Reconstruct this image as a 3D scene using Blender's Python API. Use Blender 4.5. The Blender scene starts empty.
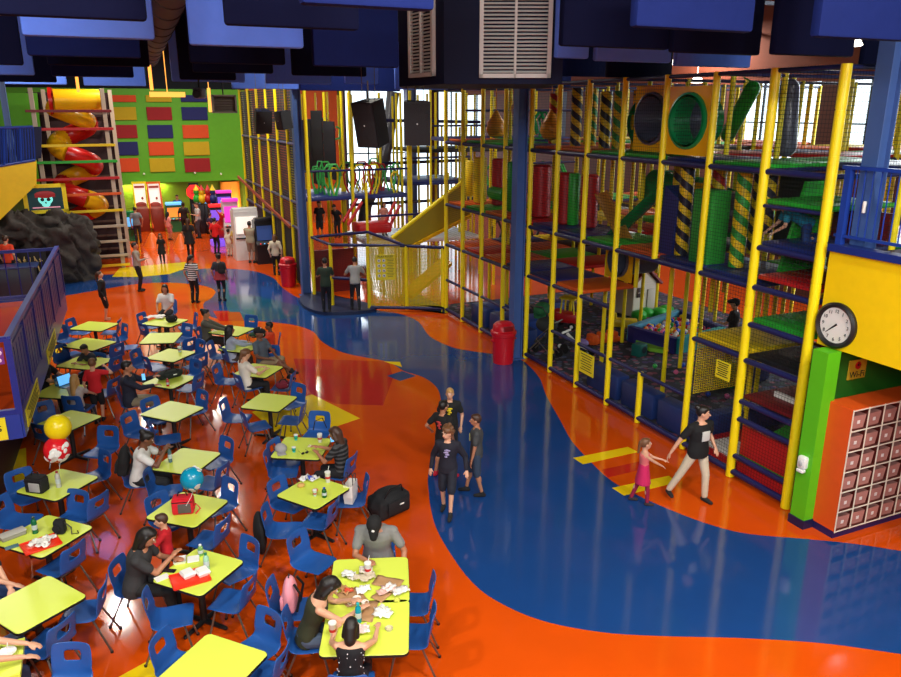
import bpy, bmesh, math, random
from mathutils import Vector, Matrix, Euler
from math import sin, cos, pi, radians as R
random.seed(7)
V = Vector
C = bpy.context.scene.collection
# ------------------------------------------------------------------ camera
# world: Y runs along the play structure's front, X goes into it, origin at its first post
FPX, PITCH, HCAM = 764.0, math.atan(228 / 764.0), 6.1
CAMX, CAMY, YAW = -9.346, -7.822, R(24.0)
cam = bpy.data.objects.new('camera', bpy.data.cameras.new('camera'))
C.objects.link(cam)
cam.data.sensor_width = 36
cam.data.lens = FPX / 901 * 36
cam.data.clip_end = 200
cam.location = (CAMX, CAMY, HCAM)
cam.rotation_euler = (pi / 2 - PITCH, 0, -YAW)
bpy.context.scene.camera = cam
# ------------------------------------------------------------------ world, exposure
w = bpy.data.worlds.new('world'); bpy.context.scene.world = w
w.use_nodes = True
w.node_tree.nodes['Background'].inputs[0].default_value = (0.55, 0.6, 0.75, 1)
w.node_tree.nodes['Background'].inputs[1].default_value = 0.12
vs = bpy.context.scene.view_settings
vs.view_transform = 'Standard'; vs.look = 'None'; vs.gamma = 1; vs.use_curve_mapping = False
vs.exposure = 0.12

def _ray(u, v):
    x = (u - 450.5) / FPX; y = -(v - 338.5) / FPX
    s, c = sin(PITCH), cos(PITCH)
    dx, dy, dz = x, c + y * s, -s + y * c
    cy, sy = cos(YAW), sin(YAW)
    return V((dx * cy + dy * sy, -dx * sy + dy * cy, dz)), V((dx, dy, dz))
def at(u, v, z=0.0):            # the point of height z seen there in the photograph
    d, _ = _ray(u, v); k = (z - HCAM) / d.z
    return V((CAMX + d.x * k, CAMY + d.y * k, z))
def camp(u, v, D):              # the point at horizontal distance D ahead of the camera
    d, l = _ray(u, v); k = D / l.y
    return V((CAMX + d.x * k, CAMY + d.y * k, HCAM + d.z * k))
def onX(u, v, X=0.0):
    d, _ = _ray(u, v); k = (X - CAMX) / d.x
    return V((X, CAMY + d.y * k, HCAM + d.z * k))
def onY(u, v, Y=0.0):
    d, _ = _ray(u, v); k = (Y - CAMY) / d.y
    return V((CAMX + d.x * k, Y, HCAM + d.z * k))
def proj(p):
    x, y, z = p[0] - CAMX, p[1] - CAMY, p[2] - HCAM
    cy, sy = cos(YAW), sin(YAW)
    X, Y = x * cy - y * sy, x * sy + y * cy
    s, c = sin(PITCH), cos(PITCH)
    dep = Y * c - z * s; up = Y * s + z * c
    return 450.5 + FPX * X / dep, 338.5 - FPX * up / dep
def ang(a): return R(a) - YAW   # an angle read in the photograph's plan (0 right, 90 away)

# ------------------------------------------------------------------ lights of the hall
def area(name, loc, size, power, col, rot=(0, 0, 0), sy=None):
    l = bpy.data.lights.new(name, 'AREA'); l.energy = power; l.color = col; l.size = size
    if sy: l.shape = 'RECTANGLE'; l.size_y = sy
    o = bpy.data.objects.new(name, l); o.location = loc; o.rotation_euler = rot; C.objects.link(o)
    return o
area('daylight_right', (10.3, 6, 5.6), 16, 900, (0.9, 0.96, 1.0), (0, R(72), 0), 2.2)
area('daylight_far', (3.5, 36.5, 5.0), 5, 350, (0.92, 0.97, 1.0), (R(-75), 0, 0), 3.0)
area('arcade_glow', (-6.5, 33, 5.9), 4, 130, (1.0, 0.75, 0.5), (0, 0, 0), 4)
# unseen fill lights added high behind the camera to brighten baffles and structure front
area('added_fill_light', (-13, -11.5, 8.4), 8, 900, (0.88, 0.94, 1.0), (R(78), 0, R(-22)), 1.2)
area('added_fill_light', (-2.5, -12.0, 7.9), 5, 420, (0.88, 0.94, 1.0), (R(80), 0, R(-14)), 1.0)
LAMP_W = 235.0

# ------------------------------------------------------------------ materials
def lin(c):
    return tuple(((x / 255) / 12.92 if x / 255 <= 0.04045 else ((x / 255 + 0.055) / 1.055) ** 2.4) for x in c) + (1,)
MATS = {}
def mat(name, rgb, rough=0.5, metal=0.0, var=0.08, scale=6.0, bump=0.0, bscale=60.0, coat=0.0, trans=0.0, emit=None, estr=1.0, alpha=1.0):
    if name in MATS: return MATS[name]
    m = bpy.data.materials.new(name); m.use_nodes = True
    nt = m.node_tree; N = nt.nodes; L = nt.links; b = N['Principled BSDF']
    c = lin(rgb)
    b.inputs['Roughness'].default_value = rough; b.inputs['Metallic'].default_value = metal
    b.inputs['Coat Weight'].default_value = coat
    b.inputs['Transmission Weight'].default_value = trans
    b.inputs['Alpha'].default_value = alpha
    tc = N.new('ShaderNodeTexCoord')
    no = N.new('ShaderNodeTexNoise'); no.inputs['Scale'].default_value = scale; no.inputs['Detail'].default_value = 4
    L.new(tc.outputs['Object'], no.inputs['Vector'])
    mx = N.new('ShaderNodeMix'); mx.data_type = 'RGBA'
    mx.inputs['A'].default_value = tuple(x * (1 - var) for x in c[:3]) + (1,)
    mx.inputs['B'].default_value = tuple(min(1, x * (1 + var)) for x in c[:3]) + (1,)
    L.new(no.outputs['Fac'], mx.inputs['Factor']); L.new(mx.outputs['Result'], b.inputs['Base Color'])
    if bump:
        n2 = N.new('ShaderNodeTexNoise'); n2.inputs['Scale'].default_value = bscale
        L.new(tc.outputs['Object'], n2.inputs['Vector'])
        bp = N.new('ShaderNodeBump'); bp.inputs['Strength'].default_value = bump; bp.inputs['Distance'].default_value = 0.02
        L.new(n2.outputs['Fac'], bp.inputs['Height']); L.new(bp.outputs['Normal'], b.inputs['Normal'])
    if emit:
        b.inputs['Emission Color'].default_value = lin(emit); b.inputs['Emission Strength'].default_value = estr
    MATS[name] = m; return m
def net_mat(name, rgb, cover=0.35, cell=0.05):
    m = bpy.data.materials.new(name); m.use_nodes = True
    nt = m.node_tree; N = nt.nodes; L = nt.links; b = N['Principled BSDF']
    b.inputs['Base Color'].default_value = lin(rgb); b.inputs['Roughness'].default_value = 0.8
    tc = N.new('ShaderNodeTexCoord'); sp = N.new('ShaderNodeSeparateXYZ'); L.new(tc.outputs['UV'], sp.inputs[0])
    outs = []
    for ax in ('X', 'Y'):
        d = N.new('ShaderNodeMath'); d.operation = 'DIVIDE'; L.new(sp.outputs[ax], d.inputs[0]); d.inputs[1].default_value = cell
        f = N.new('ShaderNodeMath'); f.operation = 'FRACT'; L.new(d.outputs[0], f.inputs[0])
        g = N.new('ShaderNodeMath'); g.operation = 'LESS_THAN'; L.new(f.outputs[0], g.inputs[0]); g.inputs[1].default_value = cover
        outs.append(g)
    mx = N.new('ShaderNodeMath'); mx.operation = 'MAXIMUM'; L.new(outs[0].outputs[0], mx.inputs[0]); L.new(outs[1].outputs[0], mx.inputs[1])
    L.new(mx.outputs[0], b.inputs['Alpha'])
    MATS[name] = m; return m
def stripe_mat(name, c1, c2, period=0.3, tilt=0.7):
    m = bpy.data.materials.new(name); m.use_nodes = True
    nt = m.node_tree; N = nt.nodes; L = nt.links; b = N['Principled BSDF']; b.inputs['Roughness'].default_value = 0.45
    tc = N.new('ShaderNodeTexCoord'); sp = N.new('ShaderNodeSeparateXYZ'); L.new(tc.outputs['UV'], sp.inputs[0])
    a = N.new('ShaderNodeMath'); a.operation = 'MULTIPLY_ADD'; L.new(sp.outputs['X'], a.inputs[0]); a.inputs[1].default_value = tilt; L.new(sp.outputs['Y'], a.inputs[2])
    d = N.new('ShaderNodeMath'); d.operation = 'DIVIDE'; L.new(a.outputs[0], d.inputs[0]); d.inputs[1].default_value = period
    f = N.new('ShaderNodeMath'); f.operation = 'FRACT'; L.new(d.outputs[0], f.inputs[0])
    g = N.new('ShaderNodeMath'); g.operation = 'LESS_THAN'; L.new(f.outputs[0], g.inputs[0]); g.inputs[1].default_value = 0.5
    mx = N.new('ShaderNodeMix'); mx.data_type = 'RGBA'; mx.inputs['A'].default_value = lin(c1); mx.inputs['B'].default_value = lin(c2)
    L.new(g.outputs[0], mx.inputs['Factor']); L.new(mx.outputs['Result'], b.inputs['Base Color'])
    MATS[name] = m; return m
def spots_mat(name, base, cols, scale=9.0, rough=0.7, thr=0.32):
    m = bpy.data.materials.new(name); m.use_nodes = True
    nt = m.node_tree; N = nt.nodes; L = nt.links; b = N['Principled BSDF']; b.inputs['Roughness'].default_value = rough
    tc = N.new('ShaderNodeTexCoord'); vo = N.new('ShaderNodeTexVoronoi'); vo.inputs['Scale'].default_value = scale
    L.new(tc.outputs['Object'], vo.inputs['Vector'])
    sp = N.new('ShaderNodeSeparateColor'); L.new(vo.outputs['Color'], sp.inputs[0])
    cr = N.new('ShaderNodeValToRGB'); cr.color_ramp.interpolation = 'CONSTANT'
    el = cr.color_ramp.elements
    while len(el) < len(cols): el.new(0.5)
    for i, c in enumerate(cols): el[i].position = i / len(cols); el[i].color = lin(c)
    L.new(sp.outputs[0], cr.inputs['Fac'])
    g = N.new('ShaderNodeMath'); g.operation = 'LESS_THAN'; L.new(vo.outputs['Distance'], g.inputs[0]); g.inputs[1].default_value = thr
    mx = N.new('ShaderNodeMix'); mx.data_type = 'RGBA'; mx.inputs['A'].default_value = lin(base)
    L.new(g.outputs[0], mx.inputs['Factor']); L.new(cr.outputs['Color'], mx.inputs['B'])
    L.new(mx.outputs['Result'], b.inputs['Base Color'])
    MATS[name] = m; return m
def floor_mat(name, rgb):
    m = mat(name, rgb, 0.10, 0, 0.13, 1.2, 0.02, 2.5)
    b = m.node_tree.nodes['Principled BSDF']; b.inputs['Coat Weight'].default_value = 0.12; b.inputs['Coat Roughness'].default_value = 0.06
    b.inputs['Specular IOR Level'].default_value = 0.5
    return m
YEL = mat('padded_yellow', (250, 224, 12), 0.4, bump=0.15)
NAVY = mat('padded_navy', (22, 27, 84), 0.45, bump=0.15)
PADS = dict(o=mat('pad_orange', (228, 92, 30), 0.4), g=mat('pad_green', (40, 170, 50), 0.4), b=mat('pad_blue', (32, 45, 115), 0.4),
            r=mat('pad_red', (190, 25, 30), 0.4), w=mat('pad_white', (225, 225, 225), 0.4), y=mat('pad_yellow', (235, 200, 20), 0.4),
            k=mat('pad_black', (22, 24, 32), 0.5), m=mat('pad_maroon', (120, 22, 28), 0.45))
STEELB = mat('steel_blue_paint', (66, 96, 156), 0.4)
BLACK = mat('black', (18, 18, 20), 0.5)
CHROME = mat('dull_steel', (130, 125, 118), 0.35, 0.8)
CHAIRB = mat('chair_blue', (34, 84, 156), 0.34, var=0.04)
TABLEY = mat('table_lime', (216, 232, 84), 0.34, var=0.03)
WHITE = mat('white', (235, 235, 230), 0.5)
TUBEY = mat('tube_yellow', (240, 180, 20), 0.25); TUBER = mat('tube_red', (200, 30, 25), 0.25); TUBEG = mat('tube_green', (20, 130, 70), 0.25)
TUBEP = mat('tube_grey', (80, 82, 100), 0.3)
NETK = net_mat('net_black', (20, 22, 26), 0.10, 0.06)
NETY = net_mat('net_yellow', (215, 190, 20), 0.42, 0.045)
NETG = net_mat('net_green', (40, 170, 60), 0.45, 0.05)
SKINS = [mat('skin_a', (214, 160, 130), 0.5, var=.03), mat('skin_b', (178, 120, 90), 0.5, var=.03), mat('skin_c', (120, 76, 54), 0.5, var=.03)]
HAIRS = dict(k=mat('hair_black', (22, 17, 15), 0.5), b=mat('hair_brown', (66, 40, 26), 0.5), y=mat('hair_blond', (190, 145, 85), 0.5), c=mat('hair_chestnut', (110, 72, 44), 0.5))

# ------------------------------------------------------------------ mesh builder
class MB:
    def __init__(s): s.bm = bmesh.new(); s.uv = s.bm.loops.layers.uv.new('UVMap'); s.mi = 0
    def _f(s, vs):
        try: f = s.bm.faces.new(vs); f.material_index = s.mi; return f
        except ValueError: return None
    def box(s, c, d, rot=None, bev=0.0):
        r = bmesh.ops.create_cube(s.bm, size=1.0); vs = r['verts']
        M = Matrix.Translation(V(c)) @ (rot.to_matrix().to_4x4() if isinstance(rot, Euler) else (rot or Matrix.Identity(4))) @ Matrix.Diagonal((d[0], d[1], d[2], 1))
        fs = list({f for v in vs for f in v.link_faces})
        for f in fs: f.material_index = s.mi
        bmesh.ops.transform(s.bm, matrix=M, verts=vs)
        if bev:
            es = list({e for v in vs for e in v.link_edges})
            n = bmesh.ops.bevel(s.bm, geom=es, offset=bev, segments=2, profile=0.5, affect='EDGES')
            for f in n['faces']: f.material_index = s.mi
        return s
    def rings(s, rings, closed=True, cap=True, uvscale=1.0):
        rv = [[s.bm.verts.new(p) for p in r] for r in rings]
        n = len(rv[0]); vv = 0.0
        for i in range(len(rv) - 1):
            dv = (V(rings[i + 1][0]) - V(rings[i][0])).length; uu = 0.0
            for j in range(n if closed else n - 1):
                k = (j + 1) % n; du = (V(rings[i][k]) - V(rings[i][j])).length
                f = s._f((rv[i][j], rv[i][k], rv[i + 1][k], rv[i + 1][j]))
                if f:
                    for l, q in zip(f.loops, ((uu, vv), (uu + du, vv), (uu + du, vv + dv), (uu, vv + dv))): l[s.uv].uv = q
                uu += du
            vv += dv
        if cap and closed: s._f(rv[0][::-1]); s._f(rv[-1])
        return s
    def tube(s, p0, p1, r0, r1=None, seg=12, cap=True):
        p0, p1 = V(p0), V(p1); r1 = r0 if r1 is None else r1
        a = (p1 - p0).normalized(); x = a.orthogonal().normalized(); y = a.cross(x)
        return s.rings([[p + (x * cos(2 * pi * i / seg) + y * sin(2 * pi * i / seg)) * r for i in range(seg)] for p, r in ((p0, r0), (p1, r1))], cap=cap)
    def path(s, pts, r, seg=10, cap=True):
        pts = [V(p) for p in pts]; R_ = r if isinstance(r, (list, tuple)) else [r] * len(pts)
        rings = []; x = None
        for i, p in enumerate(pts):
            t = (pts[min(i + 1, len(pts) - 1)] - pts[max(i - 1, 0)]).normalized()
            if x is None: x = t.orthogonal().normalized()
            x = (x - t * x.dot(t)).normalized(); y = t.cross(x)
            rings.append([p + (x * cos(2 * pi * k / seg) + y * sin(2 * pi * k / seg)) * R_[i] for k in range(seg)])
        return s.rings(rings, cap=cap)
    def cap(s, p0, p1, r0, r1, seg=10, k=3):       # tapered capsule
        p0, p1 = V(p0), V(p1); a = (p1 - p0)
        a = a.normalized() if a.length > 1e-6 else V((0, 0, 1))
        x = a.orthogonal().normalized(); y = a.cross(x); rr = []
        for i in range(k + 1):
            t = pi / 2 * (1 - i / k); rr.append((p0 - a * r0 * sin(t), max(r0 * cos(t), 1e-4)))
        for i in range(k + 1):
            t = pi / 2 * i / k; rr.append((p1 + a * r1 * sin(t), max(r1 * cos(t), 1e-4)))
        return s.rings([[p + (x * cos(2 * pi * j / seg) + y * sin(2 * pi * j / seg)) * r for j in range(seg)] for p, r in rr])
    def ell(s, c, r, rot=None, seg=14, rg=8):
        M = rot.to_matrix().to_4x4() if isinstance(rot, Euler) else (rot or Matrix.Identity(4)); c = V(c); rr = []
        for i in range(rg + 1):
            t = -pi / 2 + pi * i / rg; q = max(cos(t), 1e-3)
            rr.append([c + M @ V((r[0] * q * cos(2 * pi * j / seg), r[1] * q * sin(2 * pi * j / seg), r[2] * sin(t))) for j in range(seg)])
        return s.rings(rr)
    def lathe(s, c, prof, seg=20, rot=None):
        M = rot or Matrix.Identity(4); c = V(c)
        return s.rings([[c + M @ V((r * cos(2 * pi * j / seg), r * sin(2 * pi * j / seg), z)) for j in range(seg)] for r, z in prof])
    def prism(s, poly, h, axis=V((0, 0, 1))):
        n = len(poly); a = [s.bm.verts.new(V(p)) for p in poly]; b = [s.bm.verts.new(V(p) + axis * h) for p in poly]
        fs = [s._f(a[::-1]), s._f(b)]
        for i in range(n): s._f((a[i], a[(i + 1) % n], b[(i + 1) % n], b[i]))
        if n > 4: bmesh.ops.triangulate(s.bm, faces=[f for f in fs if f], ngon_method='EAR_CLIP')
        return s
    def quad(s, a, b, c, d):
        vs = [s.bm.verts.new(V(p)) for p in (a, b, c, d)]; f = s._f(vs)
        w_ = (V(b) - V(a)).length; h_ = (V(d) - V(a)).length
        for l, q in zip(f.loops, ((0, 0), (w_, 0), (w_, h_), (0, h_))): l[s.uv].uv = q
        return s
    def build(s, name, m, parent=None, smooth=True, remesh=0, sm=2, fixn=True):
        if fixn: bmesh.ops.recalc_face_normals(s.bm, faces=s.bm.faces[:])
        me = bpy.data.meshes.new(name); s.bm.to_mesh(me); s.bm.free()
        for q in (m if isinstance(m, (list, tuple)) else [m]): me.materials.append(q)
        if smooth and len(me.polygons):
            me.polygons.foreach_set('use_smooth', [True] * len(me.polygons))
            if not remesh: me.set_sharp_from_angle(angle=R(40))
        o = bpy.data.objects.new(name, me); C.objects.link(o)
        if parent: o.parent = parent
        if remesh:
            q = o.modifiers.new('r', 'REMESH'); q.mode = 'VOXEL'; q.voxel_size = remesh; q.use_smooth_shade = True
            if sm:
                z = o.modifiers.new('s', 'SMOOTH'); z.iterations = sm; z.factor = 0.5
            BAKE.append(o)
        return o
BAKE = []
def bake_all():
    bpy.context.view_layer.update(); dg = bpy.context.evaluated_depsgraph_get()
    for o in BAKE:
        me = bpy.data.meshes.new_from_object(o.evaluated_get(dg)); ms = [x.material for x in o.material_slots]
        o.modifiers.clear(); o.data = me
        if not me.materials:
            for m in ms: me.materials.append(m)
    BAKE.clear()
def tag(o, label, cat, group=None):
    o['label'] = label; o['category'] = cat
    if group: o['group'] = group
    return o
def thing(name, label, cat, loc=(0, 0, 0), rz=0.0, group=None):
    o = bpy.data.objects.new(name, None); C.objects.link(o); o.empty_display_size = 0.2
    o.location = loc; o.rotation_euler = (0, 0, rz); return tag(o, label, cat, group)
def struct(name, mb, m, smooth=False):
    o = mb.build(name, m, smooth=smooth); o['kind'] = 'structure'; return o
def solo(name, mb, m, label, cat, group=None, loc=None, rz=0.0, smooth=True):
    o = mb.build(name, m, smooth=smooth); tag(o, label, cat, group)
    if loc is not None: o.location = loc; o.rotation_euler = (0, 0, rz)
    return o
def copy_tree(o, parent=None):
    c = o.copy(); C.objects.link(c); c.parent = parent
    for ch in KIDS(o): copy_tree(ch, c)
    return c
def KIDS(o): return list(o.children)
def text_mesh(name, body, size, m, parent=None, M=None, align='CENTER', depth=0.002, name2=None):
    cu = bpy.data.curves.new(name, 'FONT'); cu.body = body; cu.size = size; cu.align_x = align; cu.align_y = 'CENTER'; cu.extrude = depth
    t = bpy.data.objects.new('tmp', cu); C.objects.link(t); bpy.context.view_layer.update()
    me = bpy.data.meshes.new_from_object(t.evaluated_get(bpy.context.evaluated_depsgraph_get()))
    bpy.data.objects.remove(t); me.materials.clear(); me.materials.append(m)
    if M is not None: me.transform(M)
    o = bpy.data.objects.new(name, me); C.objects.link(o)
    if parent: o.parent = parent
    return o
def face_mat(origin, right, up):   # matrix putting text's x along right, y along up
    r = V(right).normalized(); u_ = V(up).normalized(); n = r.cross(u_)
    M = Matrix((r, u_, n)).transposed().to_4x4(); M.translation = V(origin); return M
def spline(pts, n=6):
    out = []; N = len(pts)
    for i in range(N):
        p0, p1, p2, p3 = (V(pts[(i + k) % N]) for k in (-1, 0, 1, 2))
        for j in range(n):
            t = j / n
            out.append(0.5 * ((2 * p1) + (p2 - p0) * t + (2 * p0 - 5 * p1 + 4 * p2 - p3) * t * t + (3 * p1 - p0 - 3 * p2 + p3) * t ** 3))
    return out
# ------------------------------------------------------------------ floor
M_FL = [floor_mat('floor_orange', (214, 78, 10)), floor_mat('floor_blue', (26, 66, 128)), floor_mat('floor_red', (188, 36, 26)),
        floor_mat('floor_yellow', (240, 205, 20)), floor_mat('floor_teal', (22, 84, 112))]
fl = MB()
fl.prism([(-26, -14, 0), (12, -14, 0), (12, 40, 0), (-26, 40, 0)], -0.2)
def inlay(px, mi, z, curve=False, n=5):
    P = [at(u, v, 0) for u, v in px]
    if curve: P = spline(P, n)
    fl.mi = mi
    fl.prism([(p.x, p.y, -0.05) for p in P], z + 0.05)
inlay([(20,283),(63,279),(100,275),(140,274),(167,271.5),(187,270),(210,268.5),(233,269),(256,271.6),(273,278),(281,286.6),(290,293),(302,299),(330,304),(370,309),(384,311.5),(400,314),(418,321.5),(430,336.5),(450,346.5),(467,350.5),(493,354),(516,358),(528,365),(540,379),(546,395),(560,420),(571,440),(586,457),(609,479),(636,494.6),(673,511),(711,525),(749,534),(806,539),(855,544),(901,551),(960,560),
       (960,662),(901,654),(880,651),(820,643),(740,638),(660,636),(600,632),(540,620),(495,600),(470,580),(450,553),(437,530),(431,510),(429,495),(428,478),(431,460),(436,440),(441,415),(440,395),(434,384.6),(422,376.7),(404,371),(388,362),(361,356.6),(339,351),(322,341.5),(313,331.7),(297,325.6),(276,322.5),(253,321),(240,320.5),(215,318),(205,311.5),(204,303),(211.5,298),(215,290.5),(200,285),(167,282.6),(137,284),(110,288),(63,296),(20,302)], 1, 0.0015, True)
inlay([(293.5,358.6),(389,361.5),(393,378),(383,405.5),(336,404),(312,394),(300,380)], 2, 0.002)
inlay([(312,394.5),(360,418.4),(326,430),(282,438),(252,412)], 3, 0.003)
inlay([(573,458),(628,447),(638,452),(583,464.4)], 3, 0.003)
inlay([(612,488),(669,475.8),(676.5,482.4),(624,495.7)], 3, 0.003)
inlay([(601,470),(642,461),(648,468),(608,477.5)], 2, 0.0025)
inlay([(384,361.5),(400,362),(402,367)], 3, 0.003)
inlay([(387,376),(402,371),(416,376),(400,381)], 1, 0.0025)
inlay([(213,311),(229,311),(236,321),(219,321)], 2, 0.003)
inlay([(229,312),(240,312),(244,321),(235,321)], 2, 0.0028)
inlay([(232,294),(262,297),(300,306),(296,318),(262,321),(244,311)], 4, 0.002)
inlay([(112,277),(120,268),(186,262),(187,268),(170,274),(140,277)], 3, 0.003)
inlay([(10,452),(26,448),(27,478),(16,486)], 3, 0.003)
inlay([(54,345),(64,340),(68,352),(60,362),(52,360)], 3, 0.003)
inlay([(95,690),(149,660.5),(190,650),(240,690)], 3, 0.003)
inlay([(600,677),(620,690),(900,690),(901,664)], 0, 0.0016)
fo = fl.build('floor', M_FL, smooth=False); fo['kind'] = 'structure'
# ------------------------------------------------------------------ walls and ceiling
GREENW = mat('wall_green_paint', (84, 160, 20), 0.6); ORW = mat('wall_orange_paint', (205, 92, 40), 0.7)
DARK = mat('dark_ceiling', (18, 20, 30), 0.9); YW = mat('yellow_wall_paint', (246, 208, 4), 0.45)
b = MB(); b.box((-7, 13, 9.8), (38.2, 54.2, 0.2)); struct('ceiling', b, DARK)
b = MB(); b.box((-2.85, 38.2, 3.6), (13.5, 0.4, 7.2)); struct('wall_back', b, mat('wall_back_olive', (112, 140, 20), .6))
b = MB(); b.box((-7, 38.2, 8.5), (38, 0.38, 2.6)); struct('wall_back_upper', b, DARK)
b = MB(); b.box((-17.8, 38.2, 3.6), (16.4, 0.4, 7.2)); struct('wall_back_left', b, mat('wall_olive', (70, 90, 24), 0.7))
b = MB(); b.box((8, 38.2, 3.6), (8.2, 0.4, 7.2)); struct('wall_back_right', b, mat('wall_far_maroon', (92, 40, 34), .7))
b = MB(); b.box((-26.1, 13, 4.9), (0.2, 54, 9.8)); struct('wall_left', b, mat('wall_left_paint', (60, 50, 90), 0.8))
b = MB(); b.box((-7, -14.1, 4.9), (38, 0.2, 9.8)); struct('wall_front', b, mat('wall_front_paint', (90, 70, 60), 0.8))
b = MB(); b.box((12.1, 13, 2.2), (0.2, 54, 4.4)); pass; bu = MB(); bu.box((12.1, 13, 8.4), (0.2, 54, 2.8)); struct('wall_right_upper', bu, mat('wall_upper_brown', (120, 56, 34), .8))
for y in (-13, -4, 2.0, 6.2, 10.4, 14.6, 22, 31): b.box((12.1, y, 5.7), (0.2, 1.0 if y > -5 and y < 20 else 8, 2.6))
struct('wall_right', b, mat('wall_right_paint', (96, 52, 44), .7))
GLOW = mat('daylight_glass', (225, 240, 245), 0.2, emit=(215, 238, 250), estr=2.2)
for i, (y0, y1) in enumerate(((-3.5, 1.5), (2.5, 5.7), (6.7, 9.9), (10.9, 14.1), (-9.0, -4.5))):
    b = MB(); b.box((12.12, (y0 + y1) / 2, 5.7), (0.04, y1 - y0, 2.6)); o = struct('window_%d' % (i + 1 if i < 4 else 7), b, GLOW)
    f = MB()
    for k in range(5): f.box((12.07, y0 + (y1 - y0) * k / 4, 5.7), (0.06, 0.05, 2.6))
    f.box((12.07, (y0 + y1) / 2, 5.7), (0.06, y1 - y0, 0.05)); f.build('window_frame', BLACK, o, smooth=False)
# far bright window seen beyond the second play area
p0, p1 = onY(344, 88, 37.9), onY(432, 212, 37.9)
b = MB(); b.box(((p0.x + p1.x) / 2, 37.94, (p0.z + p1.z) / 2), (p1.x - p0.x, 0.04, p0.z - p1.z)); o = struct('window_5', b, GLOW)
f = MB()
for k in range(5): f.box((p0.x + (p1.x - p0.x) * k / 4, 37.9, (p0.z + p1.z) / 2), (0.08, 0.08, p0.z - p1.z))
for k in range(3): f.box(((p0.x + p1.x) / 2, 37.9, p1.z + (p0.z - p1.z) * k / 2), (p1.x - p0.x, 0.08, 0.08))
f.build('window_frame', BLACK, o, smooth=False)
p0, p1 = onY(438, 92, 37.9), onY(500, 205, 37.9)
b = MB(); b.box(((p0.x + p1.x) / 2, 37.94, (p0.z + p1.z) / 2), (p1.x - p0.x, 0.04, p0.z - p1.z)); o = struct('window_6', b, GLOW)
f = MB()
for k in range(6): f.box((p0.x + (p1.x - p0.x) * k / 5, 37.9, (p0.z + p1.z) / 2), (0.08, 0.08, p0.z - p1.z))
f.build('window_frame', BLACK, o, smooth=False)
# orange facing of the back wall behind the second play area, green reveal strip, lit end bay
q0, q1 = onY(246, 100, 37.9), onY(343, 240, 37.9)
b = MB(); b.box(((q0.x + q1.x) / 2, 37.96, 3.9), (q1.x - q0.x, 0.06, 7.8)); struct('wall_back_orange', b, ORW)
a0, a1 = onY(221, 182, 37.5), onY(243, 232, 37.5)
b = MB()
for k in range(5): b.tube((a0.x + 0.2 + k * (a1.x - a0.x - .4) / 4, 37.7, 0.0), (a0.x + 0.2 + k * (a1.x - a0.x - .4) / 4, 37.7, a0.z), 0.24, seg=16)
struct('trim_1', b, mat('fluted_orange', (250, 150, 50), 0.5), smooth=True)
area('wall_washer', (a0.x + 0.6, 37.0, 0.6), 1.0, 45, (1, 0.8, 0.4), (R(150), 0, 0))
q = onY(142, 178, 37.6); zb_ = onY(150, 183, 37.4).z
area('wall_washer', (q.x, 37.75, zb_ - 0.12), 2.5, 60, (0.95, 1.0, 0.3), (R(12), 0, 0), 0.2)
# upper green bulkhead standing proud of the back wall
zb = onY(150, 183, 37.4).z
xl, xr = onY(100, 140, 37.4).x - 5.5, onY(243, 140, 37.4).x
b = MB(); b.box(((xl + xr) / 2, 37.7, (zb + 7.2) / 2), (xr - xl, 0.6, 7.2 - zb)); struct('trim_2', b, GREENW)
b = MB(); b.box((xr + 0.05, 37.35, 3.5), (0.12, 0.12, 7.0)); struct('trim_3', b, YEL)
b = MB(); b.box(((xl + xr) / 2, 37.36, 3.6 / 2), (0.001, 0.001, 0.001))
b.bm.free()
# coloured acoustic panels on the bulkhead: rows of three
PW = dict(r=mat('panel_red', (140, 18, 26), .8), y=mat('panel_yellow', (180, 156, 12), .8), b=mat('panel_blue', (18, 28, 92), .8), o=mat('panel_orange', (200, 70, 24), .8))
CN = dict(r='red', y='yellow', b='blue', o='orange')
rows = [((95, 102), 'oyb'), ((107, 120), 'yrb'), ((125, 138), 'rbo'), ((142, 155), 'boy'), ((158.5, 171.5), 'oyr')]
cols = [(111, 137), (146, 172.5), (181, 208)]
for ri, ((v0, v1), cs) in enumerate(rows):
    for ci, ch in enumerate(cs):
        u0, u1 = cols[ci]; sh = (v0 - 107) * 0.055
        A, B = onY(u0 + sh, v0, 37.38), onY(u1 + sh, v1, 37.38)
        m = MB(); m.box(((A.x + B.x) / 2, 37.365, (A.z + B.z) / 2), (B.x - A.x, 0.07, A.z - B.z), bev=0.02)
        solo('acoustic_panel', m, PW[ch], '%s fabric acoustic panel on the green wall, %s row, %s column' % (CN[ch], ['topmost', 'second', 'third', 'fourth', 'lowest'][ri], ['left', 'middle', 'right'][ci]), 'wall panel', 'acoustic panels on the green wall', smooth=False)
for u, v in ((144, 174), (195, 173), (221, 174)):
    A = onY(u, v, 37.3); m = MB(); m.lathe(A, [(0.001, -.05), (.05, -.03), (.06, 0), (.03, .05), (0.001, .06)], 12); m.tube(A + V((0, 0, .05)), A + V((0, .1, .05)), .015)
    solo('wall_light', m, WHITE, 'small white light under the green bulkhead, %s of three' % {144: 'leftmost', 195: 'middle', 221: 'rightmost'}[u], 'light', 'small bulkhead lights')
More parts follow.
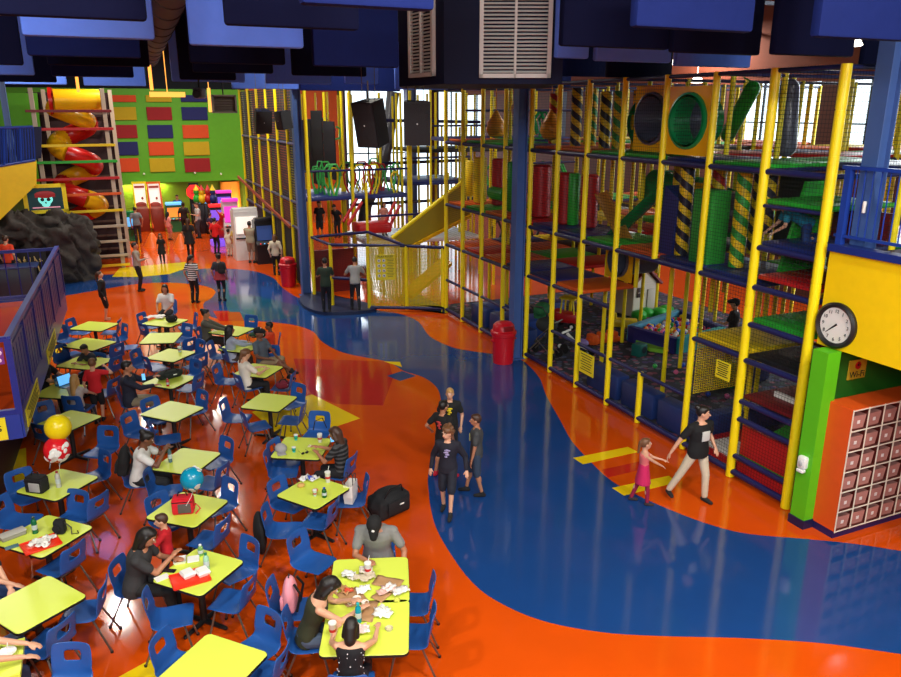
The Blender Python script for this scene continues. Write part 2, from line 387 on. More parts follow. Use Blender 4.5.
# ------------------------------------------------------------------ mezzanine at the right
b = MB(); b.box((0.06, -4.1, 3.5), (0.12, 7.9, 1.4)); struct('wall_right_parapet', b, YW)
b = MB(); b.box((6.1, -7.05, 3.95), (12.0, 13.8, 0.3)); struct('floor_mezzanine', b, mat('mezz_soffit', (60, 40, 70), .7))
b = MB(); b.box((0.05, -4.15, 4.24), (0.22, 8.0, 0.1)); struct('trim_4', b, mat('cap_blue', (24, 44, 120), .4))
b = MB(); b.box((6.05, -0.38, 1.4), (12.0, 0.1, 2.8)); struct('wall_right_lower', b, mat('wall_deep_green', (38, 110, 24), .6))
b = MB(); b.box((-0.14, -0.46, 1.4), (0.26, 0.26, 2.8)); struct('trim_5', b, mat('pillar_green', (90, 190, 20), .5))
b = MB(); b.box((-0.14, -0.46, 0.07), (0.29, 0.29, 0.14)); b.box((5.9, -0.45, 0.07), (11.9, 0.04, 0.14)); struct('baseboard_right', b, mat('base_navy', (16, 22, 66), .5))
RAILB = mat('rail_blue', (28, 60, 150), .35)
t = thing('railing', 'blue metal railing with thin balusters on the yellow mezzanine wall', 'railing', (0.05, -0.2, 4.29))
m = MB(); m.box((0, -3.9, 1.06), (0.08, 7.9, 0.05)); m.build('handrail', RAILB, t, smooth=False)
m = MB(); m.box((0, -3.9, 0.12), (0.05, 7.9, 0.04)); m.build('bottom_rail', RAILB, t, smooth=False)
for k in range(6): m = MB(); m.box((0, -0.05 - k * 1.5, 0.53), (0.09, 0.09, 1.06)); m.build('post', RAILB, t, smooth=False)
for k in range(60):
    m = MB(); m.tube((0, -0.17 - k * 0.125, 0.12), (0, -0.17 - k * 0.125, 1.04), 0.01, seg=6); m.build('baluster', RAILB, t)
m = MB(); m.box((0.0, -0.35, 0.55), (0.05, 0.03, 0.16), bev=.01); m.build('latch', WHITE, t)
# ------------------------------------------------------------------ steel columns
def column(x, y, z0, z1, w_, label):
    t = thing('steel_column', label, 'column', (x, y, z0), 0, 'blue steel columns')
    m = MB()
    for s in (-1, 1): m.box((s * w_ * .45, 0, (z1 - z0) / 2), (w_ * .1, w_, z1 - z0))
    m.box((0, 0, (z1 - z0) / 2), (w_ * .8, w_ * .5, z1 - z0)); m.build('shaft', STEELB, t, smooth=False)
    m = MB(); m.box((0, 0, 0.01), (w_ * 1.5, w_ * 1.5, 0.02)); m.build('base_plate', STEELB, t, smooth=False)
    return t
column(-0.22, 8.6, 0, 8.5, 0.26, 'blue steel column in front of the play structure beside the near red bin')
column(-3.46, 17.6, 0, 8.5, 0.28, 'blue steel column at the corner of the fenced entry, next to the far red bin')
column(5.3, 30.15, 0, 8.5, 0.5, 'blue steel column far back in front of the bright window')
column(0.3, -0.42, 4.1, 9.7, 0.24, 'blue steel column rising behind the railing of the yellow mezzanine')
c = onY(3, 100, 18.0); c = onY(4, 100, 24.4); column(c.x, 24.4, 3.9, 9.7, 0.2, 'dark blue column at the left edge above the yellow wall')
# ------------------------------------------------------------------ raised platform at the left
PZ = 1.5
pa, pb = at(24, 437, PZ - 0.0), at(66, 309, PZ)
px = pa.x; y0, y1 = pa.y, pb.y; FB = mat('fascia_blue', (36, 58, 150), .35, var=.05); SLAT = mat('slat_blue', (28, 44, 132), .35)
px2 = px + (pb.x - pa.x)
def PX(y): return pa.x + (pb.x - pa.x) * (y - y0) / (y1 - y0)
b = MB(); b.prism([(px, y0, PZ), (px2, y1, PZ), (-25.9, y1, PZ), (-25.9, y0, PZ)], 0.3)
struct('floor_platform', b, floor_mat('platform_orange', (196, 66, 14)))
dv = (V((pb.x, pb.y, 0)) - V((pa.x, pa.y, 0))).normalized(); nv = V((dv.y, -dv.x, 0))
def slab(mb, p, q, z0_, z1_, th):
    d = (V(q) - V(p)).normalized(); n = V((-d.y, d.x, 0)) * th / 2
    mb.prism([(p[0] + n.x, p[1] + n.y, z0_), (q[0] + n.x, q[1] + n.y, z0_), (q[0] - n.x, q[1] - n.y, z0_), (p[0] - n.x, p[1] - n.y, z0_)], z1_ - z0_)
b = MB(); slab(b, (px, y0), (px2, y1), PZ, PZ + 0.38, 0.06); slab(b, (px, y0), (-24, y0), PZ, PZ + .38, .06); slab(b, (px2, y1), (-24, y1), PZ, PZ + .34, .06)
struct('trim_6', b, FB)
b = MB(); slab(b, (px - 0.7, y0 + 0.05), (-24, y0 + 0.05), 0, PZ, 0.1); slab(b, (px - .7, y0 + .05), (px2 - .7, y1 - .05), 0, PZ, .1); slab(b, (px2 - .7, y1 - .05), (-24, y1 - .05), 0, PZ, .1)
struct('wall_platform_base', b, mat('wall_dark_print', (20, 16, 28), .5))
t = thing('platform_railing', 'blue railing with solid vertical slats and raised handrail at the left platform edge', 'railing', (px, y0, PZ + .38))
ht = 1.13
ex = (px2 - px, y1 - y0)
m = MB(); L_ = math.hypot(*ex); ns = 60
for k in range(ns):
    s0, s1 = k / ns, (k + 1.0) / ns
    slab(m, (ex[0] * s0, ex[1] * s0), (ex[0] * s1, ex[1] * s1), 0.03, ht - 0.16, 0.03 if k % 2 else 0.045)
m.build('slat_panel', SLAT, t, smooth=False)
m = MB(); slab(m, (0, 0), ex, ht - .03, ht + .03, 0.09); m.build('handrail', FB, t, smooth=False)
m = MB(); slab(m, (0, 0), ex, ht - .19, ht - .13, 0.05); slab(m, (0, 0), ex, 0, .05, .06); m.build('rail', SLAT, t, smooth=False)
for k in range(7):
    m = MB(); m.box((ex[0] * k / 6, ex[1] * k / 6, ht / 2), (0.09, 0.09, ht)); m.build('post', SLAT, t, smooth=False)
t = thing('platform_railing', 'open blue end railing of the platform in front of the person in orange', 'railing', (px2, y1, PZ + .34))
for z in (0.05, ht): m = MB(); m.box((-5, 0, z), (10, 0.07, 0.07)); m.build('rail', SLAT, t, smooth=False)
for k in range(1, 6): m = MB(); m.box((-k * 1.9, 0, ht / 2), (0.08, 0.08, ht)); m.build('post', SLAT, t, smooth=False)
for k in range(40): m = MB(); m.tube((-0.25 * k - .12, 0, .05), (-0.25 * k - .12, 0, ht), 0.012, seg=6); m.build('baluster', SLAT, t)
t = thing('platform_railing', 'near blue railing of the platform cut by the left edge of the photo', 'railing', (px, y0, PZ + .38))
for z in (0.04, ht): m = MB(); m.box((-4, 0, z), (8, 0.07, 0.07)); m.build('rail', SLAT, t, smooth=False)
for k in range(1, 4): m = MB(); m.box((-k * 1.3 + .9, 0, ht / 2), (0.05, 0.05, ht)); m.build('post', SLAT, t, smooth=False)
for k, (s, c1) in enumerate((((0.02), (232, 210, 40)), ((.3), (232, 210, 40)))): pass
SIGNY = mat('sign_yellow', (238, 220, 30), .5); INK = mat('ink', (25, 25, 30), .6); PALE = mat('pale_print', (225, 200, 225), .5)
def fascia_sign(s0, s1, label, lines):
    a_ = V((px + ex[0] * s0, y0 + ex[1] * s0, PZ + .05)); b_ = V((px + ex[0] * s1, y0 + ex[1] * s1, PZ + .05)); off = nv * 0.04
    t = thing('sign', label, 'sign', tuple((a_ + b_) / 2 + off))
    m = MB(); slab(m, tuple((a_ - b_) / 2)[:2], tuple((b_ - a_) / 2)[:2], 0.0, 0.28, 0.015); m.build('board', SIGNY, t, smooth=False)
    for k in range(lines):
        m = MB(); f = .42 - (k % 3) * .08; slab(m, tuple((a_ - b_) * f + nv * .012)[:2], tuple((b_ - a_) * f + nv * .012)[:2], .23 - k * .045, .245 - k * .045, .004); m.build('printed_line', INK, t, smooth=False)
fascia_sign(0.03, 0.22, 'long yellow sign on the blue fascia, nearer the platform corner', 5)
fascia_sign(0.42, 0.62, 'yellow sign on the blue fascia, farther along beside the tables', 5)
t = thing('sign', 'yellow sign ending in the letters es under the near platform corner', 'sign', (px - .19 - 1.0, y0 - .05, PZ + .19))
m = MB(); m.box((.5, 0, 0), (1.0, .02, .34)); m.build('board', SIGNY, t, smooth=False)
text_mesh('lettering', 'es', .2, INK, t, face_mat((.86, -.014, .03), (1, 0, 0), (0, 0, 1)))
# posters hung on the near railing and the dark base wall
t = thing('poster', 'small purple and white flyer on the platform corner post', 'poster', (px - .13, y0 - .06, PZ + 1.28))
m = MB(); m.box((0, 0, 0), (.12, .01, .24)); m.build('sheet', mat('flyer_purple', (120, 40, 130), .5), t, smooth=False)
for dx, dz, r in ((.01, .05, .035), (0, -.06, .03)): m = MB(); m.ell((dx, -.008, dz), (r, .004, r)); m.build('printed_spot', PALE, t)
for k in range(3):
    m = MB(); q = onY(6 + 0 * k, 462 + 24 * k, y0); x_ = px - .95 - .35 * (k % 2)
    t = thing('poster', 'dark poster with white blots on the platform base wall, %s' % ['upper', 'middle', 'lower'][k], 'poster', (x_, y0 - .02, 1.25 - .42 * k))
    m.box((0, 0, 0), (.5, .01, .36)); m.build('sheet', mat('poster_dark', (34, 24, 44), .5), t, smooth=False)
    m = MB(); m.ell((.1, -.008, .03), (.05, .004, .09)); m.ell((-.1, -.008, -.05), (.07, .004, .04)); m.build('printed_spot', WHITE, t)
# ------------------------------------------------------------------ upper mezzanine at far left: yellow stair wall, railing
ys = 22.6
W = lambda u, v: onY(u, v, ys)
b = MB(); P = [W(-30, 173), W(36, 161), W(36, 185), W(0, 220), W(-30, 245)]; b.prism(P, 0.25, V((0, 1, 0))); struct('wall_left_yellow', b, YW)
t = thing('railing', 'blue barred railing above the yellow wall at the left edge', 'railing', tuple(W(36, 161)))
o_ = W(36, 161)
A, B = W(-30, 129) - o_, W(33, 127) - o_; A2, B2 = W(-30, 171) - o_, W(35, 160) - o_
for p, q in ((A, B), (A2, B2)): m = MB(); m.tube(p, q, .05, seg=8); m.build('rail', RAILB, t)
for k in range(24):
    s = k / 23; m = MB(); m.tube(A.lerp(B, s), A2.lerp(B2, s), 0.022 if k % 6 else .05, seg=6); m.build('baluster' if k % 6 else 'post', RAILB, t)
b = MB(); P = [W(-60, 90), W(27, 90), W(31, 130), W(-60, 132)]; b.prism([p + V((0, 5, 0)) for p in P], .1, V((0, 1, 0))); struct('wall_left_green', b, GREENW)
b = MB(); P = [W(-60, 130), W(37, 128), W(37, 162), W(-60, 180)]; b.prism([p + V((0, 2.5, 0)) for p in P], .1, V((0, 1, 0))); struct('wall_left_navy', b, mat('mezz_navy', (24, 30, 70), .7))
# ------------------------------------------------------------------ hanging acoustic baffles
BSHADED = mat('baffle_painted_shaded', (5, 10, 44), .85, bump=.3, bscale=9); BHALF = mat('baffle_painted_half_lit', (15, 30, 88), .8, bump=.4, bscale=8); BLIT = mat('baffle_painted_lit', (92, 132, 240), .75, bump=.5, bscale=7)  # one blue fabric; its lit and shaded looks are painted as separate tones
for q_ in (BSHADED, BHALF, BLIT): q_.node_tree.nodes['Principled BSDF'].inputs['Specular IOR Level'].default_value = .15
BMAT = dict(n=BSHADED, m=BHALF, r=BLIT); BW = dict(n='shade-painted near-black blue', m='half-shade-painted deep blue', r='light-painted bright blue')
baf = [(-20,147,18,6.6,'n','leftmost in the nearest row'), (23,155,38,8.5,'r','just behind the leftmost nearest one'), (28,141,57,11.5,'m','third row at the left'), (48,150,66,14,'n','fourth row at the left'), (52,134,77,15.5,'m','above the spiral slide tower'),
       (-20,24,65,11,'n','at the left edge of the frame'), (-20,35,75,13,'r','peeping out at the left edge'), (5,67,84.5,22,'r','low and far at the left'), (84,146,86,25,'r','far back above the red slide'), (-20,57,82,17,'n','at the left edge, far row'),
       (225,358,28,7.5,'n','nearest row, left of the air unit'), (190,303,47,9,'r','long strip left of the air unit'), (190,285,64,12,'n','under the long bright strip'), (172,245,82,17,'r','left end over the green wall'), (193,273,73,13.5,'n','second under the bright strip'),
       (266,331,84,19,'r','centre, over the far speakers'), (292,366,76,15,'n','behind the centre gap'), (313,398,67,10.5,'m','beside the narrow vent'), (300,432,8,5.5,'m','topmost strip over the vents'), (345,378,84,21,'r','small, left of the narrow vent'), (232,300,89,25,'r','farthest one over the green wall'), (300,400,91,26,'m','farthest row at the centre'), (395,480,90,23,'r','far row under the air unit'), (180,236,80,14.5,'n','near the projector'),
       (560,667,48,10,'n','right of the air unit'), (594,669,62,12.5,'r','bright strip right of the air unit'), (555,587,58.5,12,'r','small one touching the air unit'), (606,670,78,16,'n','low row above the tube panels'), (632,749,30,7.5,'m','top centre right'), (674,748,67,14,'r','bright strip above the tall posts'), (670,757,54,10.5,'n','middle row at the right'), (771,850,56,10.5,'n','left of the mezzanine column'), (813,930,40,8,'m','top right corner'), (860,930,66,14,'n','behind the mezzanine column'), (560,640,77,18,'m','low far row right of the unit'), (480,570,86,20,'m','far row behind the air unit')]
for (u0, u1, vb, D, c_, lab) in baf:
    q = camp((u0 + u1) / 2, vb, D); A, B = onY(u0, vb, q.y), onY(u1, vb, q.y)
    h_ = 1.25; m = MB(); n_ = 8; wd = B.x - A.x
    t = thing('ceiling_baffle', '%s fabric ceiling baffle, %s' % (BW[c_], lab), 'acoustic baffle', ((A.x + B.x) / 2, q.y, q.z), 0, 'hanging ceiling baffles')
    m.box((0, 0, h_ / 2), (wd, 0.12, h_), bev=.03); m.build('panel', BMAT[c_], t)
    for s in (-.4, .4): m = MB(); m.tube((s * wd, 0, h_), (s * wd, 0, 9.7 - q.z), .008, seg=5); m.build('hanger', BLACK, t)
# ------------------------------------------------------------------ ceiling joists, duct, lamps
for k, y in enumerate((2.0, 8.0, 14.0, 20.0, 26.0)):
    m = MB(); ms = []
    m.box((-7, y, 8.7), (37.8, .08, .08)); m.box((-7, y, 9.5), (37.8, .08, .08))
    for j in range(50): m.tube((-25.5 + j * .75, y, 8.7), (-25.1 + j * .75, y, 9.5), .015, seg=5); m.tube((-25.1 + j * .75, y, 9.5), (-24.75 + j * .75, y, 8.7), .015, seg=5)
    o = struct('trim_%d' % (10 + k), m, mat('joist_grey', (60, 66, 84), .6))
t = thing('air_duct', 'long round grey spiral duct running under the ceiling at the left', 'duct', (0, 0, 0))
a_, b_ = camp(178, -40, 9), camp(149, 58, 24); m = MB(); m.tube(a_, b_, .26, .26, seg=24); m.build('pipe', mat('duct_grey', (66, 74, 92), .7), t)
for k in range(12): p = a_.lerp(b_, (k + .5) / 12); d = (b_ - a_).normalized(); m = MB(); m.tube(p - d * .03, p + d * .03, .275, seg=24); m.build('seam', mat('duct_seam', (50, 52, 62), .6), t)
LG = mat('lamp_glow', (255, 250, 235), .4, emit=(255, 244, 225), estr=6.0)
def lamp_at(x, y, lab, z=9.1, pw=None, big=.5):
    t = thing('ceiling_lamp', lab, 'lamp', (x, y, z), 0, 'square ceiling lamps')
    m = MB(); m.box((0, 0, .08), (big * 1.2, big * 1.2, .12), bev=.02); m.build('housing', BLACK, t)
    m = MB(); m.box((0, 0, .005), (big, big, .02)); m.build('lens', LG, t)
    m = MB(); m.tube((0, 0, .14), (0, 0, 9.7 - z), .012, seg=6); m.build('hanger', BLACK, t)
    l = bpy.data.lights.new('lamp_light', 'AREA'); l.energy = pw or LAMP_W; l.color = (1, .93, .82); l.size = big
    o = bpy.data.objects.new('lamp_light', l); C.objects.link(o); o.parent = t; o.location = (0, 0, -.02)
refl = [(228, 505), (216, 402), (120, 612), (382, 566), (690, 478), (150, 425), (300, 497), (270, 332), (650, 478), (165, 470)]
for k, (u, v) in enumerate(refl):
    g = at(u, v, 0); f = 9.1 / HCAM; x = g.x + (g.x - CAMX) * f; y = g.y + (g.y - CAMY) * f
    lamp_at(min(x, 11), min(y, 33), 'square ceiling lamp over the hall, reflecting on the floor', big=.34)
lamp_at(-11.5, -7, 'added square lamp over the hall behind the camera'); lamp_at(-13.5, 15.0, 'added square lamp over the hall above the slide tower', pw=330); lamp_at(-13, -2, 'added square lamp over the hall left of the camera', pw=380); lamp_at(-5, -9, 'added square lamp over the hall right of the camera', pw=420); lamp_at(-7, -5, 'added square lamp over the hall nearest the camera', pw=380); lamp_at(-2, -6, 'added square lamp over the hall near the right mezzanine', pw=380)  # added out-of-view lamps that brighten the hall and its left side
for k, (u, v, D) in enumerate(((1, 14, 15), (852, 45, 13), (674, 64, 22), (697, 82, 20))):
    q = camp(u, v, D); m = MB(); m.lathe(q, [(.001, .12), (.1, .1), (.16, 0), (.13, -.02), (.001, -.03)], 16); m.tube(q, (q.x, q.y, 9.69), .012, seg=6)
    solo('spot_lamp', m, LG, 'glowing round spot lamp among the baffles, ' + ['left edge', 'right by the mezzanine column', 'above the tube panel', 'above the tall posts'][k], 'lamp', 'glowing round spots')
# ------------------------------------------------------------------ hanging air unit with louvred grilles
UB = mat('unit_navy', (13, 20, 50), .7); UB.node_tree.nodes['Principled BSDF'].inputs['Specular IOR Level'].default_value = .2; GR = mat('grille_cream', (200, 200, 196), .5)
t = thing('air_unit', 'huge dark navy hanging air unit with two cream louvred grilles', 'air conditioner', (0, 0, 0))
def un_(u, v, D): return camp(u, v, D)
D0 = 12.0
fl_, fr_ = un_(444, 84, D0), un_(562, 84, D0); zb = fl_.z; rt = (fr_ - fl_).normalized(); fw = V((-rt.y, rt.x, 0))
left_back = fl_ + (-rt * .75 + fw * 1.3); rb_ = fr_ + fw * 2.6; lb_ = left_back + fw * 1.3
m = MB(); m.prism([(p.x, p.y, zb) for p in (fl_, fr_, rb_, lb_, left_back)], 2.4); m.build('housing', UB, t, smooth=False)
def grille(o_, right, w_, h_, z0, n):
    nrm = V((right.y, -right.x, 0)); c_ = o_ + right * w_ / 2 + nrm * .03
    M0 = Matrix((right, -nrm, V((0, 0, 1)))).transposed().to_4x4(); M0.translation = V((c_.x, c_.y, z0))
    m = MB()
    for s in (-1, 0, 1): m.box((s * (w_ / 2 - .03 * abs(s)), 0, h_ / 2), (.06 if s else .035, .06, h_))
    for s in (0.03, h_ - .03): m.box((0, 0, s), (w_, .06, .06))
    o = m.build('grille_frame', GR, t, smooth=False); o.matrix_local = M0
    m = MB()
    for k in range(n): m.box((0, .0, .06 + (h_ - .1) * (k + .5) / n), (w_ - .1, .035, .010), rot=Euler((R(40), 0, 0)))
    m.mi = 0; o2 = m.build('louvre', GR, o, smooth=False)
gl = un_(479, 78, D0 - .01); grille(V((gl.x, gl.y, 0)), rt, (fr_ - fl_).length * 71 / 118, 1.35, un_(479, 78, D0).z, 24)
dl = (fl_ - left_back).normalized(); grille(left_back + dl * .45, dl, .8, 1.15, zb + .12, 21)
m = MB(); m.box((0, 0, 0), (1.5, 1.5, 1.2)); 
o = m.build('duct_stub', UB, t, smooth=False); o.location = ((fl_ + rb_) / 2) + V((0, 0, 2.6))
# ------------------------------------------------------------------ main play structure
PS = thing('play_structure', 'huge yellow-posted indoor climbing structure with coloured decks along the right side', 'play structure', (0, 0, 0))
YB = [0, 1.22, 2.45, 3.67, 4.9, 6.1, 7.25, 8.45, 9.75, 11.05, 12.3, 13.5]
XB = [0, 1.5, 3.0, 4.6, 6.2, 7.8]
LV = [2.18, 3.4, 5.22]
TOP = 6.72
def post(x, y, z0, z1, r=.06, m_=None):
    m = MB(); n = max(2, int((z1 - z0) / .6)); pts = []; rr = []
    for k in range(n):
        za, zb_ = z0 + (z1 - z0) * k / n, z0 + (z1 - z0) * (k + 1) / n
        pts += [(x, y, za + .012), (x, y, zb_ - .012)]; rr += [r, r]
        if k < n - 1: pts += [(x, y, zb_ - .01), (x, y, zb_ + .01)]; rr += [r * .9, r * .9]
    pts = [p for p in pts]; m.path(pts, rr, seg=12); return m.build('post', m_ or YEL, PS)
def rail(a, b, r=.05, m_=None):
    m = MB(); m.path([V(a), V(a).lerp(V(b), .5), V(b)], r, seg=10); return m.build('rail', m_ or NAVY, PS)
def deck(x0, x1, y0_, y1_, z, c_):
    m = MB(); m.box(((x0 + x1) / 2, (y0_ + y1_) / 2, z + .04), (x1 - x0 - .06, y1_ - y0_ - .06, .08), bev=.02); return m.build('deck', PADS[c_], PS)
for i, y in enumerate(YB):
    if i == 3: post(0, y, 3.4, TOP); post(0, y + .15, 0, 1.1); continue
    if i == 11: post(0, y, 0, TOP); continue
    post(0, y, 0, TOP, .075 if i < 2 else .06)
for ix, x in enumerate(XB[1:]):
    for i, y in enumerate(YB):
        if 2 < i < 10 and ix < 4:
            if i % 2 == (ix % 2): post(x, y, 0, TOP, .05)
            else: post(x, y, 2.2, TOP, .05)
        elif i % 2 == 0 or ix < 1: post(x, y, 0, TOP, .05)
# front rails level by level
for i in range(11):
    ya, yb = YB[i], YB[i + 1]
    for z in (5.2, 3.38): rail((0, ya, z), (0, yb, z))
    if i >= 4: rail((0, ya, 2.16), (0, yb, 2.16))
    if i >= 2 and i != 6: rail((0, ya, 1.06), (0, yb, 1.06), .042)
    rail((0, ya, .12), (0, yb, .12), .055)
    rail((0, ya, TOP - .05), (0, yb, TOP - .05), .035)
for i in range(0, 12, 1):
    if i % 2 == 0 or i < 3:
        for z in (5.2, 3.38): rail((0, YB[i], z), (7.8, YB[i], z), .04)
        rail((0, YB[i], TOP - .05), (7.8, YB[i], TOP - .05), .03)
cols5 = 'ggbbgoobggob'; cols3 = 'rrboogbroogr'; cols2 = 'xxxxbobrrogg'
cols5 = 'ggbggoobggob'; cols3 = 'rbbogbbrogor'; cols2 = 'xxxxxobborog'
NMAP = 'rgobkyorg'
for i in range(11):
    ya, yb = YB[i], YB[i + 1]
    if i > 0: deck(.05, 1.5, ya, yb, 5.22, cols5[i])
    deck(.05, 1.5, ya, yb, 3.4 if i else 3.5, cols3[i])
    if cols2[i] != 'x': deck(.05, 1.5, ya, yb, 2.18, cols2[i])
    for ix in range(1, 5):
        c1 = NMAP[(i * 5 + ix * 3) % 9]
        if (i + ix) % 3 != 0: deck(XB[ix], XB[ix + 1], ya, yb, 5.22, c1)
        if (i * 2 + ix) % 4 != 1: deck(XB[ix], XB[ix + 1], ya, yb, 3.4, NMAP[(i * 7 + ix) % 9])
        if (i > 6 or i < 1) and ix < 4: deck(XB[ix], XB[ix + 1], ya, yb, 2.18, NMAP[(i + ix * 2) % 9])
# the nearest bay: a ladder of short levels
ya, yb = YB[0], YB[1]
for z, c_ in ((4.68, 'g'), (4.02, 'b'), (2.76, 'g'), (2.14, 'k'), (1.42, 'm'), (1.1, 'y')):
    rail((0, ya, z), (0, yb, z), .05 if z != 4.68 else .03)
    if z > 1.2: deck(.05, 1.5, ya, yb, z + .02, c_)
rail((0, ya, .42), (0, yb, .42)); rail((0, YB[1], 2.18), (0, YB[2], 2.18)); deck(.05, 1.4, YB[1], YB[2], 2.2, 'y')
def panel(pts, th, m_, name='panel', ax=V((1, 0, 0))):
    m = MB(); m.prism([V(p) for p in pts], th, ax); return m.build(name, m_, PS, smooth=False)
panel([(.08, ya + .08, .45), (.08, yb - .08, .45), (.08, yb - .08, .98), (.08, ya + .08, .98)], .08, PADS['r'])
panel([(.06, ya + .08, .06), (.06, yb - .08, .06), (.06, yb - .08, .36), (.06, ya + .08, .36)], .08, PADS['r'])
m = MB(); m.prism([(.1, ya + .05, .4), (1.4, ya + .05, .75), (1.4, yb - .05, .75), (.1, yb - .05, .4)], .1); m.build('ramp', PADS['g'], PS, smooth=False)
m = MB(); m.prism([(.2, yb + .1, .06), (1.5, yb + .1, .06), (1.5, YB[2] - .05, .06), (.2, YB[2] - .05, .06)], .12); m.build('mat', PADS['r'], PS, smooth=False)
m = MB(); m.prism([(.25, yb + .15, .18), (.9, yb + .15, .18), (.9, YB[2] - .25, .18), (.25, YB[2] - .25, .18)], .01); m.build('mat_print', PADS['w'], PS, smooth=False)
m = MB(); m.box((.5, .62, 1.56), (.06, .6, .1)); m.build('notice', WHITE, PS, smooth=False)
# nets
def net(pts, m_=NETK):
    m = MB(); m.quad(*pts); return m.build('net', m_, PS, smooth=False, fixn=False)
net([(.02, YB[0], .1), (.02, YB[2], .1), (.02, YB[2], TOP), (.02, YB[0], TOP)])
net([(.02, YB[2], 3.4), (.02, YB[6], 3.4), (.02, YB[6], TOP), (.02, YB[2], TOP)])
net([(.02, YB[6], 2.2), (.02, YB[11], 2.2), (.02, YB[11], TOP), (.02, YB[6], TOP)])
net([(0, YB[0] + .02, .1), (7.8, YB[0] + .02, .1), (7.8, YB[0] + .02, TOP), (0, YB[0] + .02, TOP)])
net([(1.5, ya, 1.2), (1.5, yb, 1.2), (1.5, yb, 2.1), (1.5, ya, 2.1)], NETY)
net([(.1, YB[2] - .03, 1.1), (1.4, YB[2] - .03, 1.1), (1.4, YB[2] - .03, 2.2), (.1, YB[2] - .03, 2.2)], NETY)
# yellow square panels with round tube mouths at the top level
def tube_panel(y0_, y1_, z0_, z1_, x, r, inner, name='tube_panel', pm=None, ln=.9):
    cy, cz = (y0_ + y1_) / 2, (z0_ + z1_) / 2; n = 32; m = MB()
    def sq(a):
        c_, s_ = cos(a), sin(a); k = 1 / max(abs(c_), abs(s_)); return (cy + c_ * k * (y1_ - y0_) / 2, cz + s_ * k * (z1_ - z0_) / 2)
    for k in range(n):
        a0, a1 = 2 * pi * k / n + pi / 4, 2 * pi * (k + 1) / n + pi / 4
        A, B = sq(a0), sq(a1); c0 = (cy + r * cos(a0), cz + r * sin(a0)); c1 = (cy + r * cos(a1), cz + r * sin(a1))
        m.prism([(x, A[0], A[1]), (x, B[0], B[1]), (x, c1[0], c1[1]), (x, c0[0], c0[1])], .06, V((1, 0, 0)))
    p = m.build(name, pm or TUBEY, PS, smooth=False)
    m = MB(); rg = []
    for t_, rr in ((0, r * 1.1), (-.04, r * 1.08), (-.05, r), (ln, r), (ln, r - .03), (-.05, r - .04)):
        rg.append([(x + t_, cy + rr * cos(2 * pi * j / n), cz + rr * sin(2 * pi * j / n)) for j in range(n)])
    m.rings(rg, cap=False); m.build('tube', inner, p)
    return p
tube_panel(YB[2] + .1, YB[3] - .08, 5.35, 6.5, .0, .44, TUBEG, ln=.4)
tube_panel(YB[3] + .12, YB[4] - .1, 5.35, 6.55, .18, .44, TUBEP)
tube_panel(YB[4] + .25, YB[5] - .25, 5.32, 6.4, .9, .42, TUBEG)
tube_panel(YB[3] + .05, YB[4] - .25, 3.5, 4.7, 1.6, .42, TUBEP)
tube_panel(YB[5] + .1, YB[6] - .1, 2.3, 3.2, 1.4, .36, TUBEP)
# long tube slides weaving behind
def slide_tube(pts, r, m_, name='tube_slide', seg=22, ribs=True):
    P = []
    for i in range(len(pts) - 1):
        p0 = V(pts[max(i - 1, 0)]); p1 = V(pts[i]); p2 = V(pts[i + 1]); p3 = V(pts[min(i + 2, len(pts) - 1)])
        for j in range(7):
            t = j / 7; P.append(.5 * ((2 * p1) + (p2 - p0) * t + (2 * p0 - 5 * p1 + 4 * p2 - p3) * t * t + (3 * p1 - p0 - 3 * p2 + p3) * t ** 3))
    P.append(V(pts[-1])); m = MB(); m.path(P, r, seg=seg); o = m.build(name, m_, PS)
    m = MB()
    for k in range(3, len(P) - 1, 5):
        d = (P[k + 1] - P[k]).normalized(); m.tube(P[k] - d * .04, P[k] + d * .04, r * 1.07, seg=seg)
    m.build('tube_flange', m_, o)
    return o
slide_tube([(2.2, 6.6, 4.4), (2.4, 5.6, 4.3), (2.5, 4.6, 4.1), (2.3, 3.9, 4.0)], .42, TUBEG)
slide_tube([(4.0, 1.4, 2.0), (4.2, .4, 1.7), (5.5, -.1, 1.7), (6.8, .4, 1.5)], .45, TUBEG)
# open chute slide, striped crawl posts, rollers, punch bags
m = MB(); a_, b_ = onX(607, 240, .9), onX(660, 190, 1.2)
def chute(a_, b_, wd, m_):
    d = (b_ - a_); s = V((-d.y, d.x, 0)).normalized(); up = V((0, 0, 1)); m = MB(); rg = []
    for p in (a_, b_): rg.append([p + s * (wd * cos(t)) - up * (wd * .6 * sin(t)) for t in [pi * k / 10 for k in range(11)]] + [p + s * ((wd - .04) * cos(t)) - up * ((wd * .6 - .04) * sin(t)) for t in [pi * k / 10 for k in range(10, -1, -1)]])
    m.rings(rg); return m.build('chute_slide', m_, PS)
chute(a_, b_, .26, TUBEG); chute(onX(628, 245, .6), onX(600, 190, 1.0), .18, mat('tan_pad', (200, 140, 50), .5))
SYK = stripe_mat('stripe_yellow_black', (235, 200, 20), (24, 26, 50)); SRY = stripe_mat('stripe_red_yellow', (200, 40, 30), (235, 200, 20)); SGY = stripe_mat('stripe_green_yellow', (40, 150, 60), (235, 200, 20))
def spost(x, y, z0, z1, m_, r=.13): m = MB(); m.tube((x, y, z0), (x, y, z1), r, seg=16); m.build('striped_post', m_, PS)
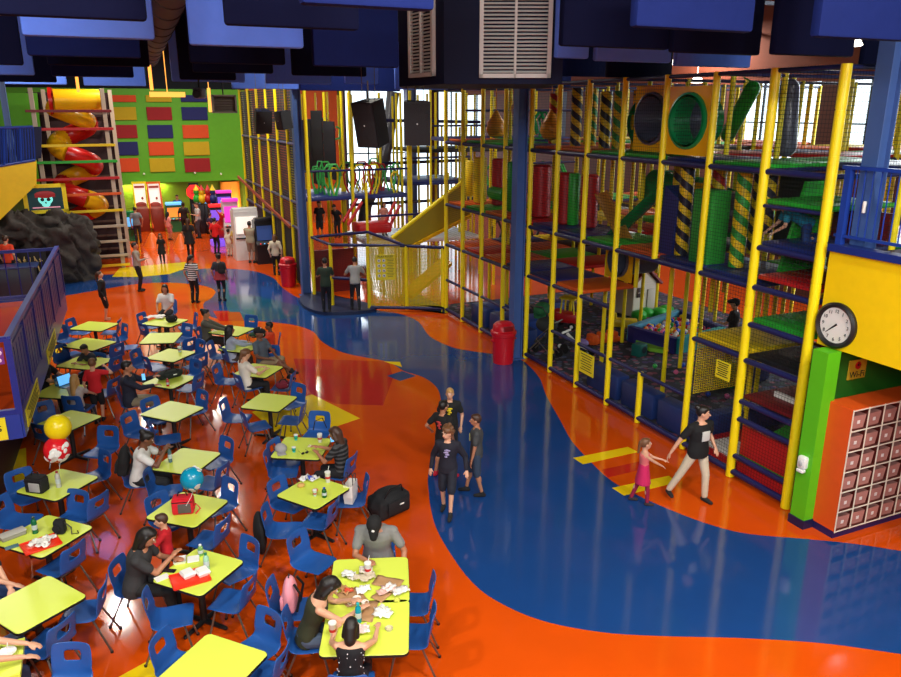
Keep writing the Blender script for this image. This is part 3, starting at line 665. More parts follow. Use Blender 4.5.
for (u, X, z0, z1, mm) in ((575, .9, 5.3, 6.6, SYK), (604, .9, 5.3, 6.5, SYK), (617, .9, 5.3, 6.5, SGY), (636, 1.1, 5.3, 6.5, SYK), (690, .4, 3.5, 5.1, SYK), (722, .8, 3.5, 5.1, SRY), (748, .5, 3.5, 5.1, SGY), (773, .9, 4.1, 5.1, SYK), (553, 1.1, 5.3, 6.5, SRY), (682, 1.3, 3.5, 5.1, SYK), (765, 1.3, 3.6, 5.1, SYK), (590, 1.3, 5.3, 6.6, SGY)):
    q = onX(u, 150, X); spost(X, q.y, z0, z1, mm)
def roller(x, y, z0, z1, r, m_): m = MB(); m.lathe((x, y, 0), [(r * .8, z0), (r, z0 + .04), (r, z1 - .04), (r * .8, z1)], 20); m.build('padded_roller', m_, PS)
for (u, X, z0, z1, r, c_) in ((480, .7, 3.5, 4.8, .2, 'y'), (498, .9, 3.5, 4.8, .18, 'r'), (513, .6, 3.5, 4.8, .16, 'g'), (520, .7, 3.5, 4.8, .18, 'r'), (541, .7, 3.5, 4.8, .25, 'r'), (565, .6, 3.5, 4.7, .2, 'r'), (574, .7, 3.5, 4.7, .14, 'g'), (590, .8, 3.5, 4.7, .2, 'r'), (470, 1.2, 3.5, 4.6, .15, 'y')):
    q = onX(u, 190, X); roller(X, q.y, z0, z1, r, PADS[c_])
m = MB(); q = onX(499, 194, .5); m.tube(q + V((0, -.4, 0)), q + V((0, .4, 0)), .17, seg=18); m.build('padded_roller', PADS['g'], PS)
for (u, v, X, tl, c_, r) in ((740, 112, 2.2, .55, 'g', .15), (788, 118, 1.8, -.1, 'b', .17)):
    q = onX(u, v, X); m = MB(); d = V((0, -sin(tl), cos(tl))); m.cap(q - d * .5, q + d * .5, r, r, seg=16); m.tube(q + d * .6, (q.x, q.y, TOP), .015, seg=6); m.build('punch_bag', PADS[c_] if c_ == 'g' else TUBEP, PS)
for (u, v, X) in ((496, 126, .8), (551, 127, 1.0)):
    q = onX(u, v, X); m = MB(); m.lathe(q, [(.001, -.33), (.2, -.27), (.28, -.1), (.24, .1), (.1, .3), (.04, .42), (.001, .43)], 20); m.tube(q + V((0, 0, .4)), (q.x, q.y, TOP), .012, seg=6); m.build('hanging_bag', mat('bag_orange', (238, 150, 30), .35), PS)
# blue wedge, yellow holed box, green net cube at the middle level
q0, q1 = onX(660, 200, .2), onX(673, 250, .2)
panel([(.25, onX(661, 200, .25).y, 3.48), (.25, onX(676, 200, .25).y, 3.48), (.25, onX(678, 200, .25).y, 4.55), (.25, onX(664, 200, .25).y, 4.75)], .5, PADS['b'])
ga, gb = onX(697, 200, .3).y, onX(717, 200, .3).y
m = MB(); m.box((.42, (ga + gb) / 2, 4.12), (.42, abs(gb - ga), 1.3), bev=.03); m.build('net_cube', mat('cube_green', (48, 165, 60), .6, bump=.6, bscale=30), PS)
for (u, v, dx) in ((738, 125, 1.5), (712, 205, 1.6)): pass
panel([(1.55, YB[1] + .1, 3.6), (1.55, YB[2] - .1, 3.6), (1.55, YB[2] - .1, 5.1), (1.55, YB[1] + .1, 5.1)], .06, PADS['k'])
panel([(1.5, YB[0] + .1, 3.6), (1.5, YB[1] - .1, 3.6), (1.5, YB[1] - .1, 4.6), (1.5, YB[0] + .1, 4.6)], .06, PADS['m'])
panel([(.6, YB[1] + .05, 3.45), (1.4, YB[1] + .05, 3.45), (1.4, YB[1] + .05, 5.0), (1.0, YB[1] + .05, 5.0)], .06, PADS['g'], ax=V((0, 1, 0)))
# padded soft edging of the toddler ground level
EDGE = mat('edge_blue', (28, 52, 110), .45, bump=.2)
for i, (y_, l) in enumerate(((2.65, 1.0), (3.75, 1.1), (4.95, 1.2), (8.9, 1.2), (10.1, 1.0), (11.3, 1.0))):
    m = MB(); m.box((.4, y_ + l / 2 - .1, .33), (.35, l - .04, .55), bev=.05); m.build('padded_edge', EDGE, PS)
m = MB(); m.box((1.6, 2.6, .3), (2.2, .3, .5), bev=.05); m.build('padded_edge', EDGE, PS)
# raised carpet of the toddler area
b = MB(); b.box((4.0, 8.3, .03), (7.7, 11.9, .06)); o = struct('floor_carpet', b, spots_mat('play_carpet', (34, 34, 46), [(120, 60, 80), (70, 80, 110), (40, 60, 60), (150, 90, 100), (26, 26, 34), (90, 90, 100), (60, 40, 90)], 6.0, .85, .5))
# yellow rules signs hung on the low rails
for (u0, v0, u1, v1, lb) in ((580, 350, 593, 378, 'farther'), (717, 359, 729, 382, 'nearer')):
    X = -.06 if lb == 'farther' else -.06
    A, B = onX(u0, v0, X), onX(u1, v1, X)
    t = thing('sign', 'small yellow printed rules sign hanging on the play structure rail, %s of two' % lb, 'sign', (X, (A.y + B.y) / 2, B.z))
    h_ = A.z - B.z; w_ = max(abs(A.y - B.y), .3)
    m = MB(); m.box((0, 0, h_ / 2), (.015, w_, h_)); m.build('board', SIGNY, t, smooth=False)
    for k in range(7): m = MB(); m.box((-.01, 0, h_ * (.9 - k * .12)), (.004, w_ * (.8 - .1 * (k % 3)), .016)); m.build('printed_line', INK, t, smooth=False)
# ------------------------------------------------------------------ sloped ramp and fenced entry at the structure's far end
EN = thing('entry_gate', 'fenced yellow-net entry with navy top rails and sloping yellow ramp', 'play fence', (0, 0, 0))
ez = 2.05
P = dict(a=at(314.5, 297, 0), b=at(333, 308, 0), c=at(369.5, 311, 0), d=at(407, 309.5, 0), e=at(443, 312, 0))
def epost(p, z1=ez, r=.055): m = MB(); m.tube((p.x, p.y, 0), (p.x, p.y, z1), r, seg=12); m.build('post', YEL, EN)
for k in 'abcde': epost(P[k], ez + (1.0 if k == 'a' else 0))
epost(V((P['a'].x - .0, P['a'].y + .0, 0)), 6.9, .06)
def erail(p, q, z0=ez, z1=ez, r=.05): m = MB(); m.tube((p.x, p.y, z0), (q.x, q.y, z1), r, seg=10); m.build('rail', NAVY, EN)
far1 = at(385, 283, 0); far1.x, far1.y = P['d'].x - .2, P['a'].y + .3
erail(P['a'], P['b']); erail(P['b'], P['d']); erail(P['d'], P['e']); erail(P['a'], far1); erail(far1, P['d']); erail(P['b'], P['c'], 1.0, 1.0); erail(P['c'], P['e'], .12, .12)
e13 = V((0, 13.5, 0)); erail(P['e'], e13)
def enet(p, q, z0, z1, m_): m = MB(); m.quad((p.x, p.y, z0), (q.x, q.y, z0), (q.x, q.y, z1), (p.x, p.y, z1)); m.build('net', m_, EN, smooth=False, fixn=False)
enet(P['c'], P['d'], .1, ez, NETY); enet(P['d'], P['e'], .1, ez, NETY); enet(P['a'], far1, .1, ez, NETK); enet(far1, P['d'], .1, ez, NETY); enet(P['a'], P['b'], .1, ez, NETK)
m = MB(); m.box(((P['a'].x + far1.x) / 2 - .2, far1.y + .2, .75), (1.5, .08, 1.5)); m.build('gate_panel', PADS['m'], EN, smooth=False)
# curved navy step mat
cx_, cy_ = (P['a'].x + P['c'].x) / 2, (P['a'].y + P['c'].y) / 2
t_pts = [(P['a'].x - .1, P['a'].y - .1), ]
mid = at(318, 314, 0); m = MB(); arc = spline([at(300, 300, 0), at(305, 309, 0), at(322, 315, 0), at(350, 315, 0), at(374, 312, 0), at(372, 307, 0), at(340, 300, 0), at(315, 294, 0)], 5)
m.prism([(p.x, p.y, 0.002) for p in arc], .1); solo('step_mat', m, mat('mat_navy', (26, 38, 74), .5), 'curved navy padded step mat at the fenced entry', 'mat', smooth=False)
m = MB(); m.prism([(p.x, p.y, .002) for p in (P['d'] + V((.1, 0, 0)), P['e'] + V((0, .05, 0)), e13 + V((-.1, -.1, 0)), V((-.1, 15.5, 0)), V((P['d'].x + .3, 15.7, 0)))], .18)
solo('landing_mat', m, mat('mat_teal', (20, 50, 80), .5), 'dark teal padded landing mat behind the yellow net at the slide foot', 'mat', smooth=False)
# the sloping yellow ramp
r0, r1 = onX(405, 246, -1.2), onX(470, 212, .0)
Yr = 14.4
A0, A1 = onY(392, 238, Yr), onY(462, 182, Yr); B0, B1 = onY(408, 246, Yr - 0.02), onY(470, 214, Yr - .02)
m = MB(); m.prism([A0, A1, B1, B0], .08, V((0, 1, 0))); m.build('ramp_side', mat('ramp_mustard', (160, 138, 16), .5), EN, smooth=False)
m = MB(); m.prism([B0 + V((0, -.1, 0)), B1 + V((0, -.1, 0)), B1 + V((0, 1.2, 0)), B0 + V((0, 1.2, 0))], -.1); m.build('ramp_bed', TUBEY, EN, smooth=False)
for p, q in ((A0, A1),): m = MB(); m.tube(p, q, .06); m.build('rail', YEL, EN)
m = MB(); s0, s1 = onY(412, 296, 14.9), onY(452, 262, 14.9); dd = V((0, .9, 0)); m.prism([s0, s1, s1 + dd, s0 + dd], -.12)
m.build('slide_bed', TUBEY, EN, smooth=False)
# yellow rules board on the entry net
A = P['c'].lerp(P['d'], .15); B = P['c'].lerp(P['d'], .75); d = (P['d'] - P['c']).normalized(); n = V((d.y, -d.x, 0))
t = thing('sign', 'large yellow play rules board with picture symbols on the entry fence', 'sign', ((A.x + B.x) / 2 + n.x * .05, (A.y + B.y) / 2 + n.y * .05, 1.0), math.atan2(d.y, d.x))
m = MB(); m.box((0, 0, .4), (.62, .02, .8)); m.build('board', SIGNY, t, smooth=False)
text_mesh('heading', 'PLAY RULES', .09, INK, t, face_mat((0, -.014, .74), (1, 0, 0), (0, 0, 1)))
for k in range(8):
    m = MB(); m.lathe((-.2 + .15 * (k % 2), -.014, .62 - .16 * (k // 2)), [(.001, -.002), (.05, -.002), (.05, .004), (.001, .004)], 14, Matrix.Rotation(pi / 2, 4, 'X')); o = m.build('symbol', WHITE, t)
    m = MB(); m.box((-.2 + .15 * (k % 2), -.02, .62 - .16 * (k // 2)), (.03, .004, .05)); m.build('pictogram', INK, o, smooth=False)
for k in range(12): m = MB(); m.box((.15, -.014, .66 - .05 * k), (.24 - .04 * (k % 3), .003, .012)); m.build('printed_line', INK, t, smooth=False)
# ------------------------------------------------------------------ second play structure farther back
P2 = thing('play_structure', 'second climbing structure with green climbers and dark fence beyond the entry', 'play structure', (0, 0, 0))
def p2(mb, name, m_, **k): return mb.build(name, m_, P2, **k)
X2 = -3.3
NETD = net_mat('net_dense', (22, 22, 28), .62, .09)
ys2 = [18.1, 19.8, 21.5, 23.3, 25.2, 27.2, 29.3]
for y in ys2:
    for x in (X2, X2 + 2.3, X2 + 4.6):
        if x > X2 and y in (18.1, 21.5, 25.2): continue
        m = MB(); m.tube((x, y, 0), (x, y, 7.0 if x == X2 else 6.8), .06, seg=10); p2(m, 'post', YEL)
for i in range(0, 6):
    m = MB(); m.box((X2 + 2.2, (ys2[i] + ys2[i + 1]) / 2, 4.6), (.05, ys2[i + 1] - ys2[i] - .2, 3.0 if i % 2 else 2.2)); p2(m, 'added_dark_backdrop', mat('backdrop_charcoal', (34, 34, 44), .8), smooth=False) if i > 1 else m.bm.free()  # dark backdrop sheets added to stand for the shaded interior
for i in range(6):
    for z in (3.0, 2.1, 5.0): m = MB(); m.tube((X2, ys2[i], z), (X2, ys2[i + 1], z), .05, seg=8); p2(m, 'rail', NAVY)
    m = MB(); m.quad((X2 + .03, ys2[i], .1), (X2 + .03, ys2[i + 1], .1), (X2 + .03, ys2[i + 1], 6.9), (X2 + .03, ys2[i], 6.9)); p2(m, 'net', NETD, smooth=False, fixn=False)
    m = MB(); m.box((X2 + .1, (ys2[i] + ys2[i + 1]) / 2, 1.0), (.05, ys2[i + 1] - ys2[i] - .1, 2.0)); p2(m, 'fence_panel', mat('fence_dark', (70, 36, 40), .6), smooth=False)
m = MB(); m.prism([(X2 - .05, 19.9, 2.0), (X2 - .05, 31, 2.95), (X2 - .05, 31, 3.07), (X2 - .05, 19.9, 2.1)], -.06, V((1, 0, 0))); p2(m, 'orange_panel', mat('panel_orange_dull', (150, 62, 34), .7), smooth=False)
# decks
for (x0, x1, y_0, y_1, z, c_) in ((X2 + .1, 1.2, 19.8, 23.0, 3.0, 'b'), (X2 + .1, 0.2, 27.2, 29.3, 4.7, 'b'), (-.9, 3.6, 18.5, 21.5, 1.45, 'w'), (1.4, 4.4, 21.0, 24, 3.3, 'b'), (3.2, 6.5, 16.5, 19.5, 3.3, 'b'), (2.0, 6.5, 16.5, 19.5, 5.1, 'b'), (2.5, 7.5, 22, 25.0, 4.5, 'k')):
    m = MB(); m.box(((x0 + x1) / 2, (y_0 + y_1) / 2, z), (x1 - x0, y_1 - y_0, .14), bev=.03); p2(m, 'deck', PADS[c_])
    for (xx, yy) in ((x0, y_0), (x1, y_0), (x0, y_1), (x1, y_1)):
        m = MB(); m.tube((xx, yy, 0), (xx, yy, min(z + 2.2, 6.9)), .05, seg=8); p2(m, 'post', YEL)
    m = MB(); m.tube((x0, y_0, z + 1.0), (x1, y_0, z + 1.0), .04, seg=8); p2(m, 'rail', NAVY)
# green and yellow looping climbers
GB = mat('climber_green', (70, 190, 90), .4)
rr = random.Random(3)
for k in range(26):
    x0 = X2 + .4 + rr.random() * 4.2; y_ = 19.9 + rr.random() * 2.6; z0 = 3.08; h_ = .7 + rr.random() * .5; w_ = .12 + rr.random() * .2
    pts = [(x0 + (w_ if s > 0 else -w_) * (1 - abs(c_) ** 3) * 1.0, y_, z0 + h_ * zz) for s, c_, zz in ((-1, .9, 0), (-1, .5, .4), (-1, .2, .8), (-1, .8, 1.0), (1, .8, 1.0), (1, .2, .8), (1, .5, .4), (1, .9, 0))]
    m = MB(); m.path(pts, .035, seg=7); p2(m, 'climber_loop', [GB, YEL, GB, PADS['r']][k % 4])
for k in range(12):
    x0 = 3.4 + rr.random() * 3; y_ = 16.7 + rr.random(); z0 = [3.4, 5.2, 1.4][k % 3]
    m = MB(); m.path([(x0, y_, z0), (x0 + .2, y_, z0 + .5), (x0, y_, z0 + .9), (x0 - .25, y_, z0 + .6), (x0 - .1, y_, z0 + .1)], .05, seg=8); p2(m, 'climber_loop', [GB, TUBEG, PADS['k']][k % 3])
# little flower-shaped climbers on the tower deck
for k, u in enumerate((313, 333)):
    q = onY(u, 156, 27.3); m = MB(); m.tube(q, q + V((0, 0, .9)), .05)
    for s in (-1, 1): m.path([q + V((0, 0, .7)), q + V((s * .35, 0, .8)), q + V((s * .4, 0, 1.2)), q + V((s * .2, 0, 1.3))], .05, seg=8)
    p2(m, 'flower_climber', GB); m = MB(); m.ell(q + V((0, 0, 1.15)), (.2, .1, .12)); p2(m, 'flower_head', PADS['r'])
# red boat-like slide entry and grey drain tube
m = MB(); q = onY(372, 227, 19.0); m.box(q, (1.25, .9, .36), bev=.08); p2(m, 'red_tub', PADS['r'])
for (a0, b0, a1, b1) in ((343, 222, 357, 199), (384, 225, 395, 202)): m = MB(); m.tube(onY(a0, b0, 19), onY(a1, b1, 19.2), .06, seg=10); m.tube(onY(a0 + 5, b0 + 3, 18.6), onY(a1 + 5, b1 + 3, 18.8), .06, seg=10); p2(m, 'red_rail', PADS['r'])
m = MB(); m.path([onY(393, 92, 26), onY(388, 140, 26), onY(380, 175, 25.6), onY(366, 205, 25.2), onY(362, 235, 25)], .28, seg=14); p2(m, 'grey_tube', TUBEP)
# tall blue pipes and cross bars in front of the window
for (u0, v0, u1, v1) in ((350, 205, 480, 198), (345, 165, 470, 160), (355, 120, 480, 122)):
    m = MB(); m.tube(onY(u0, v0, 24.6), onY(u1, v1, 24.6), .07, seg=8); p2(m, 'rail', NAVY)
for u in (345, 352, 398, 402, 428, 436, 446, 456, 466, 474): m = MB(); q = onY(u, 200, 21.5 + (u % 5) * .9); m.tube((q.x, q.y, 0), (q.x, q.y, 6.8), .055, seg=8); p2(m, 'post', YEL)
# ------------------------------------------------------------------ spiral slide tower at the left
TY = 25.5
T = thing('slide_tower', 'tall beige-framed tower with coloured rungs and yellow and red spiral slide', 'slide tower', (0, 0, 0))
BEIGE = mat('tower_beige', (190, 172, 152), .5)
tl, tr = onY(47, 272, TY).x, onY(116, 268, TY).x
tl2 = onY(30, 90, TY).x; tr2 = onY(102, 92, TY).x
for (xa, xb, y) in ((tl, tl2, TY), (tr, tr2, TY), (tl + .3, tl2 + .3, TY + 2.2), (tr + .3, tr2 + .3, TY + 2.2)):
    m = MB(); m.box((xb, y, 3.45), (.15, .15, 6.9), bev=.01); m.build('upright', BEIGE, T, smooth=False)
txm = (tl2 + tr2) / 2; tw = tr2 - tl2
for v, c_ in ((111, 'm'), (129, 'r'), (145.5, 'y'), (162, 'g'), (179, 'r'), (195, 'o'), (212, 'y'), (228, 'w'), (243.5, 'w'), (258, 'w'), (268, 'y')):
    z = onY(75, v, TY - .12).z
    if z < .05: continue
    m = MB(); m.box((txm, TY - .14, z), (tw + .5, .09, .1), bev=.01); m.build('rung', PADS[c_] if c_ != 'w' else BEIGE, T, smooth=False)
    m = MB(); m.box((tr2, TY + 1.1, z), (.06, 2.2, .06)); m.build('side_rung', PADS[c_] if c_ != 'w' else BEIGE, T, smooth=False)
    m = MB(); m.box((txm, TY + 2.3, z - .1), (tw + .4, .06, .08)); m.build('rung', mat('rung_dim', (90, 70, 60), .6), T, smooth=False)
m = MB(); m.box((txm, TY + 2.5, 3.4), (tw + .6, .05, 6.8)); m.build('back_panel', mat('tower_maroon', (48, 20, 26), .7), T, smooth=False)
zc = [onY(66, v, TY + 1.1).z for v in (98, 120, 138, 165, 190, 215)]
cxT = onY(72, 130, TY + 1.1).x
pts = []; 
for k in range(64):
    a = -2.6 + k * .33; z = 6.25 - k * .083
    pts.append((cxT + .62 * cos(a), TY + 1.1 + .55 * sin(a), z))
for s in range(0, 56, 7):
    m = MB(); m.path(pts[s:s + 8], .36, seg=18); m.build('tube_section', [TUBEY, TUBER][(s // 7) % 2], T)
q = onY(54, 101, TY + .5); m = MB(); m.tube(q, q + V((1.6, .1, .02)), .44, .42, seg=24); m.build('tube_section', TUBEY, T)
m = MB(); rg = []
for rr_, t_ in ((.5, 0), (.5, .12), (.36, .12), (.36, -.02), (.5, -.02)): rg.append([q + V((-.05 - t_, 0, 0)) + V((0, rr_ * cos(2 * pi * j / 24), rr_ * sin(2 * pi * j / 24))) for j in range(24)])
m.rings(rg, cap=False); m.build('tube_mouth', TUBER, T)
# ------------------------------------------------------------------ artificial rock
m = MB(); rk = random.Random(5)
rp_ = [(78, 268, 1.0, .8, 1.0), (70, 262, .9, .7, .9), (66, 240, 1.3, 1.0, .9), (50, 228, 1.5, 1.0, .7), (28, 228, 1.3, 1.0, .7), (8, 240, 1.2, 1.0, .9), (72, 250, .9, 1.0, 1.1), (-12, 252, 1.3, 1.0, 1.6), (60, 222, 1.0, .8, .5), (76, 258, .7, .8, 1.2)]
for (u, v, a_, b_, c_) in rp_:
    q = onY(u - 14, v, 23.8); m.ell(q, (a_ * .75, b_, c_ * .6), Euler((rk.uniform(-.3, .3), rk.uniform(-.3, .3), rk.uniform(-.5, .5))), 20, 14)
for k in range(9):
    q0, q1 = onY(18 + k * 7, 238 - k * 2, 23.9), onY(58 + k * 2, 219 + k * 3, 23.8); m.path([q0 + V((0, 0, -.1 * k)), (q0 + q1) / 2 + V((0, -.25, .12 - .09 * k)), q1 + V((0, 0, -.07 * k))], [.1, .17, .08], seg=8)
for x in (onY(78, 250, 24.4).x, onY(66, 250, 24.4).x): m.cap((x, 23.8, .3), (x, 23.8, 1.8), .55, .5, 14)
rockm = mat('rock_grey', (58, 52, 48), .8, bump=1.0, bscale=7, var=.35, scale=4)
rb = m.build('rock_formation', rockm, None, remesh=.09, sm=1); tag(rb, 'dark grey artificial rock arch with ridged layers below the screen', 'rock')
d_ = rb.modifiers.new('d', 'DISPLACE'); tx = bpy.data.textures.new('rocktex', 'MUSGRAVE'); tx.noise_scale = .7; d_.texture = tx; d_.strength = .18; d2_ = rb.modifiers.new('d2', 'DISPLACE'); tx2 = bpy.data.textures.new('rockband', 'WOOD'); tx2.wood_type = 'BANDNOISE'; tx2.noise_scale = .5; tx2.turbulence = 9; d2_.texture = tx2; d2_.strength = .22
# ------------------------------------------------------------------ yellow framed screen
A, B = onY(21, 185, 23.7), onY(69, 212, 23.7); w_, h_ = B.x - A.x, A.z - B.z
t = thing('screen', 'yellow-framed screen showing a teal skull wearing a red cap', 'television', ((A.x + B.x) / 2, 23.7, B.z + h_ / 2), R(3))
m = MB()
for s in (-1, 1): m.box((s * (w_ / 2 - .07), 0, 0), (.14, .2, h_)); m.box((0, 0, s * (h_ / 2 - .06)), (w_, .2, .12))
m.build('frame', YEL, t, smooth=False)
m = MB(); m.box((0, .02, 0), (w_ - .2, .06, h_ - .16)); m.build('display', mat('screen_dark', (6, 20, 22), .3, emit=(10, 50, 52), estr=.6), t, smooth=False)
TE = mat('screen_teal', (120, 220, 210), .4, emit=(110, 215, 205), estr=.9); RE = mat('screen_red', (120, 20, 20), .4, emit=(120, 20, 24), estr=.7)
m = MB(); m.ell((0, -.02, -.02), (.24, .01, .2)); m.ell((0, -.02, -.2), (.14, .01, .1)); m.build('picture_skull', TE, t)
m = MB(); m.ell((0, -.035, .15), (.34, .012, .13)); m.box((0, -.035, .08), (.66, .01, .05)); m.build('picture_cap', RE, t)
m = MB()
for s in (-1, 1): m.ell((s * .1, -.04, -.03), (.065, .01, .06))
m.ell((0, -.04, -.14), (.025, .01, .04)); m.build('picture_eyes', BLACK, t)
m = MB(); m.box((0, -.02, -.31), (.9, .01, .04)); m.build('caption_strip', mat('strip_pink', (220, 150, 170), .4, emit=(200, 130, 150), estr=.6), t, smooth=False)
m = MB(); m.box((-.3, .2, -.6), (.1, .1, .6)); m.box((.5, .2, -.6), (.1, .1, .6)); m.build('stand', BLACK, t, smooth=False)
# banner by the rock
A, B = onY(22, 262, 23.0), onY(44, 286, 23.0)
t = thing('banner', 'black banner with gold graffiti lettering beside the person in orange', 'banner', ((A.x + B.x) / 2, 22.9, max(B.z, .3)))
m = MB(); m.box((0, 0, .5), (1.0, .03, 1.1)); m.build('cloth', BLACK, t, smooth=False)
GOLD = mat('gold_print', (215, 190, 120), .5); rr = random.Random(9)
for row, (n_, z) in enumerate(((5, .72), (4, .38))):
    for k in range(n_):
        x = -.36 + k * .17 + row * .06; p_ = [(x + rr.uniform(-.05, .07), -.03, z + rr.uniform(-.12, .12)) for _ in range(5)]
        m = MB(); m.path(p_, .015, seg=6); m.build('painted_letter', GOLD, t)
for s in (-1, 1):
    m = MB(); m.tube((s * .5, .05, -max(B.z, .3)), (s * .5, .05, 1.0), .02, seg=8); m.build('pole', BLACK, t)
q = at(10, 300, 0)
t = thing('counter', 'dark low counter behind the end railing of the platform', 'counter', (q.x - .3, 21.0, 0))
m = MB(); m.box((0, 0, .55), (2.4, .7, 1.1), bev=.03); m.build('body', mat('counter_dark', (22, 28, 44), .4), t); m = MB(); m.box((0, 0, 1.13), (2.6, .85, .06), bev=.01); m.build('worktop', mat('counter_top', (40, 60, 110), .3), t)
# ------------------------------------------------------------------ toddler area things
def T2(x, y, z=.06): return (x, y, z)
bp = dict(x0=3.7, x1=5.6, y0=7.3, y1=9.7)
cpx = [at(630, 560 / 1, 0)]
c4 = lambda x, y: (420 + x / 3.003, 150 + y / 3.003)
ba, bb, bc, bd = (at(*c4(*p), .06) for p in ((628, 572), (768, 612), (905, 575), (775, 520)))
t = thing('ball_pit', 'low padded ball pit with teal and navy walls full of coloured balls', 'ball pit', ((ba.x + bc.x) / 2, (ba.y + bc.y) / 2, .06))
o_ = V(t.location)
def wall(p, q, m_, h_=.42):
    m = MB(); p, q = p - o_, q - o_; slab(m, tuple(p)[:2], tuple(q)[:2], 0, h_, .16); return m.build('pit_wall', m_, t, smooth=False)
wall(ba, bb, mat('pit_navy', (42, 40, 110), .45)); wall(bb, bc, mat('pit_teal', (30, 150, 150), .45)); wall(bc, bd, PADS['b']); wall(bd, ba, mat('pit_sky', (90, 160, 190), .45))
m = MB(); m.prism([tuple((p - o_).to_2d()) + (0,) for p in (ba, bb, bc, bd)], .1); m.build('pit_floor', PADS['b'], t, smooth=False)
BC = [('red', (215, 30, 40)), ('blue', (30, 80, 210)), ('yellow', (240, 210, 30)), ('green', (40, 170, 70)), ('pink', (235, 110, 160)), ('white', (235, 235, 235)), ('orange', (240, 130, 30))]
protos = {}; rb_ = random.Random(12); cnt = 0
ctr = (ba + bb + bc + bd) / 4
for k in range(290):
    s, u_ = rb_.random(), rb_.random(); p = ba.lerp(bb, s).lerp(bd.lerp(bc, s), u_); p = ctr + (p - ctr) * .84
    nm, col = BC[k % 7]; z = .16 + .062 + (.05 if k % 3 else .11) + rb_.random() * .05
    if nm not in protos:
        m = MB(); m.ell((0, 0, 0), (.06, .06, .06), None, 10, 6)
        protos[nm] = solo('play_ball', m, mat('ball_' + nm, col, .35), nm + ' plastic ball in the teal and navy ball pit', 'ball', nm + ' balls in the ball pit'); o = protos[nm]
    else: o = protos[nm].copy(); C.objects.link(o)
    o.location = (p.x, p.y, z)
for k, (u, v, nm) in enumerate(((640, 337, 'red'), (676, 372, 'pink'), (683, 365, 'blue'), (700, 372, 'yellow'), (560, 386 - 40, 'white'), (655, 366, 'green'), (708, 394 - 0, 'blue'), (727, 396, 'pink'), (668, 350, 'orange'), (552, 352, 'yellow'))):
    o = protos[nm].copy(); C.objects.link(o); o.location = at(u, v, .12); o['label'] = 'loose %s plastic ball on the play area carpet, %s' % (nm, ['near the trike', 'beside the pit corner', 'by the green step', 'before the pit', 'by the red car', 'under the mid rail', 'close to the front rail', 'farthest right', 'by the navy pit wall', 'left of the car'][k]); o['group'] = 'loose balls on the carpet'
# playhouse
q = at(*c4(642, 488), .06)
t = thing('playhouse', 'small toy playhouse with cream walls and maroon roof on the carpet', 'playhouse', tuple(q), R(8))
CREAM = mat('house_cream', (215, 205, 188), .5)
m = MB(); m.box((0, 0, .5), (.95, .8, 1.0), bev=.03); m.prism([(-.47, -.4, 1.0), (.47, -.4, 1.0), (0, -.4, 1.4)], .8, V((0, 1, 0))); m.build('walls', CREAM, t, smooth=False)
m = MB(); m.prism([(-.62, -.5, .92), (0, -.5, 1.45), (0, -.5, 1.53), (-.66, -.5, .98)], 1.0, V((0, 1, 0))); m.prism([(.62, -.5, .92), (0, -.5, 1.45), (0, -.5, 1.53), (.66, -.5, .98)], 1.0, V((0, 1, 0))); m.build('roof', PADS['m'], t, smooth=False)
m = MB(); m.box((-.2, -.42, .75), (.28, .04, .3), bev=.01); w1 = m.build('window', mat('house_window', (70, 50, 50), .4), t)
m = MB(); m.box((-.2, -.45, .75), (.02, .02, .3)); m.box((-.2, -.45, .75), (.28, .02, .02)); m.build('muntin', CREAM, w1, smooth=False)
m = MB(); m.box((.24, -.42, .42), (.3, .04, .8), bev=.02); m.build('door', mat('house_door', (190, 180, 165), .5), t)
# toddler car
def toy_car(loc, rz, body, roof, label):
    t = thing('toy_car', label, 'toy car', loc, rz)
    m = MB(); m.box((0, 0, .32), (.42, .75, .3), bev=.08); m.box((0, .3, .42), (.38, .25, .18), bev=.06); m.build('body', body, t)
    m = MB()
    for sx in (-1, 1):
        for sy in (-.28, .14): m.tube((sx * .17, sy, .45), (sx * .15, sy * .8, .88), .025, seg=8)
    m.build('pillar', roof, t); m = MB(); m.box((0, -.06, .9), (.42, .5, .07), bev=.03); m.build('roof', roof, t)
    for sx in (-1, 1):
        for sy in (-.25, .26):
            m = MB(); m.tube((sx * .17, sy, .11), (sx * .25, sy, .11), .11, seg=18); wv = m.build('wheel', BLACK, t)
            m = MB(); m.tube((sx * .22, sy, .11), (sx * .26, sy, .11), .05, seg=12); m.build('hub', WHITE, wv)
toy_car(tuple(at(*c4(440, 533), .06)), R(35), PADS['r'], YEL, 'red toddler ride-in car with yellow roof on the carpet')
# green caterpillar block, yellow and red foam shapes, steps
q = at(*c4(705, 500), .06); m = MB()
for k in range(4): m.ell(q + V((-.6 + k * .38, .15 * (k % 2), .14)), (.24, .24, .13)); m.box(q + V((-.6 + k * .38, .15 * (k % 2), .08)), (.34, .34, .16), None, .04)
solo('foam_caterpillar', m, PADS['g'], 'lumpy bright green foam caterpillar block behind the ball pit', 'foam toy')
m = MB(); q = at(*c4(612, 530), .06); m.box(q + V((0, 0, .12)), (.75, .3, .24), Euler((0, 0, R(-35))), .05); m.box(q + V((-.25, .2, .2)), (.2, .25, .4), Euler((0, 0, R(-35))), .05)
solo('foam_block', m, PADS['y'], 'yellow padded foam block by the playhouse', 'foam toy')
m = MB(); q = at(*c4(550, 578), .06)
for k in range(3): m.box(q + V((-.35 + .35 * k, .05 * k, .14)), (.2, .35, .28), None, .05)
m.box(q + V((0, 0, .08)), (1.0, .3, .14), None, .04); solo('foam_bench', m, PADS['o'], 'low orange-red foam bench in the middle of the carpet', 'foam toy')
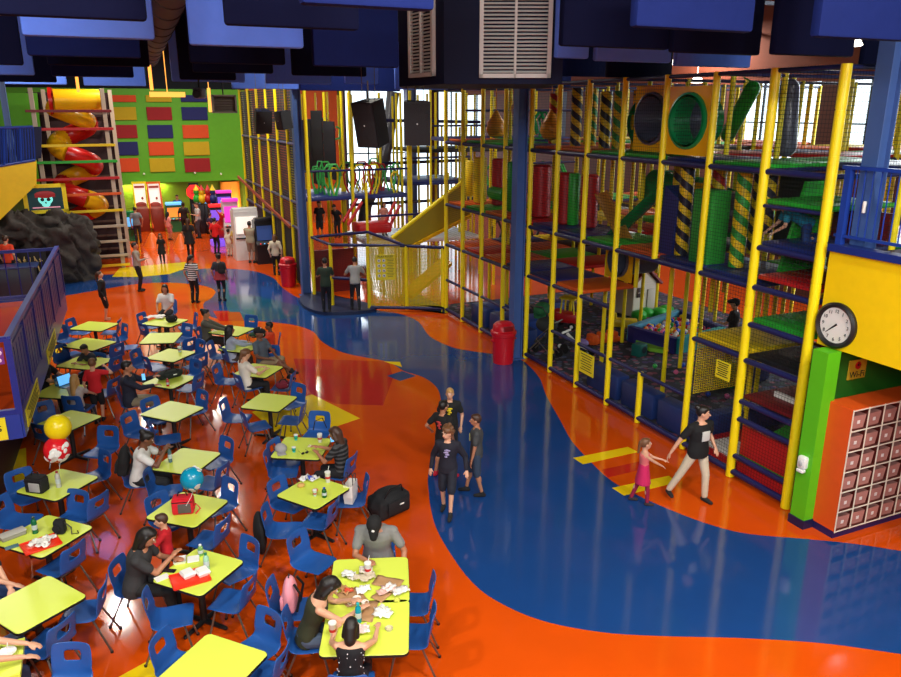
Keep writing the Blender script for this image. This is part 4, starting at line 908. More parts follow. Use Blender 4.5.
m = MB(); q = at(*c4(690, 595), .06); P_ = [at(*c4(*p), .06) for p in ((620, 565), (650, 560), (755, 600), (740, 612), (690, 605))]; m.prism([tuple(p) for p in P_], .1); solo('foam_ramp', m, mat('lime_foam', (130, 195, 50), .5), 'flat lime green foam mat leading to the ball pit', 'mat', smooth=False)
q = at(*c4(657, 617), .06); t = thing('foam_cube', 'small dark teal foam cube with a printed face beside the lime mat', 'foam toy', tuple(q), .3)
m = MB(); m.box((0, 0, .16), (.3, .3, .32), None, .03); m.build('cube', mat('foam_teal', (16, 96, 90), .5), t)
m = MB(); m.lathe((0, -.155, .18), [(.001, 0), (.09, 0), (.09, .006), (.001, .006)], 16, Matrix.Rotation(pi / 2, 4, 'X')); m.build('printed_face', mat('print_dark', (14, 30, 40), .5), t)
q = at(723, 392, .06); t = thing('foam_tunnel', 'green and navy foam tunnel toy near the front rail by the sign', 'foam toy', tuple(q + V((.4, .3, 0))), .2)
m = MB(); m.box((0, 0, .3), (.5, .5, .6), None, .08); m.build('green_block', TUBEG, t); m = MB(); m.box((.7, -.1, .22), (.9, .5, .44), None, .08); m.build('navy_block', PADS['b'], t); m = MB(); m.tube((-.0, -.26, .3), (0, -.24, .3), .15, seg=16); m.build('porthole', YEL, t)
for k, (u, v, sx, sy, sz) in enumerate(((495, 322, .7, .9, .55), (512, 330, .9, .7, .5), (530, 338, .7, .8, .6), (540, 316, .6, .6, .45))):
    q = at(u, v, .06); q.x = max(q.x, .65) + (.4 if k == 3 else 0); m = MB(); m.box(q + V((0, 0, sz / 2)), (sx, sy, sz), None, .07)
    solo('foam_block', m, mat('foam_blue', (34, 70, 150), .45), 'blue padded foam block behind the column, %s' % ['nearest the entry', 'second along', 'tallest, beside the car', 'small one at the back'][k], 'foam toy')
# strollers parked
def stroller(loc, rz, cloth, label):
    t = thing('stroller', label, 'stroller', loc, rz); m = MB()
    m.path([(-.2, -.35, .12), (-.2, .1, .5), (-.2, -.4, 1.0)], .015, seg=6); m.path([(.2, -.35, .12), (.2, .1, .5), (.2, -.4, 1.0)], .015, seg=6); m.path([(-.2, .35, .12), (-.2, -.1, .6)], .015, seg=6); m.path([(.2, .35, .12), (.2, -.1, .6)], .015, seg=6); m.tube((-.2, -.4, 1.0), (.2, -.4, 1.0), .02); m.build('frame', CHROME, t)
    m = MB(); m.box((0, 0, .42), (.36, .35, .06), None, .02); m.box((0, -.18, .65), (.36, .06, .45), Euler((R(15), 0, 0)), .02); m.build('seat', cloth, t)
    m = MB(); m.ell((0, -.08, .86), (.22, .3, .2)); m.build('canopy', cloth, t)
    for sx in (-1, 1):
        for y in (-.35, .35): m = MB(); m.tube((sx * .22 - .015, y, .11), (sx * .22 + .015, y, .11), .11, seg=16); m.build('wheel', BLACK, t)
stroller(tuple(at(541, 364, .06) + V((.35, .5, 0))), R(30), mat('cloth_charcoal', (30, 36, 36), .8), 'dark folded stroller just inside the rail right of the red bin')
stroller(tuple(at(556, 352, .06) + V((.3, 1.2, 0))), R(-60), mat('cloth_greenish', (40, 110, 60), .8), 'green-hooded stroller behind the dark stroller')
t = thing('tricycle', 'white and lilac toddler tricycle on the carpet near the front rail', 'tricycle', tuple(at(*c4(470, 618), .06)), .5)
m = MB(); m.path([(0, -.3, .25), (0, 0, .3), (0, .3, .55)], .04); m.tube((-.2, .32, .6), (.2, .32, .6), .03); m.build('frame', WHITE, t)
m = MB(); m.ell((0, -.12, .38), (.15, .2, .1)); m.build('seat', mat('lilac', (130, 110, 170), .5), t)
for x, y in ((0, .35), (-.18, -.3), (.18, -.3)): m = MB(); m.tube((x - .03, y, .13), (x + .03, y, .13), .13, seg=16); m.build('wheel', BLACK, t)
# ------------------------------------------------------------------ tables
s21 = 4.095; s3 = lambda x, y: (x / s21, 420 + y / s21); s1 = lambda x, y: (x / s21, 300 + y / s21); s2 = lambda x, y: (180 + x / s21, 300 + y / s21)
s4 = lambda x, y: (180 + x / 3.465, 420 + y / 3.465); s5 = lambda x, y: (x / 3.754, 530 + y / 3.754)
TB = [  # corners left, top, right, bottom, description
 ([s1(297,117), s1(355,85), s1(485,97), s1(410,128)], 'the farthest lime table in the left row'),
 ([s1(258,185), s1(350,152), s1(462,172), s1(385,210)], 'the second lime table of the left row'),
 ([s1(230,268), s1(330,227), s1(458,240), s1(375,290)], 'the third lime table of the left row'),
 ([s1(140,512), s1(290,448), s1(422,475), s1(278,538)], 'the lime table behind the yellow balloon'),
 ([s1(575,175), s1(607,135), s1(740,133), s1(720,178)], 'the bare table before the bag-covered one'),
 ([s1(588,95), s1(650,68), s1(762,82), s1(700,112)], 'the far table covered with white bags'),
 ([s1(595,238), s1(690,197), s1(803,212), s1(710,255)], 'the table with one clear cup'),
 ([s1(582,340), s1(680,298), s1(808,312), s1(705,367)], 'the table with the black duffel bag'),
 ([s1(578,465), s1(690,413), s1(835,440), s1(720,500)], 'the empty table behind the backpack wearer'),
 ([s3(617,205), s3(745,113), s3(915,133), s3(780,222)], 'the table of the backpack wearer'),
 ([s3(607,400), s3(735,288), s3(940,330), s3(790,445)], 'the table with the red lunch bag'),
 ([s3(60,293), s3(245,195), s3(405,232), s3(230,333)], 'the table with the black lunch bag'),
 ([s3(-20,505), s3(195,385), s3(385,435), s3(170,570)], 'the left edge table with a red tray'),
 ([s5(-85,300), s5(185,168), s5(330,245), s5(70,395)], 'the empty large table at the bottom left'),
 ([s5(562,190), s5(740,68), s5(922,112), s5(755,252)], 'the table of the woman feeding a child'),
 ([(150,684), (208,632), (268,652), (215,712)], 'the empty table at the bottom centre'),
 ([s2(120,130), s2(185,102), s2(303,115), s2(235,150)], 'the table of the woman in the grey hoodie'),
 ([s2(165,200), s2(230,162), s2(325,180), s2(275,222)], 'the table of the boy in orange'),
 ([s2(222,300), s2(290,260), s2(430,270), s2(345,322)], 'the table of the man with stretched legs'),
 ([s2(247,437), s2(330,380), s2(485,393), s2(400,460)], 'the empty table on the yellow floor patch'),
 ([s2(373,640), s2(430,557), s2(612,568), s2(580,660)], 'the table with the grey cap'),
 ([s4(332,262), s4(450,190), s4(597,235), s4(470,307)], 'the table with the green shaker bottle'),
 ([(334,603), (338,558), (404,559), (404,603)], 'the messy double table, far half'),
 ([(324,650), (333,605), (404,605), (404,649)], 'the messy double table, near half'),
 ([s1(165,380), s1(215,352), s1(325,360), s1(275,392)], 'the table of the family group at the left'),
]
def table_mesh(L, Wd):
    t = thing('dining_table', 'table', 'table', (0, 0, 0), 0, 'lime tables of the eating area')
    def rr_(hx, hy, r, n=5):
        P_ = []
        for (sx, sy, a0) in ((1, 1, 0), (-1, 1, 90), (-1, -1, 180), (1, -1, 270)):
            for k in range(n + 1): a = R(a0 + 90 * k / n); P_.append((sx * (hx - r) + r * cos(a), sy * (hy - r) + r * sin(a)))
        return P_
    m = MB(); m.rings([[(x, y, z) for x, y in rr_(L / 2 - d, Wd / 2 - d, .07 - d)] for d, z in ((.004, .722), (.004, .744), (.010, .750))]); tp = m.build('tabletop', TABLEY, t)
    m = MB(); m.rings([[(x, y, z) for x, y in rr_(L / 2 - d, Wd / 2 - d, .07)] for d, z in ((.01, .712), (0, .716), (0, .742), (.006, .745))]); m.build('edge_band', BLACK, tp)
    m = MB(); m.lathe((0, 0, 0), [(.05, .03), (.042, .06), (.04, .69), (.05, .70), (.16, .705), (.16, .715)], 16); m.build('pedestal', BLACK, t)
    for k in range(4):
        a = pi / 4 * 0 + k * pi / 2; m = MB(); m.cap((.0, 0, .045), (.33 * cos(a), .33 * sin(a), .03), .035, .025, 8); m.build('foot', BLACK, t)
    return t
proto_t = None; TBL = []
for i, (cs, desc) in enumerate(TB):
    P_ = [at(u, v, .75) for u, v in cs]; ctr = sum(P_, V()) / 4
    e1 = ((P_[1] - P_[0]) + (P_[2] - P_[3])) / 2; e2 = ((P_[2] - P_[1]) + (P_[3] - P_[0])) / 2
    a1 = math.atan2(e1.y, e1.x); a2 = math.atan2(e2.y, e2.x) + pi / 2
    while a2 - a1 > pi: a2 -= 2 * pi
    while a2 - a1 < -pi: a2 += 2 * pi
    rz = (a1 + a2) / 2; l1, l2 = e1.length, e2.length
    if i == 23 or i == 22: l1, l2, rz = .93, .93, a1
    t = table_mesh(min(max(l1, .78), 1.05), min(max(l2, .75), 1.0)); t.location = (ctr.x, ctr.y, 0); t.rotation_euler = (0, 0, rz)
    t['label'] = desc.replace('the ', '', 1) + ', lime top, black pedestal' if i not in (24,) else 'small lime table crowded by the family group at the left'
    TBL.append((ctr, rz, desc, e1.normalized(), e2.normalized()))
# ------------------------------------------------------------------ chairs: one shell with a window in the back, four splayed steel legs
def chair_proto():
    t = thing('plastic_chair', 'chair', 'chair', (0, 0, 0), 0, 'blue plastic chairs of the eating area')
    prof = [(.235, .425, .40), (.225, .445, .43), (.15, .445, .45), (0, .432, .46), (-.12, .43, .455), (-.18, .445, .44), (-.21, .485, .425), (-.228, .55, .42), (-.238, .585, .425), (-.248, .63, .43), (-.258, .68, .43), (-.268, .73, .425), (-.278, .785, .41), (-.284, .812, .385), (-.287, .822, .33)]
    nx = 10; bm = bmesh.new(); g = []
    for y, z, w_ in prof:
        row = []
        for j in range(nx + 1):
            s = j / nx * 2 - 1; curv = .035 * s * s
            row.append(bm.verts.new((s * w_ / 2, y + (curv if z > .5 else 0), z + (curv * .5 if z < .5 else 0))))
        g.append(row)
    for i in range(len(prof) - 1):
        for j in range(nx):
            if 9 <= i <= 10 and 3 <= j <= 6: continue
            bm.faces.new((g[i][j], g[i][j + 1], g[i + 1][j + 1], g[i + 1][j]))
    bmesh.ops.recalc_face_normals(bm, faces=bm.faces[:])
    me = bpy.data.meshes.new('shell'); bm.to_mesh(me); bm.free(); me.materials.append(CHAIRB)
    me.polygons.foreach_set('use_smooth', [True] * len(me.polygons))
    o = bpy.data.objects.new('shell', me); C.objects.link(o); o.parent = t
    q = o.modifiers.new('s', 'SOLIDIFY'); q.thickness = .014; q.offset = 0
    q = o.modifiers.new('u', 'SUBSURF'); q.levels = 1; q.render_levels = 1
    BAKE.append(o)
    for sx in (-1, 1):
        for sy, y1 in ((.15, .24), (-.14, -.31)):
            m = MB(); m.path([(sx * .12, sy * .8, .418), (sx * .155, sy, .40), (sx * .215, y1, .012)], .0125, seg=8); lg = m.build('leg', CHROME, t)
            m = MB(); m.tube((sx * .215, y1, 0), (sx * .216, y1, .025), .018, seg=8); m.build('foot_cap', BLACK, lg)
    m = MB(); m.path([(-.155, .15, .41), (.155, .15, .41)], .011, seg=6); m.path([(-.155, -.14, .41), (.155, -.14, .41)], .011, seg=6); m.build('seat_frame', CHROME, t)
    return t
CP = chair_proto(); bake_all()
CH = [(80,333,-10,0),(111,333,190,0),(69,341,-20,1),(112,357,150,1),(73,355,60,1),(127,348,10,1),(117,340,225,1),(67,362,-30,2),(66,380,50,2),(109,371,160,2),
 (50,424,-40,3),(53,438,65,3),(102,452,-100,11),(93,478,-130,11),(28,497,-40,11),(68,522,-110,12),(88,515,160,12),(62,567,160,12),(20,522,-5,12),(84,612,190,13),(48,645,162,13),(5,650,50,13),(64,692,-90,13),(-6,600,-30,13),
 (139,588,-5,14),(172,618,15,14),(233,602,168,14),(236,572,-130,14),(209,541,165,10),(170,522,-30,10),(218,508,-130,10),(166,492,5,10),(211,484,165,10),
 (216,463,-130,9),(142,482,5,9),(141,434,-20,8),(167,440,20,8),(159,419,-35,8),(193,412,-130,8),(133,404,20,7),(188,379,-125,7),(190,389,165,7),(146,366,-15,6),(157,369,45,6),(193,357,-130,6),(195,367,150,6),
 (181,340,-120,4),(184,351,150,4),(150,327,-15,5),(188,328,-150,5),(168,314,-90,5),(152,335,55,5),(209,342,0,16),(247,331,-110,16),(221,357,-5,17),(234,360,40,17),(270,349,190,17),
 (228,382,-10,18),(249,388,40,18),(283,388,175,18),(269,364,-95,18),(291,405,-125,19),(292,421,175,19),(237,419,-5,19),(257,427,30,19),(287,463,-20,20),(316,436,-100,20),(339,474,160,20),(283,473,5,20),
 (290,505,-30,21),(319,522,165,21),(351,501,190,21),(284,531,0,21),(313,563,-28,22),(412,605,180,22),(411,637,178,23),(293,610,0,22),(310,641,5,23),(378,562,-90,22),(352,688,90,23),(184,668,-12,15),(254,652,-125,15),(262,676,170,15),
 (80,409,85,24),(106,394,165,24),(46,392,0,24),(93,372,-110,24)]
seen = {}; CHAIRS = []
for i, (u, v, a, ti) in enumerate(CH):
    c_ = CP if i == 0 else copy_tree(CP)
    p = at(u, v, .44); c_.location = (p.x, p.y, 0); c_.rotation_euler = (0, 0, ang(a) - pi / 2)
    ctr, rz, desc, e1, e2 = TBL[ti]; d = p - ctr; cy_, sy_ = cos(YAW), sin(YAW)
    dx, dy = d.x * cy_ - d.y * sy_, d.x * sy_ + d.y * cy_
    side = ('far' if dy > .25 else 'near' if dy < -.25 else '') ; s2_ = 'left' if dx < -.15 else 'right' if dx > .15 else ''
    k = (side + ' ' + s2_).strip() or 'inner'; lab = 'blue chair, %s side of %s' % (k, desc)
    n_ = seen.get(lab, 0); seen[lab] = n_ + 1
    if n_: lab = lab.replace('blue chair', ['', 'second blue chair', 'third blue chair', 'fourth blue chair'][n_])
    c_['label'] = lab; CHAIRS.append(c_)
# ------------------------------------------------------------------ people
def ik(a, t, l1, l2, pole):
    a, t = V(a), V(t); d = t - a; L = d.length; mx = (l1 + l2) * .999
    if L > mx: t = a + d * (mx / L); d = t - a; L = mx
    x = (l1 * l1 - l2 * l2 + L * L) / (2 * L); h = math.sqrt(max(l1 * l1 - x * x, 0)); n = d.normalized()
    p = V(pole); p = (p - n * p.dot(n)); p = p.normalized() if p.length > 1e-5 else n.orthogonal()
    return a + n * x + p * h, t
def body_loft(m, secs):     # secs: centre, half width, half depth, frame
    m.rings([[c + F @ V((cos(2 * pi * j / 18) * w_, sin(2 * pi * j / 18) * d_, 0)) for j in range(18)] for c, w_, d_, F in secs])
COLM = {}
def cloth(rgb, k=''):
    key = 'cloth_%02x%02x%02x' % rgb + k
    return mat(key, rgb, .85, var=.12, scale=9, bump=.25, bscale=14)
def person(u, v, face, label, h=1.68, seat=False, lean=0.0, hl=None, hr=None, fl_=None, fr_=None, top=(40, 40, 45), sleeve='short', bottom=(30, 32, 45), leg='long', shoe=(30, 30, 32), hair=('k', 'short'), skin=0,
           head=(0, 0), cap=None, vz=0.0, near=True, pos=None, print_=None, dress=None, bodyw=1.0, group=None, crouch=0.0, stripes=None, twist=0):
    k = h / 1.7; kid = h < 1.5; hs = k if h > 1.4 else (k * 1.08 + .03 if h > 1.2 else k * 1.2 + .02)
    p0 = V(pos) if pos is not None else at(u, v, vz)
    z_off = p0.z if (pos is not None or vz) else 0.0
    rz = ang(face) - pi / 2
    if seat: p0 = at(u, v, .46) if pos is None else p0; base = V((p0.x, p0.y, 0.0)) if pos is None else p0
    else: base = V((p0.x, p0.y, z_off))
    t = thing('person', label, 'person', tuple(base), rz, group)
    S = MB(); TP = MB(); BT = MB(); vx = .0125 if near else .022
    if seat: hip = V((0, -.06, .45 + .10 * k)) 
    else: hip = V((0, 0, .92 * k - crouch))
    Lf = Euler((-R(lean), 0, -R(twist))).to_matrix(); up = Lf @ V((0, 0, 1)); fw = Lf @ V((0, 1, 0)); rt = Lf @ V((1, 0, 0)); I3 = Matrix.Identity(3)
    sw = (.19 if h > 1.4 else .175) * k * (.94 if sleeve == 'none' else 1) * bodyw
    waist = hip + up * .18 * k; chest = hip + up * .38 * k; neck = hip + up * .515 * k; hs *= 1.06
    hy, hp = head; HF = Lf @ Euler((-R(hp), 0, -R(hy))).to_matrix()
    headc = neck + up * .035 * k + HF @ V((0, .018, .112)) * hs
    def torso(m, e, z0=-.06, top_=.50):
        secs = [(hip + up * (z0 - .02) * k, (.06 + e), .05 + e, Lf)]
        for zz, w_, d_ in ((z0, .155, .11), (.02, .165, .115), (.12, .145, .105), (.20, .138, .1), (.30, .158, .114), (.39, .175, .118), (.45, .165, .10), (.485, .12, .08), (.505, .075, .065), (.53, .055, .055)):
            if zz < z0 or zz > top_ + .001: continue
            secs.append((hip + up * zz * k, w_ * k * bodyw + e, d_ * k * bodyw + e, Lf))
        body_loft(m, secs)
    torso(S, -.004, top_=.53); S.cap(neck - up * .03, headc - HF @ V((0, .02, .05)) * hs, .055 * hs, .05 * hs)
    # head with jaw, nose, ears, brow
    S.ell(headc, (.073 * hs, .092 * hs, .105 * hs), HF.to_4x4()); S.ell(headc + HF @ V((0, .028, -.055)) * hs, (.055 * hs, .06 * hs, .06 * hs), HF.to_4x4())
    S.cap(headc + HF @ V((0, .088, .0)) * hs, headc + HF @ V((0, .108, -.03)) * hs, .011 * hs, .016 * hs, 8)
    S.cap(headc + HF @ V((-.02, .08, -.062)) * hs, headc + HF @ V((.02, .08, -.062)) * hs, .012 * hs, .012 * hs, 8)
    for s in (-1, 1): S.ell(headc + HF @ V((s * .076, -.002, -.01)) * hs, (.012 * hs, .022 * hs, .032 * hs), HF.to_4x4(), 8, 6)
    # arms
    la, lb = .285 * k, .25 * k; hands = []
    for s, tgt in ((-1, hl), (1, hr)):
        sh = hip + up * .435 * k + rt * s * (sw - .01)
        if tgt is not None and tgt[0] == 'w': tgt = tuple(Matrix.Rotation(-rz, 3, 'Z') @ (V(tgt[1]) - base))
        if tgt is None: tgt = (s * (.24 * k), .04, hip.z - .05 * k) if not seat else (s * .14, .32, hip.z + .12)
        pole = V((s * .5, -.8, -.6)) if not (seat or abs(tgt[1]) > .2) else V((s * .7, -.3, -.8))
        el, wr = ik(sh, tgt, la, lb, pole)
        S.cap(neck - up * .045 * k + rt * s * .03 * k, sh, .04 * k, .045 * k); S.cap(sh, el, .048 * k, .038 * k); S.cap(el, wr, .038 * k, .026 * k)
        d = (wr - el).normalized(); sd = d.cross(V((0, 0, 1))); sd = sd.normalized() if sd.length > .1 else V((1, 0, 0)); nn = sd.cross(d)
        pm = wr + d * .05 * k; Mh = Matrix((sd, d, nn)).transposed().to_4x4()
        S.ell(pm, (.04 * k, .05 * k, .017 * k), Mh, 10, 6)
        for q, (off, ln) in enumerate(((-.028, .06), (-.009, .072), (.01, .068), (.028, .055))):
            b0 = wr + (d * .085 + sd * off) * k; b1 = b0 + (d * ln * .55 - nn * .008) * k; b2 = b1 + (d * ln * .4 - nn * .022) * k
            rf = .0095 * k if near else .012; S.cap(b0, b1, rf, rf * .92, 6, 2); S.cap(b1, b2, rf * .92, rf * .8, 6, 2)
        b0 = wr + (d * .03 - sd * s * .03) * k; b1 = b0 + (d * .035 - sd * s * .025 - nn * .012) * k; S.cap(b0, b1, .012 * k, .0105 * k, 6, 2); S.cap(b1, b1 + (d * .03 - nn * .012) * k, .0105 * k, .009 * k, 6, 2)
        e = .012
        if sleeve in ('short', 'long'):
            TP.cap(sh - rt * s * .02, sh.lerp(el, .62 if sleeve == 'short' else 1.0), .062 * k + e, .048 * k + e * (1.2 if sleeve == 'short' else .6)); TP.cap(neck - up * .035 * k + rt * s * .05 * k, sh + up * .012 * k, .05 * k, .055 * k + e * .6)
            if sleeve == 'long': TP.cap(el, el.lerp(wr, .93), .044 * k + e * .5, .034 * k + e * .4)
        hands.append(wr)
    torso(TP, .012 if sleeve != 'none' else .009, -.10 if dress is None else -.02, .486 if sleeve != 'none' else .451)
    # legs
    lt, ls = .42 * k, .41 * k
    for s, ft in ((-1, fl_), (1, fr_)):
        hj = hip + V((s * .085 * k, 0, -.02 * k))
        if ft is None: ft = (s * .09 * k, 0.0, 0) if not seat else (s * .12, .38 * k, 0)
        an = V(ft) + V((0, 0, .085 * k))
        kn, an = ik(hj, an, lt, ls, V((s * .12, 1, .6 if seat else .2)))
        S.cap(hj, kn, .078 * k, .05 * k); S.cap(kn, an, .05 * k, .034 * k); S.ell(kn.lerp(an, .3) + V((0, -.012, 0)), (.047 * k, .05 * k, .1 * k), Matrix.Identity(4))
        if leg in ('long', 'short', 'tight'):
            e = .012 if leg != 'tight' else .005
            BT.cap(hj, kn if leg != 'short' else hj.lerp(kn, .93), .09 * k + e * .5, .06 * k + e * (1.6 if leg == 'short' else .6))
            if leg == 'short': BT.cap(hj.lerp(kn, .9), kn, .066 * k + e, .062 * k + e)
            if leg != 'short': BT.cap(kn, kn.lerp(an, .95), .055 * k + e, .042 * k + e)
        yaw = math.atan2(-(an - hj).x, max((an - hj).y, .15)) * .3; fd = V((-sin(yaw), cos(yaw), 0)) if not seat else V((0, 1, 0))
        tilt = 0
        f0 = V((an.x, an.y, an.z - .05 * k)); S.cap(an, f0 + fd * .02, .034 * k, .032 * k); S.cap(f0 - fd * .02, f0 + fd * .13 * k, .03 * k, .026 * k)
        if shoe:
            m = MB(); m.cap(f0 - fd * .035 * k + V((0, 0, .004)), f0 + fd * .06 * k + V((0, 0, .006)), .042 * k, .043 * k); m.cap(f0 + fd * .05 * k, f0 + fd * .145 * k - V((0, 0, .004)), .042 * k, .035 * k); m.cap(an + V((0, 0, -.03)), an + V((0, 0, .01)), .044 * k, .042 * k)
            m.build('shoe', cloth(shoe, 's'), t, remesh=vx, sm=1)
    if leg != 'none':
        body_loft(BT, [(hip + up * zz * k, w_ * k * bodyw, d_ * k * bodyw, Lf) for zz, w_, d_ in ((-.12, .07, .06), (-.08, .15, .11), (0, .172, .125), (.07, .16, .118), (.09, .12, .09))])
    if dress:
        zk = hip + V((0, 0, -.42 * k * dress[1])); m = MB()
        sec = [(hip + up * .2 * k, .15 * k * bodyw, .115 * k, Lf), (hip, .19 * k, .14 * k, Lf)]
        if seat: sec += [(hip + V((0, .18, -.02)), .2 * k, .14 * k, Lf), (hip + V((0, .38 * k, -.06)), .19 * k, .1 * k, Lf)]
        else: sec += [(hip.lerp(zk, .5), .22 * k, .17 * k, I3), (zk, .25 * k, .2 * k, I3)]
        body_loft(m, sec); m.build('skirt', cloth(dress[0]), t, remesh=vx * 1.2)
    sk = S.build('body', SKINS[skin], t, remesh=vx * .85, sm=2)
    if sleeve: 
        tm = TP.build('shirt', cloth(top) if not stripes else stripe_cloth(top, stripes), t, remesh=vx, sm=3)
    if leg != 'none': BT.build('shorts' if leg == 'short' else 'trousers', cloth(bottom), t, remesh=vx, sm=3)
    # hair
    hm, style = HAIRS[hair[0]], hair[1]
    if style != 'bald' and not (cap and style == 'short' and False):
        m = MB(); H4 = HF.to_4x4()
        m.ell(headc + HF @ V((0, -.016, .022)) * hs, (.082 * hs, .094 * hs, .1 * hs), H4); m.ell(headc + HF @ V((0, .03, .07)) * hs, (.066 * hs, .06 * hs, .04 * hs), H4)
        if style in ('long', 'bob'):
            ln = .30 if style == 'long' else .13
            m.cap(headc + HF @ V((0, -.045, .0)) * hs, headc + HF @ V((0, -.06, -.02)) * hs - up * ln * k - fw * .02, .078 * hs, .07 * hs, 14)
            for s in (-1, 1): m.cap(headc + HF @ V((s * .07, .0, .02)) * hs, headc + HF @ V((s * .078, -.01, -.1)) * hs, .026 * hs, .03 * hs)
        if style == 'pony': m.cap(headc + HF @ V((0, -.1, .05)) * hs, headc + HF @ V((0, -.14, -.05)) * hs - up * .14 * k, .035 * hs, .022 * hs); 
        if style == 'bun': m.ell(headc + HF @ V((0, -.09, .085)) * hs, (.045 * hs, .045 * hs, .045 * hs))
        if style == 'curly':
            rr = random.Random(int(u * 7 + v))
            for q in range(16): a = rr.uniform(0, 2 * pi); z = rr.uniform(-.3, 1); m.ell(headc + HF @ V((.078 * cos(a) * math.sqrt(1 - z * z * .8), -.02 + .085 * sin(a) * math.sqrt(1 - z * z * .8) - .01, .02 + .095 * z)) * hs, (.042 * hs,) * 3, None, 8, 6)
        # open the face
        ho = m.build('hair', hm, t, remesh=vx * .8, sm=1)
    if near:
        for s in (-1, 1):
            m = MB(); m.ell(headc + HF @ V((s * .03, .083, .012)) * hs, (.013 * hs, .009 * hs, .008 * hs), HF.to_4x4(), 8, 6); m.build('eye', mat('eye_white', (220, 215, 210), .3), t)
            m = MB(); m.ell(headc + HF @ V((s * .03, .090, .012)) * hs, (.0065 * hs, .004 * hs, .0065 * hs), HF.to_4x4(), 8, 6); m.cap(headc + HF @ V((s * .018, .089, .032)) * hs, headc + HF @ V((s * .045, .083, .033)) * hs, .0035 * hs, .003 * hs, 6, 2); m.build('brow', HAIRS['k'], t)
        m = MB(); m.cap(headc + HF @ V((-.018, .088, -.063)) * hs, headc + HF @ V((.018, .088, -.063)) * hs, .006 * hs, .006 * hs, 6, 2); m.build('lips', mat('lips', (170, 90, 85), .5), t)
    if cap:
        m = MB(); m.ell(headc + HF @ V((0, -.008, .045)) * hs, (.088 * hs, .104 * hs, .085 * hs), HF.to_4x4()); m.cap(headc + HF @ V((0, .08, .04)) * hs, headc + HF @ V((0, .135, .03)) * hs, .06 * hs, .045 * hs)
        o = m.build('cap', cloth(cap), t, remesh=vx * .8, sm=1)
        m = MB(); m.ell(headc + HF @ V((0, .075, .09)) * hs, (.018 * hs, .014 * hs, .018 * hs)); m.build('cap_mark', WHITE, o)
    if print_:
        col, side, shp = print_; s = 1 if side == 'front' else -1
        c0 = hip + up * .31 * k + fw * s * (.118 * k * bodyw + .012); m = MB()
        if shp == 'square': m.box(c0, (.15 * k, .02, .17 * k), Lf.to_4x4(), .005)
        elif shp == 'dots':
            rr = random.Random(4)
            for q in range(46):
                a = rr.uniform(0, 2 * pi); zz = rr.uniform(-.05, .42); wz = .15 if zz < .35 else .165; p = hip + up * zz * k + rt * cos(a) * (wz * k + .01) + fw * sin(a) * (.112 * k + .008); m.ell(p, (.007,) * 3, None, 6, 4)
        else:
            for q in range(4): m.ell(c0 + rt * (.02 * (q % 2) - .01) + up * (.05 - .035 * q), (.05 - .008 * q, .012, .018), Lf.to_4x4(), 10, 6)
        m.build('shirt_print', cloth(col), t)
    return t, dict(hip=hip, neck=neck, rt=rt, up=up, fw=fw, Lf=Lf, hands=hands, k=k, base=base, rz=rz, headc=headc)
def stripe_cloth(c1, c2):
    n = 'stripe_%02x%02x' % (c1[0], c2[0])
    if n in MATS: return MATS[n]
    m = mat(n, c1, .85); nt = m.node_tree; N = nt.nodes; L = nt.links; b = N['Principled BSDF']
    tc = N.new('ShaderNodeTexCoord'); sp = N.new('ShaderNodeSeparateXYZ'); L.new(tc.outputs['Object'], sp.inputs[0])
    d = N.new('ShaderNodeMath'); d.operation = 'MULTIPLY'; L.new(sp.outputs['Z'], d.inputs[0]); d.inputs[1].default_value = 14
    f = N.new('ShaderNodeMath'); f.operation = 'FRACT'; L.new(d.outputs[0], f.inputs[0]); g = N.new('ShaderNodeMath'); g.operation = 'LESS_THAN'; L.new(f.outputs[0], g.inputs[0]); g.inputs[1].default_value = .45
    mx = N.new('ShaderNodeMix'); mx.data_type = 'RGBA'; mx.inputs['A'].default_value = lin(c1); mx.inputs['B'].default_value = lin(c2); L.new(g.outputs[0], mx.inputs['Factor']); L.new(mx.outputs['Result'], b.inputs['Base Color']); return m
# walking on the blue path
FD = lambda p: (p.x - CAMX) * sin(YAW) + (p.y - CAMY) * cos(YAW)
wp_, gp_ = at(693, 500, 0), at(641, 503, 0); hold = camp(666, 458, FD(wp_) * .6 + FD(gp_) * .4)
person(693, 500, -66, 'woman in black tee with pale square print and cream trousers leading a girl', 1.64, hr=('w', hold + V((.03, 0, .02))), hl=(-.34, .02, .88), fl_=(-.14, .10, 0), fr_=(.32, -.26, .02), top=(16, 16, 18), bottom=(205, 190, 165), leg='long', hair=('k', 'bun'), skin=0, head=(-48, 0), print_=((205, 205, 200), 'front', 'square'), bodyw=1.14)
person(641, 503, -5, 'little girl in pink top and dark pink skirt holding a hand', 1.10, hl=('w', hold - V((.06, 0, .02))), hr=(.0, .30, .66), fl_=(-.06, -.16, .0), fr_=(.08, .08, 0), top=(225, 110, 110), sleeve='none', bottom=(150, 20, 60), leg='tight', dress=((200, 30, 90), .85), hair=('c', 'pony'), skin=0, head=(-10, -8), shoe=(50, 40, 45))
person(448, 512, -100, 'curly-haired child in dark zip hoodie walking toward the camera', 1.47, fl_=(-.08, .24, 0), fr_=(.09, -.10, 0), hl=(-.30, .05, .78), hr=(.27, .0, .75), top=(26, 26, 40), sleeve='long', bottom=(28, 32, 45), leg='short', hair=('c', 'curly'), skin=0, head=(28, 0), print_=((150, 140, 180), 'front', 'blot'))
person(476, 494, 178, 'dark-haired boy in grey tee and denim shorts stepping left', 1.42, fl_=(-.09, -.10, 0), fr_=(.09, .16, 0), hl=(-.2, .08, .68), hr=(.19, -.06, .66), top=(62, 64, 66), bottom=(46, 62, 84), leg='short', hair=('b', 'short'), skin=1, shoe=(22, 22, 26), print_=((190, 190, 120), 'front', 'blot'))
